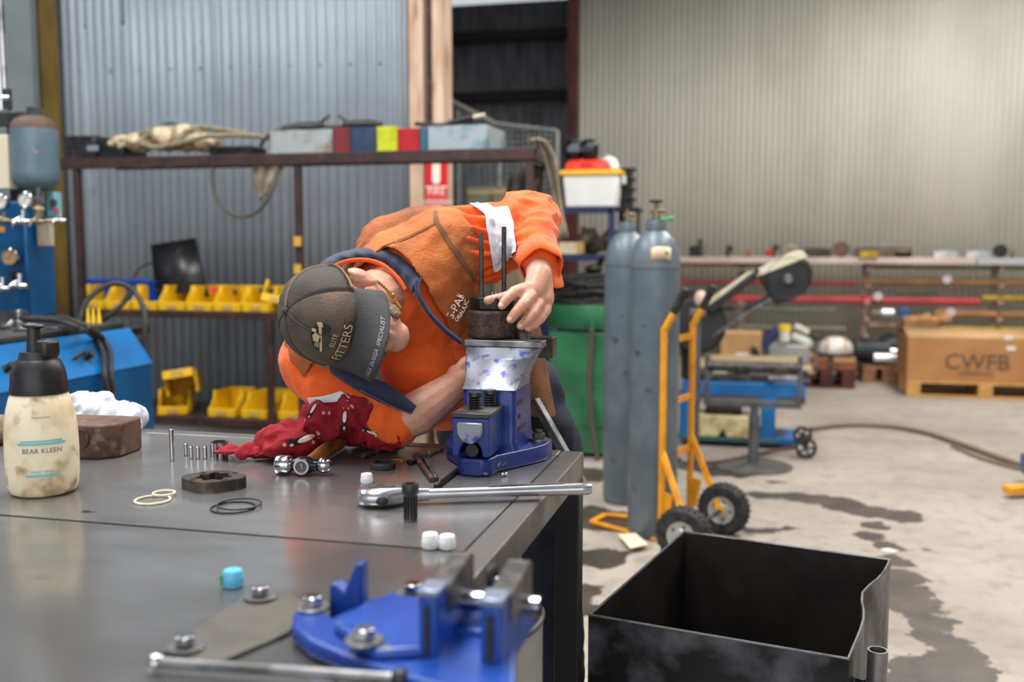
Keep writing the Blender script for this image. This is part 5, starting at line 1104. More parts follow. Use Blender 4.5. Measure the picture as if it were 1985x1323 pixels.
# top shelf clutter
def tray(px0, px1, py0, py1, c, lab, name='metal_tray', Y0=5.44, d=.4, wear=None, grp=None):
    a, b3 = PY(px0, py1, Y0), PY(px1, py1, Y0); zt = PY((px0 + px1) / 2, py0, Y0).z; hh = max(.05, zt - zT - .011); w = b3.x - a.x
    t = thing(name, lab, 'toolbox', ((a.x + b3.x) / 2, Y0, zT + .011), 0, grp); m = mat('tray_%d_%d_%d' % c, C(*c), .45, .1, C(*(wear or tuple(int(v * .75) for v in c))), 9, .48, .66, bump=.1); e = .004
    for nm, bx in (('front', (-w / 2, w / 2, 0, e, 0, hh)), ('back', (-w / 2, w / 2, d - e, d, 0, hh)), ('end', (-w / 2, -w / 2 + e, e, d - e, 0, hh)), ('end', (w / 2 - e, w / 2, e, d - e, 0, hh)), ('bottom', (-w / 2, w / 2, 0, d, 0, e))): MB().box(*bx).build(nm, m, t, bevel=.001)
    MB().box(-w / 2 + .01, w / 2 - .01, .02, d - .02, e, hh * .8).build('contents', blackmetal, t); return t
tray(524, 644, 252, 288, (150, 156, 158), 'worn pale grey metal tray box, longest on the top shelf', wear=(120, 116, 96))
tray(646, 678, 247, 283, (112, 30, 34), 'dark red metal tray box beside the pale grey one', wear=(60, 40, 44))
tray(680, 729, 246, 281, (28, 52, 82), 'dark blue metal tray box between dark red and lime boxes', wear=(60, 66, 76))
tray(731, 769, 245, 279, (186, 190, 24), 'lime yellow metal tray box in the middle of the top shelf')
tray(771, 812, 249, 278, (170, 12, 26), 'bright red metal tray box beside the lime yellow one', Y0=5.46)
tray(814, 828, 246, 276, (44, 92, 116), 'narrow teal metal box between bright red box and silver box', Y0=5.47)
tray(830, 944, 243, 276, (150, 158, 164), 'silver metal tray box with flaking teal paint at the rack end', wear=(84, 122, 132))
def lumps(name, m, pts, lab, cat, base, vox=.008, dsp=None, world=True, flat=None):
    mb = MB()
    for c, r in pts: mb.ell(c, r if isinstance(r, tuple) else (r, r, r), n=12, m=8)
    o = remesh(mb, name, m, None, vox, 3, .5, dsp, world=False)
    b_ = Vector(base)
    for v in o.data.vertices:
        if flat is not None: v.co.z = max(v.co.z, flat)
        v.co -= b_
    o.location = b_; tag(o, lab, cat); return o
# welding gear lying on the boxes
def gun(px, py, ang, lab, s=1.0):
    p = PY(px, py, 5.55); t = thing('angle_grinder', lab, 'power tool', (p.x, p.y, p.z - .02), ang); mb = MB(); mb.tube([(-.14 * s, 0, .02), (-.05 * s, 0, .025), (.05 * s, 0, .022), (.12 * s, 0, .03)], [.014, .026, .03, .02], 12); mb.build('grip', black, t); mb = MB(); mb.tube([(.08 * s, 0, .03), (.12 * s, .0, .06), (.16 * s, 0, .09)], .01, 8); mb.build('side_handle', darksteel, t)
    mb = MB(); mb.cyl((.12 * s, 0, .0), (.12 * s, 0, .008), .045 * s, n=20); mb.build('disc', darksteel, t); return t
gun(590, 247, R(4), 'black hand grinder lying on the pale grey tray box'); gun(700, 243, R(170), 'black hand grinder lying on the dark blue tray box'); 
mb = MB(); mb.tube(crv([PY(505, 285, 5.42), PY(515, 268, 5.42), PY(540, 254, 5.5), PY(600, 249, 5.55), PY(650, 247, 5.6), PY(690, 246, 5.6)], 8), .012, 8); solo(mb, 'trailing_lead', rubber, 'black cord trailing over the pale grey tray box', 'cord', PY(505, 285, 5.42), world=True)
p = PY(885, 240, 5.5); t = thing('welding_torch', 'black handled torch with pale tip lying over the silver box', 'torch', (p.x, p.y, p.z)); 
MB().tube([PY(805, 240, 5.5), PY(850, 243, 5.5), PY(880, 240, 5.5)], .012, 8).build('cable', rubber, t, world=True); MB().tube([PY(870, 240, 5.5), PY(900, 231, 5.5), PY(918, 228, 5.5)], .018, 10).build('handle', black, t, world=True); MB().tube([PY(918, 228, 5.5), PY(940, 223, 5.5)], [.014, .012], 10).build('tip', mat('torch_tip', C(190, 186, 160), .5), t, world=True)
p = PY(830, 245, 5.6); MB().box(-.07, .07, 0, .1, 0, .03).build('red_case', redm, None); o = bpy.data.objects['red_case']; o.location = (p.x + .02, p.y, p.z - .03); tag(o, 'flat red case lying on the teal and silver boxes', 'case')
# black cases at the far end and the tied canvas roll
p0 = PY(112, 292, 5.45); p1 = PY(225, 292, 5.45)
bc_ = thing('black_case', 'black plastic case on the end of the top shelf above the blue machine', 'case', ((p0.x + p1.x) / 2, 5.5, zT + .011)); w = p1.x - p0.x
MB().box(-w / 2, w / 2 * .1, 0, .3, 0, .14).build('case_body', black, bc_, bevel=.01); MB().box(0, w / 2, .02, .28, 0, .125).build('case_body', mat('case_black_gloss', C(24, 24, 26), .25), bc_, bevel=.012); MB().box(-w / 2 - .005, w * .02, -.004, .3, .12, .15).build('lid', black, bc_, bevel=.006); MB().box(-.03, .05, -.008, .0, .05, .085).build('latch', mat('latch_grey', C(120, 124, 140), .4), bc_, bevel=.002)
canv = mat('canvas_dirty', C(196, 178, 148), .9, 0, C(140, 116, 88), 11, bump=.3)
lumps('canvas_roll', canv, [(PY(240, 280, 5.6), (.09, .1, .05)), (PY(275, 276, 5.6), (.1, .1, .055)), (PY(320, 270, 5.6), (.11, .1, .075)), (PY(360, 268, 5.6), (.11, .1, .08)), (PY(395, 276, 5.6), (.1, .1, .055))], 'dirty cream canvas roll tied up on the top shelf', 'canvas', (PY(310, 280, 5.6).x, 5.6, zT + .011), .009, folds(.02, 14), flat=zT + .011)
ropem = mat('rope_khaki', C(134, 126, 100), .85, 0, C(110, 102, 80), 30)
mb = MB(); mb.tube(crv([PY(*q) for q in ((270, 262, 5.48), (290, 254, 5.48), (275, 275, 5.46), (300, 286, 5.45), (340, 280, 5.45), (400, 265, 5.45), (460, 262, 5.5), (500, 264, 5.5), (520, 268, 5.5))], 8), .016, 8)
mb.tube(crv([PY(*q) for q in ((345, 275, 5.46), (360, 255, 5.5), (390, 247, 5.55), (430, 252, 5.55), (480, 258, 5.55))], 8), .014, 8); solo(mb, 'rope', ropem, 'thick khaki rope wound round the canvas roll on the top shelf', 'rope', PY(270, 262, 5.48), world=True)
mb = MB(); mb.tube(crv([PY(*q) for q in ((312, 240, 5.7), (335, 236, 5.7), (365, 243, 5.7), (420, 250, 5.7), (440, 256, 5.7))], 8), .02, 8); solo(mb, 'blue_strap', mat('strap_bluegrey', C(96, 116, 122), .8), 'blue-grey strap lying on the canvas roll', 'strap', PY(312, 240, 5.7), world=True)
p = PY(445, 292, 5.5); MB().box(-.14, .14, 0, .2, 0, .06).build('dark_tray', blackmetal, None, bevel=.004); o = bpy.data.objects['dark_tray']; o.location = (p.x, 5.5, zT + .011); tag(o, 'low dark oily tray beside the canvas roll on the top shelf', 'tray')
mb = MB(); mb.tube(crv([PY(413, 310, 5.42), PY(411, 345, 5.4), PY(420, 385, 5.4), PY(445, 412, 5.4), PY(475, 420, 5.4), PY(505, 405, 5.4), PY(525, 375, 5.4), PY(540, 340, 5.42), PY(550, 312, 5.44)], 8), .012, 8)
solo(mb, 'hanging_hose', mat('hose_olive', C(70, 68, 58), .6), 'olive hose hanging in a loop below the top shelf', 'hose', PY(413, 310, 5.42), world=True)
mb = MB(); rows = []
for j in range(9):
    s = j / 8; y = 314 + 70 * s; x0 = 490 + 12 * s ** 2; x1 = 553 - 34 * s ** 1.6; rows.append([PY(x0 + (x1 - x0) * i / 8, y + 5 * math.sin(i * .8) * s, 5.42 + .014 * math.sin(i * 1.9 + s * 2)) for i in range(9)])
mb.loft(rows, closed=False, cap=False); solo(mb, 'hanging_rag', mat('rag_grey_brown', C(150, 136, 122), .95, 0, C(112, 98, 86), 12, bump=.3), 'grey-brown rag hanging from the top shelf', 'rag', PY(520, 314, 5.42), world=True, solid=.004, smooth=80)
# canvas drape over the end of the rack
drp = mat('drape_khaki', C(148, 132, 108), .95, 0, C(112, 98, 80), 10, bump=.3); mb = MB(); rows = []
edge = [(1022, 272, 1046, 268), (1038, 274, 1062, 274), (1052, 300, 1076, 300), (1064, 340, 1082, 335), (1072, 380, 1088, 380), (1077, 420, 1094, 420), (1082, 470, 1100, 462)]
for k in range(len(edge) * 3 - 2):
    i = min(k // 3, len(edge) - 2); f = (k - 3 * i) / 3; e = [edge[i][q] * (1 - f) + edge[i + 1][q] * f for q in range(4)]
    rows.append([PY(e[0] + (e[2] - e[0]) * m_ / 8, e[1] + (e[3] - e[1]) * m_ / 8, 5.45 + .03 * math.sin(m_ * 2.1 + k * .1)) for m_ in range(9)])
mb.loft(rows, closed=False, cap=False); solo(mb, 'canvas_drape', drp, 'long khaki cloth draped over the end of the rack', 'cloth', PY(1040, 270, 5.45), world=True, solid=.01, smooth=80)
mb = MB(); rows = []
for j in range(9):
    s = j / 8; rows.append([PY(988 + 70 * i / 10 - 10 * math.sin(s * 3), 318 + 170 * s + 14 * abs(i - 7) / 7 * (1 - s), 5.85 + .03 * math.sin(i * 1.5 + s)) for i in range(11)])
mb.loft(rows, closed=False, cap=False); solo(mb, 'hanging_sack', mat('sack_dark', C(92, 80, 70), .95, 0, C(62, 54, 48), 9, bump=.3), 'dark brown sacking hanging behind the rack end', 'sack', PY(1020, 330, 5.85), world=True, solid=.008, smooth=80)
# fire extinguisher sign
a, b4 = PY(820, 308, 6.44), PY(863, 308, 6.44); zb = PY(840, 400, 6.44).z; sx = (a.x + b4.x) / 2; w = b4.x - a.x; sg = thing('fire_sign', 'red fire extinguisher location sign on the pale column', 'sign', (sx, 6.485, zb))
hS = a.z - zb + .12; signred = mat('sign_red', C(206, 26, 34), .4); signw = mat('sign_white', C(236, 226, 214), .45)
MB().box(-w / 2, w / 2, 0, .006, 0, hS).build('plate', signred, sg)
z1 = PY(840, 357, 6.44).z - zb
mb = MB(); mb.prism([(-w * .18, z1 + .03), (-w * .13, z1 + .005), (w * .13, z1 + .005), (w * .18, z1 + .03), (w * .18, hS - .06), (w * .1, hS - .02), (-w * .1, hS - .02), (-w * .18, hS - .06)], -.003, -.0005, 'y'); mb.build('extinguisher_symbol', signw, sg)
mb = MB(); mb.tube([(-w * .06, -.002, hS - .03), (-w * .3, -.002, hS - .06), (-w * .3, -.002, hS - .12)], .006, 6); mb.build('nozzle_symbol', signw, sg)
MB().box(-w / 2, w / 2, -.002, 0, z1 - .02, z1 - .012).build('divider', signw, sg); MB().box(-w / 2, w / 2, -.0015, 0, 0, z1 * .38).build('text_band', mat('sign_faded_pink', C(206, 110, 108), .5), sg)
text_on('sign_text', 'FIRE', .07, signw, sg, lambda x, y: Vector((sx + x, 6.482, zb + z1 * .66 + y))); text_on('sign_text', 'EXTINGUISHER', .031, signw, sg, lambda x, y: Vector((sx + x, 6.481, zb + z1 * .19 + y)))
# wire mesh screen behind the rack
ms = thing('mesh_screen', 'grey wire mesh screen with sloping top rail behind the rack end', 'fence', (-1.9, 8.6, 0)); galv = mat('galvanised', C(150, 152, 150), .5, .4, C(126, 128, 126), 12)
MY = 8.6; top = [PY(866, 192, MY), PY(960, 240, MY), PY(1080, 254, MY)]; rail = mat('rail_weathered', C(150, 140, 126), .7)
MB().tube([top[0], top[1]], .02, 8).build('top_rail', rail, ms, world=True); MB().tube([top[1], top[2]], .02, 8).build('top_rail', galv, ms, world=True); MB().tube([top[2], Vector((top[2].x, MY, 0))], .022, 8).build('end_post', galv, ms, world=True)
for px in (888, 968): p = PY(px, 300, MY); zt = PY(px, 205 + (px - 866) * .47, MY).z; MB().tube([Vector((p.x, MY, 0)), Vector((p.x, MY, zt))], .022, 8).build('mid_post', galv, ms, world=True)
mb = MB(); x = top[0].x; k = 0
def ztop(x):
    if x < top[1].x: f = (x - top[0].x) / (top[1].x - top[0].x); return top[0].z + (top[1].z - top[0].z) * f
    f = (x - top[1].x) / (top[2].x - top[1].x); return top[1].z + (top[2].z - top[1].z) * f
while x < top[2].x: mb.bar((x, MY, .1), (x, MY, ztop(x)), .007, .007, (0, 1, 0)); x += .05
z = .1
while z < top[0].z:
    xe = top[2].x if z < top[2].z else (top[1].x + (top[2].x - top[1].x) * (z - top[1].z) / (top[2].z - top[1].z) if z < top[1].z else top[0].x + (top[1].x - top[0].x) * (z - top[0].z) / (top[1].z - top[0].z))
    mb.bar((top[0].x, MY - .003, z), (xe, MY - .003, z), .007, .007); z += .05
o = mb.build('wire_mesh', galv, ms, world=True, smooth=0); o['kind'] = 'stuff'
# carton and timber offcut seen through the mesh and in the gap at the elbow
for i, (x0, x1, y0, y1, Yv, c, lab) in enumerate(((905, 952, 362, 480, 7.6, (120, 124, 104), 'grey-green carton standing behind the rack end'), (955, 990, 360, 480, 7.4, (132, 112, 92), 'brown carton standing behind the rack end'), (960, 1005, 470, 560, 6.4, (150, 132, 108), 'pale brown carton on a trolley behind the arm of the worker'))):
    a, b5 = PY(x0, y1, Yv), PY(x1, y1, Yv); zt = PY(x0, y0, Yv).z; t = thing('carton', lab, 'box', ((a.x + b5.x) / 2, Yv + .15, 0)); m = mat('carton_%d' % i, C(*c), .9, 0, C(*[int(v * .85) for v in c]), 5)
    MB().box(a.x, b5.x, Yv, Yv + .3, .45, zt).build('box_body', m, t, world=True, bevel=.003); MB().box(a.x - .02, b5.x + .02, Yv, Yv + .34, 0.0, .45).build('stand', blackmetal, t, world=True); MB().box(a.x, b5.x, Yv - .002, Yv, zt - .06, zt - .03).build('tape', mat('tape_tan', C(170, 150, 110), .5), t, world=True)
# ================================================================== gas cylinders
gas = mat('cylinder_grey_paint', C(98, 110, 118), .36, .1, C(84, 95, 104), 5, c3=C(62, 62, 64), sc3=13, lo3=.66, hi3=.74, rvar=.1)
def gas_cylinder(px, py, label, rr=.119, top=1.5):
    p = PZ(px, py); t = thing('gas_cylinder', label, 'gas cylinder', (p.x, p.y, 0), R(random.uniform(0, 90)), 'grey gas cylinders')
    prof = [(0, 0), (rr * .9, 0), (rr, .03), (rr, top - .22), (rr * .985, top - .17), (rr * .92, top - .12), (rr * .78, top - .075), (rr * .6, top - .045), (rr * .42, top - .028), (rr * .36, top - .02), (rr * .36, top + .03), (0, top + .03)]
    MB().lathe(prof, 40).build('shell', gas, t, smooth=50)
    MB().ring((0, 0, top - .02), (0, 0, 1), rr * .42, rr * .3, .035, 24).build('neck_ring', gas, t, bevel=.002)
    mb = MB(); mb.lathe([(0, top + .03), (.018, top + .03), (.018, top + .05), (.012, top + .055), (.012, top + .1), (0, top + .1)], 14); mb.cyl((0, 0, top + .07), (.04, 0, top + .07), .012); mb.cyl((0, 0, top + .065), (-.025, 0, top + .065), .009); mb.build('valve_body', brassd, t)
    mb = MB(); mb.lathe([(0, top + .1), (.007, top + .1), (.007, top + .108), (.03, top + .108), (.032, top + .113), (.03, top + .12), (0, top + .12)], 12); mb.build('hand_wheel', black, t)
    mb = MB(); mb.torus((0, 0, top - .2), rr, .0022, n=40, m=5); mb.build('shoulder_band', mat('scuff_brown', C(84, 74, 66), .6), t)
    return t
c1 = gas_cylinder(1263, 1036, 'grey gas cylinder standing against the yellow hand truck'); c1.rotation_euler = (0, 0, R(30))
c2 = gas_cylinder(1210, 972, 'grey gas cylinder standing behind the one on the hand truck')
pl = Vector(c1.location); lblm = mat('label_peach', C(214, 190, 166), .6, 0, C(190, 160, 130), 20); grn = mat('tag_green', C(60, 150, 84), .5)
def on_cyl(x, z, r=.1185, a0=-80): a = R(a0) + x / r; return Vector((pl.x + r * math.cos(a), pl.y + r * math.sin(a), z))
mb = MB(); n = 10; vs = []
for i in range(n + 1):
    for z, rr in ((1.335, .1175), (1.365, .115), (1.395, .107)): vs.append(on_cyl(-.03 + .1 * i / n, z + .008 * math.sin(i / n * 3.1), rr + .0025))
mb.add(vs, [(3 * i + j, 3 * i + 3 + j, 3 * i + 4 + j, 3 * i + 1 + j) for i in range(n) for j in (0, 1)]); mb.v = [c1.matrix_basis.inverted() @ p for p in mb.v]; TM[c1.name] = c1.matrix_basis.copy(); lb = mb.build('label', lblm, c1, smooth=80, solid=.001)
mb = MB(); mb.box(-.008, .008, -.002, .0, -.008, .008, Matrix.Translation(c1.matrix_basis.inverted() @ on_cyl(.045, 1.37, .118))); mb.build('label_mark', grn, lb)
mb = MB(); mb.tube([c1.matrix_basis.inverted() @ (pl + Vector(q)) for q in ((.03, -.03, 1.53), (.05, -.06, 1.525), (.09, -.06, 1.535))], .009, 6); mb.build('green_tag', grn, c1)

# ================================================================== yellow hand truck
yt = mat('hand_truck_yellow', C(226, 152, 22), .42, 0, C(206, 132, 16), 12, c3=C(130, 92, 40), sc3=20, lo3=.68, hi3=.76)
w1, w2 = PZ(1325, 1090), PZ(1402, 1035); axd = (w2 - w1).normalized(); inw = Vector((-axd.y, axd.x, 0))
if inw.x > 0: inw = -inw
N0 = PZ(1281, 1052); Nf = N0 + axd * .36
ht = thing('hand_truck', 'yellow two-wheeled hand truck with black grips carrying the gas cylinder', 'hand truck', ((N0 + Nf) / 2))
ht.location.z = 0; TM[ht.name] = Matrix.Translation(Vector(((N0.x + Nf.x) / 2, (N0.y + Nf.y) / 2, 0)))
for s, b0 in ((0, N0), (1, Nf)):
    pts = [b0 + Vector((0, 0, .03)), b0 + Vector((0, 0, .5)), b0 + Vector((0, 0, .98)), b0 + Vector((.0, 0, 1.02)) - inw * .006, b0 + Vector((0, 0, 1.1)) - inw * .05]
    MB().tube(crv(pts, 6), .0165, 12).build('upright_tube', yt, ht, world=True)
    e0, e1 = b0 + Vector((0, 0, 1.095)) - inw * .047, b0 + Vector((0, 0, 1.21)) - inw * .105
    MB().cyl(e0, e1, .019).build('grip', rubber, ht, world=True, bevel=.004)
    wc = (w1 if s == 0 else w2) + Vector((0, 0, .125)); 
    strut_top = b0 + Vector((0, 0, .44 if s == 0 else .46)); MB().bar(strut_top, wc - axd * (.05 if s else -.05), .03, .012, axd).build('strut', yt, ht, world=True, bevel=.002)
    mb = MB(); mb.lathe([(.062, -.036), (.085, -.04), (.112, -.038), (.125, -.022), (.1275, 0), (.125, .022), (.112, .038), (.085, .04), (.062, .036)], 36, wc, axd); tyre = mb.build('tyre', rubber, ht, world=True, smooth=45)
    mb = MB()
    for k in range(28):
        a = 2 * math.pi * k / 28; x_, y_, _ = frame(axd); d_ = x_ * math.cos(a) + y_ * math.sin(a); mb.bar(wc + d_ * .1265 - axd * .026, wc + d_ * .1265 + axd * .026, .01, .004, d_)
    mb.build('tread', rubber, tyre, world=True)
    rimm = mat('wheel_rim_galv', C(176, 176, 172), .4, .5); rim = MB().lathe([(0, -.046), (.03, -.046), (.036, -.037), (.056, -.038), (.066, -.043), (.066, .043), (.056, .038), (.036, .037), (.03, .046), (0, .046)], 30, wc, axd).build('wheel_rim', rimm, ht, world=True, smooth=35)
    for k in range(5):
        a = 2 * math.pi * k / 5; x_, y_, _ = frame(axd); q = wc + (x_ * math.cos(a) + y_ * math.sin(a)) * .045; MB().cyl(q - axd * .043, q - axd * .036, .006, n=8).build('rim_bolt', darksteel, rim, world=True)
    MB().cyl(wc - axd * .055, wc - axd * .03, .016, n=12).build('hub', yt if s else chrome, ht, world=True)
    MB().bar(b0 + Vector((0, 0, .1)) - inw * .01, b0 + Vector((0, 0, .24)) - inw * .035, .006, .05, inw).build('axle_plate', yt, ht, world=True)
MB().cyl(w1 + Vector((0, 0, .125)), w2 + Vector((0, 0, .125)), .01).build('axle', darksteel, ht, world=True)
for z in (.96, .66, .40): MB().bar(N0 + Vector((0, 0, z)), Nf + Vector((0, 0, z)), .012, .032).build('cross_bar', yt, ht, world=True, bevel=.002)
ta, tb2 = N0 + inw * .42, Nf + inw * .42
for a, b in ((N0, ta + axd * .1), (Nf, tb2 - axd * .1), (ta + axd * .1, tb2 - axd * .1)): MB().bar(a + Vector((0, 0, .012)), b + Vector((0, 0, .012)), .03, .014).build('toe_bar', yt, ht, world=True, bevel=.002)
MB().bar(N0 + Vector((0, 0, .02)), Nf + Vector((0, 0, .02)), .03, .04).build('foot_bar', yt, ht, world=True)
cpts = [PZ(a, b) for a, b in ((1198, 1048), (1232, 1046), (1256, 1068), (1222, 1076))]; mb = MB(); mb.prism([(p.x, p.y) for p in cpts], .028, .031); solo(mb, 'paper_tag', mat('card_cream', C(226, 212, 180), .8), 'cream card tag lying on the toe of the hand truck', 'tag', (cpts[0].x, cpts[0].y, .028), world=True)

# ================================================================== green parts washer with hose coil, behind the worker
green = mat('machine_green', C(40, 120, 78), .45, 0, C(30, 98, 62), 4, c3=C(64, 84, 66), sc3=9, lo3=.62, hi3=.76)
GY = 6.4; gx = PY(1120, 640, GY).x; gm = thing('green_machine', 'green steel parts machine with round tub behind the gas cylinders', 'machine', (gx, GY + .3, 0))
gz0, gz1, gz2 = PY(1110, 645, GY).z, PY(1110, 638, GY).z, PY(1110, 592, GY).z; x0, x1 = PY(1064, 700, GY).x, PY(1210, 700, GY).x
MB().box(x0, x1, GY, GY + .5, .03, gz0).build('cabinet', green, gm, world=True, bevel=.008); MB().lathe([(0, gz1), (.29, gz1), (.295, gz1 + .01), (.295, gz2 - .01), (.29, gz2), (.27, gz2), (.27, gz2 - .06), (0, gz2 - .06)], 40, ((x0 + x1) / 2 - .02, GY + .27, 0)).build('tub', green, gm, world=True, smooth=40)
MB().box(x0 + .05, x1 - .02, GY + .02, GY + .48, gz0, gz1).build('tub_support', blackmetal, gm, world=True); a, b6 = PY(1130, 745, GY), PY(1190, 830, GY); MB().box(a.x, b6.x, GY - .008, GY, b6.z, a.z).build('access_panel', green, gm, world=True, bevel=.003)
p = PY(1147, 640, GY - .05); MB().tube(crv([p, PY(1146, 670, GY - .05), PY(1142, 740, GY - .06), PY(1148, 830, GY - .06), PY(1160, 900, GY - .06)], 6), .018, 8).build('drain_hose', mat('hose_brown', C(84, 72, 62), .6), gm, world=True); MB().cyl(PY(1147, 620, GY - .03), PY(1147, 662, GY - .05), .014).build('hose_tap', green, gm, world=True)
for k in range(2): MB().box(x0 + .03 + k * (x1 - x0 - .1), x0 + .07 + k * (x1 - x0 - .1), GY + .05, GY + .45, 0, .03).build('skid', blackmetal, gm, world=True)
mb = MB(); cxx, cyy = (x0 + x1) / 2 - .02, GY + .27
for k in range(9): 
    zz = gz2 + .015 + .021 * k; rr_ = .25 - .012 * (k % 3); mb.tube([Vector((cxx + rr_ * math.cos(2 * math.pi * i / 32) + .01 * math.sin(k * 2.1), cyy + rr_ * math.sin(2 * math.pi * i / 32), zz + .012 * math.sin(i * .7 + k))) for i in range(32)], .014, 7, closed=True)
solo(mb, 'hose_coil', rubber, 'black hose coiled on top of the green machine', 'hose', (cxx, cyy, gz2), world=True)
mb = MB(); mb.ell((0, 0, .03), (.06, .05, .035)); mb.cyl((.03, 0, .03), (.06, -.02, .11), .02); o = solo(mb, 'old_pump', blackmetal, 'dark oily pump lying on the hose coil', 'pump', (cxx + .02, cyy, gz2 + .2))

# ================================================================== navy shelving with tubs and helmets
nb = mat('shelving_navy', C(26, 38, 88), .45, 0, C(20, 30, 70), 6); SY = 7.3
nx0, nx1 = PY(1060, 400, SY).x, PY(1186, 400, SY).x; z1_, z2_ = PY(1130, 402, SY).z, PY(1130, 494, SY).z
ns = thing('navy_shelving', 'navy blue steel shelving unit behind the gas cylinders', 'shelf', ((nx0 + nx1) / 2, SY + .25, 0))
for x in (nx0, nx1):
    for y in (SY, SY + .5): MB().box(x - .022, x + .022, y, y + .03, 0, z1_).build('post', nb, ns, world=True)
for z in (z1_, z2_, .5):
    MB().box(nx0, nx1, SY, SY + .03, z - .045, z).build('shelf_rail', nb, ns, world=True); MB().box(nx0, nx1 + .0, SY + .03, SY + .53, z - .02, z - .004).build('shelf_board', blackmetal, ns, world=True)
tub = thing('white_tub', 'white plastic tub with yellow rim on the navy shelving', 'tub', (PY(1143, 396, SY).x, SY + .2, z1_))
a, b7 = PY(1089, 396, SY + .05), PY(1197, 396, SY + .05); hh = PY(1140, 338, SY + .05).z - z1_; w = b7.x - a.x
mb = MB(); mb.loft([[Vector((sx * (w / 2 - .02 + .02 * f), sy * (.16 + .02 * f), z)) for sx, sy in ((-1, -1), (1, -1), (1, 1), (-1, 1))] for f, z in ((0, 0), (1, hh))]); mb.build('tub_body', whiteplastic, tub, bevel=.015, seg=3)
MB().box(-w / 2 - .02, w / 2 + .02, -.2, .2, hh - .008, hh + .03).build('yellow_rim', mat('rim_yellow', C(240, 186, 40), .4), tub, bevel=.008); MB().box(w / 2 + .005, w / 2 + .03, -.06, .06, hh - .07, hh - .008).build('handle', whiteplastic, tub, bevel=.006)
rc = thing('red_case', 'bright red plastic case on top of the white tub', 'case', (PY(1135, 328, SY).x, SY + .2, z1_ + hh + .031)); wr_ = PY(1178, 320, SY).x - PY(1092, 320, SY).x
mb = MB(); mb.loft([[Vector((sx * (wr_ / 2 - e), sy * (.15 - e), z)) for sx, sy in ((-1, -1), (1, -1), (1, 1), (-1, 1))] for e, z in ((0, 0), (.004, .05), (.03, .078))]); mb.build('case_shell', mat('case_red', C(232, 50, 24), .4), rc, bevel=.012, seg=3); MB().box(-.05, .05, -.156, -.148, .03, .05).build('case_latch', mat('case_red_dark', C(190, 36, 20), .4), rc)
for i, px in enumerate((1107, 1139)):
    p = PY(px, 306, SY + .1); t = thing('welding_helmet', ['black welding helmet on the red case, nearer the mesh screen', 'black welding helmet on the red case, nearer the white hard hat'][i], 'helmet', (p.x, SY + .2, z1_ + hh + .11), R(10 - 25 * i), 'welding helmets'); mb = MB()
    mb.lathe([(0, 0), (.05, .0), (.068, .03), (.072, .08), (.068, .12), (.05, .15), (.02, .165), (0, .166)], 24); mb.build('shell', mat('helmet_gloss', C(20, 20, 22), .25), t, smooth=60)
    MB().box(-.048, .048, -.08, -.06, .06, .105).build('visor', mat('visor_glass', C(70, 74, 80), .1, .3), t, bevel=.004); MB().torus((0, 0, .145), .05, .012, n=24).build('head_band', black, t)
p = PY(1174, 310, SY + .1); hh_ = thing('hard_hat', 'white hard hat beside the welding helmets', 'hard hat', (p.x, SY + .25, z1_ + hh + .031)); MB().lathe([(0, .0), (.09, .0), (.095, .012), (.078, .02), (.074, .05), (.055, .08), (.025, .095), (0, .098)], 28, (0, 0, .015)).build('shell', whiteplastic, hh_, smooth=60); MB().boxc((0, 0, .112), (.02, .12, .012)).build('ridge', whiteplastic, hh_, bevel=.005); MB().lathe([(0, 0), (.07, 0), (.07, .02), (0, .02)], 20).build('liner', black, hh_)
for i in range(4):
    p = PY(1207, 390 - 22 * i, SY + .25); mb = MB(); w = .075
    mb.loft([[Vector((sx * (w + e), sy * (w + e), z)) for sx, sy in ((-1, -1), (1, -1), (1, 1), (-1, 1))] for e, z in ((-.012, 0), (0, .06), (.018, .062), (.018, .074))]); solo(mb, 'parts_tray', black, ['black plastic crate at the bottom of the stack beside the white tub', 'black plastic crate second from the bottom beside the white tub', 'black plastic crate third from the bottom beside the white tub', 'black plastic crate topmost of the stack beside the white tub'][i], 'crate', (p.x, SY + .3, z1_ + .075 * i + .0), 'black crates stacked by the white tub', bevel=.003)
MB().box(nx1 + .022, PY(1232, 405, SY).x, SY + .1, SY + .5, z1_ - .03, z1_ - .002).build('side_wing', blackmetal, ns, world=True); x = PY(1235, 430, SY).x; MB().box(x - .015, x + .005, SY + .1, SY + .14, 0, z1_ - .002).build('wing_leg', blackmetal, ns, world=True)
a, b8 = PY(1082, 490, SY + .05), PY(1130, 490, SY + .05); p = thing('cream_box', 'cream metal box on the lower shelf of the navy shelving', 'box', ((a.x + b8.x) / 2, SY + .05, z2_)); w = b8.x - a.x; hq = PY(1100, 470, SY + .05).z - z2_; MB().box(-w / 2, w / 2, 0, .25, 0, hq).build('box_body', mat('box_cream', C(206, 192, 160), .6, 0, C(180, 160, 120), 10), p, bevel=.006); MB().box(w / 2 - .045, w / 2 + .004, -.004, .254, hq * .1, hq + .004).build('end_strap', mat('strap_ochre', C(170, 140, 84), .6), p, bevel=.003)
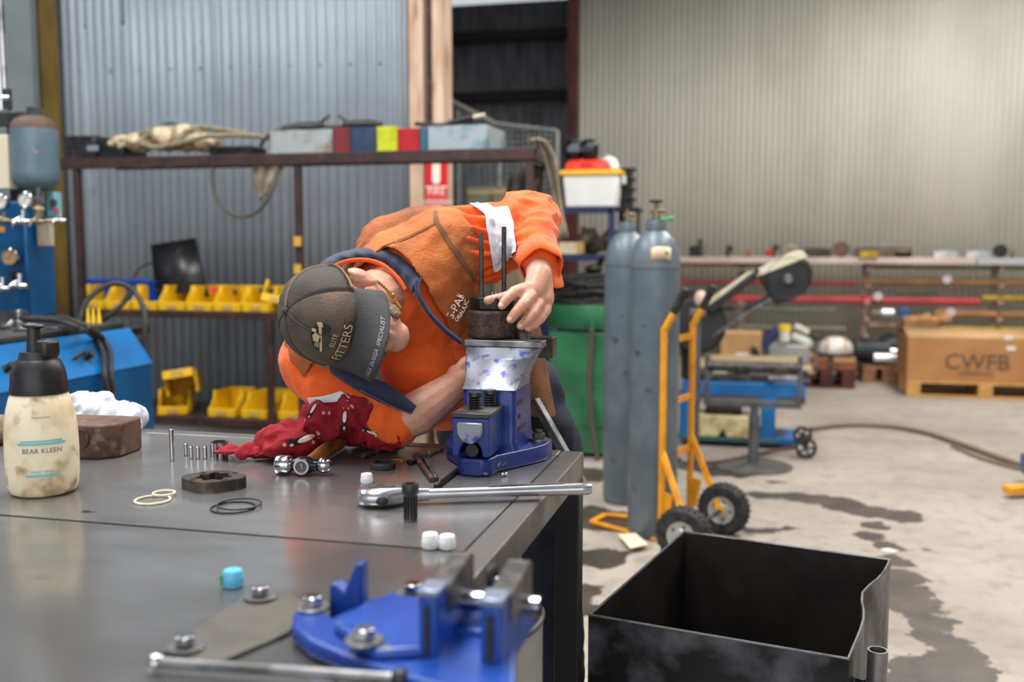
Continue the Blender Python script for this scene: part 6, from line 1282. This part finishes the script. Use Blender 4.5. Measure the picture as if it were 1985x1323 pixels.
def clump(name, px, py, Y, s, m, lab, cat, flat, seed=0):
    c = PY(px, py, Y); rnd = random.Random(seed); mb = MB()
    for k in range(4): mb.ell((c.x + rnd.uniform(-.6, .6) * s, Y + rnd.uniform(-.3, .3) * s, flat + s * rnd.uniform(.3, .7)), (s * rnd.uniform(.35, .6), s * .45, s * rnd.uniform(.3, .6)))
    for k in range(3):
        x = c.x + rnd.uniform(-.5, .5) * s; mb.cyl((x, Y, flat + .2 * s), (x + rnd.uniform(-.5, .5) * s, Y - .3 * s, flat + s * rnd.uniform(.6, 1.3)), s * rnd.uniform(.1, .2), n=12)
    o = remesh(mb, name, m, None, s * .06, 1, .3, None, world=False); b_ = Vector((c.x, Y, flat))
    for v in o.data.vertices: v.co.z = max(v.co.z, flat); v.co -= b_
    o.location = b_; tag(o, lab, cat); return o
clump('old_gearbox', 1160, 485, SY + .2, .17, mat('gearbox_dark', C(62, 52, 44), .55, .3, C(96, 80, 62), 9), 'dark greasy gearbox on the lower shelf of the navy shelving', 'gearbox', z2_, 3)

# ================================================================== band saw
SWY = 7.0
sblue = mat('saw_blue', C(8, 104, 168), .42, 0, C(8, 86, 146), 5); creamc = mat('saw_cream', C(206, 200, 176), .45, 0, C(186, 178, 150), 8)
xa, xb = PY(1322, 750, SWY).x, PY(1562, 750, SWY).x; zt, zl = PY(1420, 742, SWY).z, PY(1420, 768, SWY).z
saw = thing('band_saw', 'horizontal band saw with raised black arm on a blue stand', 'saw', ((xa + xb) / 2, SWY + .25, 0))
MB().box(xa, xb, SWY, SWY + .5, zl, zt).build('table_frame', sblue, saw, world=True, bevel=.006)
for px, wv in ((1329, .045), (1489, .05)):
    x = PY(px, 800, SWY).x
    for y in (SWY, SWY + .44): MB().box(x - wv, x + wv, y, y + .06, .03, zl).build('leg', sblue, saw, world=True, bevel=.004)
zs = PY(1400, 868, SWY).z; xe = PY(1545, 870, SWY).x
MB().box(xa, PY(1505, 870, SWY).x, SWY - .02, SWY + .48, max(zs - .03, .04), max(zs, .07)).build('lower_shelf', mat('saw_shelf_teal', C(40, 96, 100), .6, 0, C(62, 82, 80), 9), saw, world=True, bevel=.004); MB().box(PY(1500, 870, SWY).x, xe, SWY, SWY + .4, .035, .075).build('foot', sblue, saw, world=True, bevel=.004)
sheet = mat('saw_guard_black', C(22, 22, 22), .5, .1, C(34, 33, 30), 9)
def plane(pts, Y, d, name, m, par, bev=.006): return MB().prism([(q.x, q.z) for q in [PY(a, b, Y) for a, b in pts]], Y, Y + d, 'y').build(name, m, par, world=True, bevel=bev, seg=3)
plane([(1466, 533), (1555, 500), (1568, 507), (1575, 528), (1572, 550), (1560, 570), (1540, 580), (1505, 592), (1490, 575), (1480, 555)], 6.95, .2, 'wheel_guard', sheet, saw, .012)
plane([(1463, 530), (1470, 522), (1540, 488), (1556, 486), (1566, 498), (1556, 503), (1500, 525), (1468, 537)], 6.94, .22, 'top_cover', creamc, saw)
plane([(1366, 597), (1466, 527), (1472, 536), (1380, 608)], 6.96, .12, 'arm_black', sheet, saw); plane([(1362, 590), (1450, 528), (1462, 526), (1370, 598)], 6.97, .12, 'arm_cream', creamc, saw)
MB().cyl(PY(1528, 540, 6.94), PY(1528, 540, 6.90), .03, n=20).build('wheel_hub', steel, saw, world=True); MB().torus(PY(1528, 540, 6.945), .14, .006, (0, 1, 0), 36, 6).build('guard_bead', sheet, saw, world=True)
plane([(1440, 600), (1490, 570), (1500, 582), (1446, 612)], 6.96, .1, 'guide_arm', sheet, saw); MB().tube([PY(1380, 655, 7.0), PY(1440, 612, 6.97), PY(1495, 580, 6.95)], .014, 8).build('ram', steel, saw, world=True); plane([(1463, 520), (1470, 518), (1472, 530), (1464, 532)], 6.93, .05, 'hinge_block', sheet, saw, .003)
MB().cyl(PY(1352, 630, 7.0), PY(1352, 630, 7.2), .2, n=32).build('drive_guard', sheet, saw, world=True, bevel=.02); MB().ell(PY(1358, 580, 7.0), (.045, .045, .06)).build('tension_knob', mat('knob_beige', C(206, 178, 160), .5), saw, world=True); MB().box(PY(1322, 600, 7.1).x, PY(1342, 600, 7.1).x, 7.1, 7.3, zt, PY(1330, 560, 7.1).z).build('pivot_block', sheet, saw, world=True, bevel=.01)
MB().box(PY(1340, 735, 7.05).x, PY(1500, 735, 7.05).x, 7.05, 7.35, zt, zt + .05).build('vice_bed', darksteel, saw, world=True, bevel=.004)
for px, m in ((1395, creamc), (1437, blackmetal)): q = PY(px, 735, 7.05); MB().box(q.x - .05, q.x + .05, 7.05, 7.3, zt + .05, zt + .1).build('work_clamp', m, saw, world=True, bevel=.008)
MB().cyl(PY(1490, 733, 7.0), PY(1545, 733, 7.0), .03).build('screw_handle', chrome, saw, world=True)
MB().cyl(PY(1560, 727, 7.0), PY(1560, 727, 6.95), .03).build('end_knob', black, saw, world=True)
p = PY(1400, 862, 6.95); fm = thing('foam_block', 'dirty cream foam block lying on the lower shelf of the saw', 'block', (p.x, 6.97, max(zs, .07))); wv = PY(1450, 862, 6.95).x - PY(1350, 862, 6.95).x; hz = PY(1400, 808, 6.95).z - max(zs, .07)
MB().prism([(-wv / 2, 0), (-.03, 0), (0, .06), (.03, 0), (wv / 2, 0), (wv / 2, hz), (-wv / 2, hz)], 0, .25, 'y').build('foam', mat('foam_cream', C(206, 190, 146), .9, 0, C(160, 140, 96), 12, bump=.2), fm, bevel=.01)
MB().box(-wv / 2 + .05, wv / 2 - .05, .05, .2, hz, hz + .04).build('dark_clamp', blackmetal, fm)
for i, (px, py, rr) in enumerate(((1556, 845, .062), (1562, 880, .07))):
    c = PY(px, py, 6.75 + .1 * (1 - i)); c.z = max(c.z, rr); t = thing('castor', ['black spoked castor wheel behind, at the foot of the saw', 'black spoked castor wheel in front, at the foot of the saw'][i], 'wheel', (c.x, c.y, c.z - rr), 0, 'castor wheels at the saw'); MB().ring((0, -.02, rr), (0, 1, 0), rr, rr * .72, .04, 28).build('tyre', rubber, t, bevel=.004)
    for k in range(5): a = 2 * math.pi * k / 5; MB().bar((0, 0, rr), (rr * .78 * math.cos(a), 0, rr + rr * .78 * math.sin(a)), .014, .02, (0, 1, 0)).build('spoke', black, t)
    MB().cyl((0, -.03, rr), (0, .03, rr), .016).build('hub', darksteel, t); 
mb = MB(); mb.tube(crv([PZ(1330, 900, .02), PZ(1400, 895, .02), PZ(1470, 880, .02), PZ(1540, 868, .05)], 6), .014, 8); solo(mb, 'power_lead', mat('lead_maroon', C(84, 56, 52), .6), 'maroon power lead on the floor under the saw', 'cord', PZ(1330, 900), world=True)
# work support stand with roller
rp = PZ(1460, 905); stm = mat('stand_grey', C(92, 92, 96), .45, .3, C(74, 74, 78), 9); rs = thing('roller_stand', 'grey roller stand with round base in front of the saw', 'roller stand', (rp.x, rp.y, 0))
MB().lathe([(0, 0), (.245, 0), (.245, .008), (.06, .03), (0, .03)], 40).build('base', mat('stand_base_dark', C(96, 92, 88), .5, .3, C(74, 70, 66), 8), rs, smooth=30)
Hs = PD(1460, 782, 6.33).z; MB().cyl((0, 0, .03), (0, 0, .33), .034).build('column', stm, rs); MB().cyl((0, 0, .3), (0, 0, Hs), .026).build('inner_column', stm, rs)
rd = Vector((1, 0, 0)); l_, r_ = -.30, .27; MB().box(l_, r_, -.02, .02, Hs - .02, Hs + .02).build('yoke', stm, rs, bevel=.003)
for x in (l_, r_): MB().box(x - .015, x + .015, -.025, .025, Hs - .02, Hs + .31).build('yoke_arm', stm, rs, bevel=.003)
MB().cyl((l_, 0, Hs + .235), (r_, 0, Hs + .235), .035, n=20).build('roller', darksteel, rs); MB().cyl((r_ + .02, 0, Hs + .15), (r_ + .06, 0, Hs + .15), .02).build('lock_knob', black, rs)
sp0 = PZ(1347, 905); pst = thing('support_post', 'thin grey support post beside the hand truck', 'post', (sp0.x, sp0.y, 0)); Ht = PD(1346, 612, 6.35).z; MB().cyl((0, 0, .012), (0, 0, Ht), .023).build('post', stm, pst); MB().cyl((0, 0, .42), (0, 0, Ht * .5), .03).build('sleeve', stm, pst); MB().lathe([(0, 0), (.12, 0), (.12, .012), (0, .012)], 24).build('foot', stm, pst); MB().box(-.05, .05, -.03, .03, Ht, Ht + .05).build('head', mat('post_head_brown', C(110, 92, 84), .6, .2), pst, bevel=.01); MB().bar((.0, 0, .48), (.1, .02, .6), .012, .012).build('lock_lever', stm, pst)

# ================================================================== pallets, cartons and machine parts by the back wall
pine = mat('pallet_pine', C(206, 156, 92), .8, 0, C(180, 130, 72), 5, stretch=(1, 6, 6)); pred = mat('pallet_red', C(96, 44, 40), .8, 0, C(70, 34, 32), 6); pold = mat('pallet_old', C(150, 108, 74), .85, 0, C(120, 84, 58), 5, stretch=(1, 6, 6))
def pallet(x, y, w, d, m, label, hgt=.14):
    t = thing('pallet', label, 'pallet', (x, y, 0), 0, 'wooden pallets'); n = 6
    for k in range(n): yy = d * k / (n - 1) * .92; MB().box(0, w, yy, yy + d * .08 + .03, hgt - .02, hgt).build('deck_board', m, t, bevel=.002)
    for yy in (0, d * .46, d * .92): MB().box(0, w, yy, yy + .09, 0, .02).build('base_board', m, t, bevel=.002)
    for xx in (0, w / 2 - .06, w - .12):
        for yy in (0, d * .46, d * .92): MB().box(xx, xx + .12, yy, yy + .09, .02, hgt - .02).build('block', m, t, bevel=.002)
    return t
x0 = PY(1758, 740, 9.75).x; pallet(x0, 9.75, 1.35, 1.0, pine, 'pale pine pallet under the long brown carton', .15)
card = mat('cardboard', C(176, 126, 78), .85, 0, C(164, 114, 68), 3); cardl = mat('cardboard_pale', C(190, 150, 104), .85, 0, C(176, 134, 90), 4)
lc = thing('long_carton', 'long brown carton with stencilled letters on the pale pallet', 'box', (x0, 9.78, .151)); H1 = PY(1800, 655, 9.78).z - .151
MB().box(.0, 1.4, 0, .8, 0, H1).build('carton_body', card, lc, bevel=.006)
mb = MB(); mb.add([Vector(q) for q in ((.0, 0, H1), (1.4, 0, H1), (1.4, .38, H1 + .05), (.0, .38, H1 + .06))], [(0, 1, 2, 3)]); mb.build('flap', cardl, lc, solid=.005); mb = MB(); mb.add([Vector(q) for q in ((.0, .8, H1), (1.4, .8, H1), (1.4, .42, H1 + .045), (.0, .42, H1 + .05))], [(0, 1, 2, 3)]); mb.build('flap', card, lc, solid=.005)
stn = mat('stencil_ink', C(84, 70, 62), .8); tcx = PY(1894, 704, 9.77)
text_on('stencil_text', 'CWFB', .2, stn, lc, lambda x, y: Vector((tcx.x + x, 9.774, tcx.z + y))); text_on('stencil_text', 'HYDRAULICS', .05, stn, lc, lambda x, y: Vector((tcx.x + x, 9.774, tcx.z - .1 + y - x * x * .25)))
for px, py in ((1955, 655), (1960, 676)): p = PY(px, py, 9.77); MB().box(p.x - .035, p.x + .035, 9.77, 9.776, p.z - .02, p.z + .02).build('torn_patch', mat('paper_white', C(220, 212, 204), .8), lc, world=True)
uc = thing('open_carton', 'taller open brown carton behind the long carton', 'box', (PY(1790, 700, 10.3).x, 10.78, 0)); ux1 = PY(1836, 640, 10.3).x; ux0 = PY(1746, 640, 10.3).x; uz = PY(1790, 622, 10.6).z
MB().box(ux0 + .1, ux1, 10.78, 11.1, 0, uz).build('carton_body', cardl, uc, world=True, bevel=.006)
for k in range(4): mb = MB(); a = PY(1756 + 20 * k, 624, 10.62); mb.add([a, a + Vector((.14, 0, 0)), a + Vector((.13, .05, .06 + .03 * (k % 2))), a + Vector((.01, .05, .05))], [(0, 1, 2, 3)]); mb.build('flap', mat('kraft_paper', C(170, 120, 76), .85), uc, world=True, solid=.004)
xr = PY(1548, 750, 10.1).x; xr1 = PY(1657, 750, 10.1).x; pallet(xr, 10.1, xr1 - xr, .9, pred, 'dark red pallet under the brown wooden crate', .19)
cm = mat('crate_brown', C(150, 92, 58), .8, 0, C(126, 74, 46), 5); wc_ = thing('wooden_crate', 'low brown wooden crate standing on the dark red pallet', 'crate', (xr, 10.12, .191)); cz = PY(1600, 692, 10.12).z - .191
for k in range(2): MB().box(0, xr1 - xr, 0, .02, k * cz / 2, (k + .94) * cz / 2).build('plank', cm, wc_, bevel=.002); MB().box(0, xr1 - xr, .6, .62, k * cz / 2, (k + .94) * cz / 2).build('plank', cm, wc_, bevel=.002); MB().box(0, .02, .02, .6, k * cz / 2, (k + .94) * cz / 2).build('plank', cm, wc_, bevel=.002); MB().box(xr1 - xr - .02, xr1 - xr, .02, .6, k * cz / 2, (k + .94) * cz / 2).build('plank', cm, wc_, bevel=.002)
MB().box(.02, xr1 - xr - .02, .02, .6, cz * .6, cz * .8).build('packing', cardl, wc_)
MB().box((xr1 - xr) * .52, (xr1 - xr) * .6, -.01, 0, 0, cz).build('cleat', darksteel, wc_); MB().box((xr1 - xr) * .62, xr1 - xr, -.008, 0, cz * .55, cz).build('pale_panel', cardl, wc_)
xo = PY(1672, 740, 10.6).x; pallet(xo, 10.6, .5, .9, pold, 'weathered pallet under the dark electric motors', .17)
greyM = mat('motor_grey', C(52, 54, 58), .45, .3, C(34, 34, 36), 9); whiteM = mat('part_white', C(222, 220, 212), .4, .1, C(196, 192, 180), 8)
def motor(px, py, Y, L_, r, m, lab, zb, name='electric_motor'):
    p = PY(px, py, Y); t = thing(name, lab, 'motor', (p.x, Y, zb)); MB().cyl((-L_ / 2, 0, r + .02), (L_ / 2, 0, r + .02), r, n=24).build('casing', m, t, bevel=.01)
    for k in range(14): a = R(-20 + 220 * k / 13); mb = MB(); mb.bar((-L_ * .4, r * 1.0 * math.cos(a), r + .02 + r * math.sin(a)), (L_ * .4, r * 1.0 * math.cos(a), r + .02 + r * math.sin(a)), .008, .02, (0, math.cos(a), math.sin(a))); mb.build('cooling_fin', m, t)
    MB().cyl((L_ / 2, 0, r + .02), (L_ / 2 + .12, 0, r + .02), r * .2).build('shaft', chrome, t); MB().box(-L_ * .35, L_ * .35, -r * .8, r * .8, 0, .025).build('feet', m, t); MB().box(-L_ * .2, L_ * .2, -r * .4, r * .4, r * 1.9, r * 2.3).build('terminal_box', m, t, bevel=.01); return t
motor(1690, 690, 10.8, .34, .12, greyM, 'dark grey electric motor on the weathered pallet', .172); motor(1735, 690, 11.1, .3, .13, mat('motor_black', C(30, 30, 32), .4, .2), 'black electric motor behind the grey one on the weathered pallet', .172)
p = PY(1690, 694, 10.65); MB().cyl((0, 0, .05), (.42, 0, .05), .045, n=20).build('chrome_shaft', mat('tube_white', C(236, 234, 238), .25, .3), None, bevel=.006); o = bpy.data.objects['chrome_shaft']; o.location = (p.x + .02, 10.68, p.z - .05); tag(o, 'bright white tube lying before the electric motors', 'tube')
dm = thing('domed_motor', 'cream domed motor cover standing on the brown crate', 'motor', (PY(1620, 690, 10.3).x, 10.35, .191 + cz)); MB().ell((0, 0, .05), (.17, .14, .13), n=24, m=12).build('dome', whiteM, dm); MB().cyl((-.15, 0, .0), (.15, 0, .0), .03).build('stud_bar', greyM, dm); MB().lathe([(0, -.02), (.17, -.02), (.17, .02), (0, .02)], 24).build('flange', greyM, dm)
for k in range(3): MB().torus((-.08 + .08 * k, 0, .05), .132, .006, (1, 0, 0), 24, 6).build('band', mat('band_tan', C(200, 160, 100), .6), dm)
# bench of machine heads behind the saw
mt = thing('machine_table', 'low grey table carrying machine heads behind the band saw', 'table', (PY(1480, 700, 9.2).x, 9.2, 0)); tx0, tx1 = PY(1330, 700, 9.0).x, PY(1575, 700, 9.0).x; tz = PY(1480, 712, 9.0).z
MB().box(tx0, tx1, 9.0, 9.6, tz - .05, tz).build('table_top', mat('top_plank', C(176, 158, 120), .7), mt, world=True, bevel=.004); 
for x in (tx0 + .05, tx1 - .1):
    for y in (9.05, 9.5): MB().box(x, x + .05, y, y + .05, 0, tz - .05).build('leg', greyM, mt, world=True)
MB().box(PY(1378, 690, 8.98).x, PY(1550, 690, 8.98).x, 8.98, 9.0, tz, PY(1450, 690, 8.98).z).build('apron_board', mat('board_pale', C(196, 176, 134), .8), mt, world=True)
bx = thing('kraft_box', 'brown cardboard box on the low grey table', 'box', (PY(1440, 690, 9.2).x, 9.2, tz)); hb_ = PY(1440, 646, 9.2).z - tz; MB().box(-.2, .16, 0, .3, 0, hb_).build('box_body', cardl, bx, bevel=.006); MB().box(-.06, .12, -.004, 0, .04, .1).build('shipping_label', mat('label_white', C(226, 226, 236), .6), bx); MB().box(-.2, .16, .14, .16, hb_, hb_ + .003).build('tape', mat('tape_tan', C(170, 150, 110)), bx)
mh = thing('milling_head', 'white and navy machine head with yellow cap on the low table', 'machine', (PY(1525, 690, 9.3).x, 9.3, tz)); zz = lambda py: PY(1520, py, 9.3).z - tz
xx = lambda px: PY(px, 660, 9.3).x - PY(1525, 690, 9.3).x
MB().box(xx(1490), xx(1570), -.05, .2, 0, zz(668)).build('casting', mat('casting_grey', C(150, 150, 146), .5, .2), mh, bevel=.02); MB().tube([(xx(1482), 0, zz(680)), (xx(1490), 0, zz(655)), (xx(1510), 0, zz(640))], .05, 10).build('navy_arm', mat('arm_navy', C(48, 54, 96), .4), mh); MB().cyl((xx(1520), -.05, zz(660)), (xx(1520), -.05, zz(640)), .05).build('spindle_housing', whiteM, mh); MB().cyl((xx(1520), -.05, zz(641)), (xx(1520), -.05, zz(629)), .055).build('yellow_cap', mat('cap_yellow2', C(232, 196, 50), .4), mh)
MB().bar((xx(1535), 0, zz(650)), (xx(1580), 0, zz(668)), .05, .06).build('ram', whiteM, mh, bevel=.01); MB().bar((xx(1540), .05, zz(632)), (xx(1568), .05, zz(645)), .05, .05).build('ram_cover', whiteM, mh, bevel=.01); MB().cyl((xx(1580), -.05, 0), (xx(1580), -.05, zz(652)), .022).build('clamp_post', steel, mh); MB().ell((xx(1580), -.05, zz(652)), (.035, .035, .035)).build('ball_knob', black, mh)
vb = thing('machine_vice', 'dark cast machine vice beside the cardboard box on the low table', 'vice', (PY(1478, 690, 9.1).x, 9.1, tz)); MB().prism([(-.1, 0), (.12, 0), (.12, .06), (.0, .06), (-.06, .16), (-.1, .16)], 0, .15, 'y').build('jaw_body', greyM, vb, bevel=.006); MB().cyl((.0, .075, .04), (.18, .075, .04), .02).build('screw', steel, vb); MB().box(-.06, -.04, 0, .15, .06, .15).build('jaw_face', steel, vb)
# ================================================================== pipe rack
pr = thing('pipe_rack', 'long pinkish steel rack holding pipes along the cream wall', 'rack', (PY(1650, 600, 12.4).x, 12.4, 0)); pk = mat('rack_pinkish', C(190, 158, 148), .7, 0, C(166, 134, 124), 5); PYY = 12.3
ztop_ = PY(1650, 499, PYY).z
for px in (1240, 1437, 1678, 1932):
    x = PY(px, 560, PYY).x; MB().box(x - .035, x + .035, PYY + .1, PYY + .17, 0, ztop_ - .07).build('upright', pk, pr, world=True)
    for py in (518, 550, 582, 614, 646): z = PY(px, py, PYY).z; MB().box(x - .025, x + .025, PYY - .25, PYY + .1, z - .03, z - .005).build('arm', pk, pr, world=True)
MB().box(PY(1200, 505, PYY).x, PY(1882, 505, PYY).x, PYY - .3, PYY + .2, ztop_ - .07, ztop_).build('top_beam', mat('beam_pale_pink', C(214, 196, 188), .6, 0, C(200, 180, 170), 3), pr, world=True, bevel=.006); MB().box(PY(1884, 505, PYY).x, PY(2100, 505, PYY).x, PYY - .3, PYY + .2, ztop_ - .075, ztop_ - .005).build('top_beam', mat('beam_grey', C(178, 178, 182), .5), pr, world=True, bevel=.006)
pipes = [(1230, 1415, 513, 4, (206, 140, 70), 'orange pipe under the rack beam beside the gas cylinders'), (1418, 1480, 513, 4, (150, 54, 60), 'short dark red pipe under the rack beam'), (1672, 1770, 517, 4, (150, 110, 90), 'short brown pipe under the rack beam'), (1772, 2060, 519, 4, (140, 138, 120), 'grey-green pipe under the rack beam'),
         (1230, 1660, 545, 5, (172, 60, 72), 'crimson pipe on the second row of the rack'), (1672, 2060, 546, 7, (160, 116, 72), 'tan rusty pipe on the second row of the rack'), (1230, 1900, 576, 7, (206, 66, 72), 'long red pipe on the third row of the rack'), (1904, 2080, 578, 6, (200, 168, 50), 'yellow pipe on the third row of the rack'), (1735, 1818, 567, 4, (96, 90, 74), 'dark offcut lying on the long red pipe'),
         (1300, 1424, 597, 4, (40, 38, 34), 'black bar on the fourth row of the rack'), (1440, 1620, 599, 4, (120, 128, 104), 'pale green pipe on the fourth row of the rack'), (1690, 1732, 606, 5, (170, 150, 140), 'short pale bar on the fourth row of the rack'), (1812, 2060, 608, 7, (176, 128, 80), 'tan pipe on the fourth row behind the cartons'), (1818, 1916, 600, 4, (140, 104, 84), 'brown pipe lying on the tan fourth-row pipe'),
         (1440, 1640, 634, 4, (136, 140, 118), 'faded green pipe on the fifth row of the rack'), (1684, 1742, 631, 6, (160, 128, 104), 'short tan bar on the fifth row of the rack'), (1826, 2060, 640, 8, (206, 172, 34), 'thick yellow pipe behind the long carton'), (1330, 1400, 627, 5, (60, 58, 54), 'dark pipe end behind the saw'), (1380, 1440, 642, 4, (110, 100, 88), 'dull brown pipe behind the saw arm')]
for x0_, x1_, py, rp_, c, lab in pipes:
    a, b9 = PY(x0_, py, PYY - .1), PY(x1_, py, PYY - .1); r = rp_ * 12.2 / FPX * .9; t = thing('steel_pipe', lab, 'pipe', (a.x, PYY - .1, a.z - r), 0, 'pipes on the rack'); m = mat('pipe_%d_%d_%d' % c, C(*c), .5, .1, C(*[int(v * .86) for v in c]), 4)
    MB().cyl((0, 0, r), (b9.x - a.x, 0, r), r, n=14).build('tube', m, t); MB().cyl((b9.x - a.x, 0, r), (b9.x - a.x + .004, 0, r), r * .8, n=14).build('bore', black, t)
for px, py in ((1702, 575), (1836, 542), (1843, 606)): p = PY(px, py, PYY - .2); mb = MB(); mb.lathe([(0, 0), (.05, 0), (.05, .02), (0, .02)], 16, (0, 0, .05), (0, 1, 0)); solo(mb, 'pipe_tag', mat('tag_pale', C(206, 196, 200), .5), {1702: 'pale round tag on the long red pipe', 1836: 'pale round tag on the tan second-row pipe', 1843: 'pale round tag on the tan fourth-row pipe'}[px], 'tag', (p.x, p.y, p.z - .05))
p = PY(1708, 606, PYY - .25); MB().cyl((0, 0, .05), (.14, 0, .05), .045, n=16).build('white_sleeve', mat('tube_white', C(236, 234, 238)), None, bevel=.01); o = bpy.data.objects['white_sleeve']; o.location = (p.x, p.y, p.z - .05); tag(o, 'white sleeve on the end of the short pale bar', 'sleeve')
p = PY(1754, 606, PYY - .3); mb = MB(); mb.box(-.06, .06, 0, .1, 0, .1); solo(mb, 'blue_bracket', mat('bracket_blue', C(44, 92, 140), .5), 'blue bracket hanging behind the open carton', 'bracket', (p.x, p.y, p.z - .05), bevel=.01)
# oddments along the top of the rack
odd = [(1335, 1352, 478, 'block', (36, 34, 32), 'black pump block on the rack top near the gas cylinders'), (1350, 1364, 464, 'cyl', (60, 56, 52), 'dark upright spindle on the rack top near the gas cylinders'), (1390, 1397, 486, 'cone', (150, 130, 100), 'small tan cone fitting on the rack top'), (1406, 1422, 475, 'bent', (44, 46, 42), 'dark elbow fitting on the rack top'), (1438, 1456, 485, 'block', (160, 120, 80), 'small tan block on the rack top'), (1484, 1498, 483, 'cyl', (206, 50, 46), 'red cap on the rack top behind the saw arm'), (1496, 1512, 472, 'bent', (70, 66, 62), 'grey fitting beside the red cap on the rack top'), (1524, 1544, 474, 'ring', (190, 170, 120), 'tan ring standing on the rack top above the saw'), (1556, 1612, 482, 'block', (70, 52, 44), 'low brown bar stock on the rack top above the saw'), (1618, 1646, 468, 'disc', (104, 76, 68), 'rusty round flange standing on the rack top'), (1658, 1770, 480, 'block', (110, 90, 70), 'long brown timber bearer on the rack top'), (1666, 1700, 488, 'box2', (206, 170, 60), 'yellow box on the rack top'), (1708, 1720, 470, 'cyl', (140, 154, 176), 'blue-grey bottle on the rack top'), (1736, 1768, 489, 'block', (236, 232, 226), 'white packet on the rack top'), (1812, 1858, 488, 'block', (206, 208, 212), 'pale silver bar on the rack top'), (1876, 1922, 488, 'block', (200, 202, 208), 'thin silver bar beside the black coupling on the rack top'), (1930, 1956, 474, 'disc', (34, 34, 32), 'black round coupling on the rack top at the picture edge'), (1962, 1972, 484, 'cyl', (120, 96, 84), 'brown stub beside the black coupling on the rack top')]
for x0_, x1_, py, kd, c, lab in odd:
    a, b9 = PY(x0_, py, PYY - .2), PY(x1_, py, PYY - .2); w = b9.x - a.x; hq = max(.02, a.z - ztop_); m = mat('odd_%d_%d_%d' % c, C(*c), .5, .15, C(*[int(v * .8) for v in c]), 9); mb = MB(); yy = PYY - (.28 if kd in ('box2',) else .1); nm = {'block': 'bar_stock', 'box2': 'small_box', 'cyl': 'fitting', 'cone': 'fitting', 'bent': 'elbow_fitting', 'ring': 'ring', 'disc': 'flange'}[kd]
    if kd in ('block', 'box2'): mb.box(-w / 2, w / 2, -.06, .06, 0, hq); mb.box(-w * .3, w * .3, -.062, .05, hq, hq + .006)
    elif kd == 'cyl': mb.lathe([(0, 0), (w / 2, 0), (w / 2, hq * .6), (w * .35, hq * .7), (w * .35, hq), (0, hq)], 16)
    elif kd == 'cone': mb.lathe([(0, 0), (w / 2, 0), (w * .2, hq * .8), (w * .2, hq), (0, hq)], 14)
    elif kd == 'bent': mb.tube(crv([(-w * .2, 0, .0), (-w * .2, 0, hq * .5), (0, 0, hq * .85), (w * .4, 0, hq * .5)], 5), w * .24, 10)
    elif kd == 'ring': mb.torus((0, 0, hq / 2), hq / 2 * .8, hq * .1, (0, 1, 0), 24, 8)
    else: mb.lathe([(0, -.04), (hq / 2, -.04), (hq / 2, .0), (hq * .3, .01), (hq * .3, .06), (0, .06)], 24, (0, 0, hq / 2), (0, 1, 0))
    solo(mb, nm, m, lab, nm.replace('_', ' '), (a.x + w / 2, yy, ztop_ + .0005), 'oddments along the rack top', bevel=.004)
# ================================================================== hose on the floor and lifting gear at the edge
mb = MB(); mb.tube(crv([PZ(1572, 832, .02), PZ(1640, 824, .02), PZ(1720, 826, .02), PZ(1790, 838, .02), PZ(1860, 860, .02), PZ(1930, 885, .02), PZ(2010, 912, .02)], 8), .019, 10); solo(mb, 'floor_hose', mat('hose_khaki', C(118, 104, 84), .6), 'khaki hose curving across the concrete floor from the saw', 'hose', PZ(1572, 832), world=True)
mb = MB(); mb.tube(crv([PZ(1845, 864, .012), PZ(1890, 884, .012), PZ(1940, 900, .012), PZ(2010, 918, .012)], 8), .012, 8); solo(mb, 'thin_floor_hose', mat('hose_khaki', C(118, 104, 84), .6), 'thinner khaki hose lying in front of the thick one at the picture edge', 'hose', PZ(1845, 864), world=True)
j0 = PZ(1980, 948); jk = thing('pallet_jack', 'yellow fork and blue body of a lifting jack at the picture edge', 'jack', (j0.x, j0.y, 0)); MB().box(.03, .19, -.02, .2, .06, .175).build('jack_body', mat('jack_blue', C(44, 84, 132), .4), jk, bevel=.01)
q = PZ(1950, 966) - j0; MB().bar((q.x, q.y, .045), (.25, -.06, .05), .07, .045).build('fork', yt, jk, bevel=.006); MB().cyl((.1, -.12, .04), (.1, -.05, .04), .04).build('wheel', rubber, jk)
MB().bar((.15, .08, .16), (.4, .2, .7), .03, .03).build('handle', black, jk)
mb = MB(); c = PZ(1722, 1068); mb.prism([(c.x - .04, c.y), (c.x + .01, c.y - .03), (c.x + .05, c.y), (c.x, c.y + .03)], .001, .003); solo(mb, 'paper_scrap', mat('paper_white', C(220, 212, 204)), 'small pale paper scrap on the floor behind the scrap bin', 'paper', (c.x, c.y, .001), world=True)
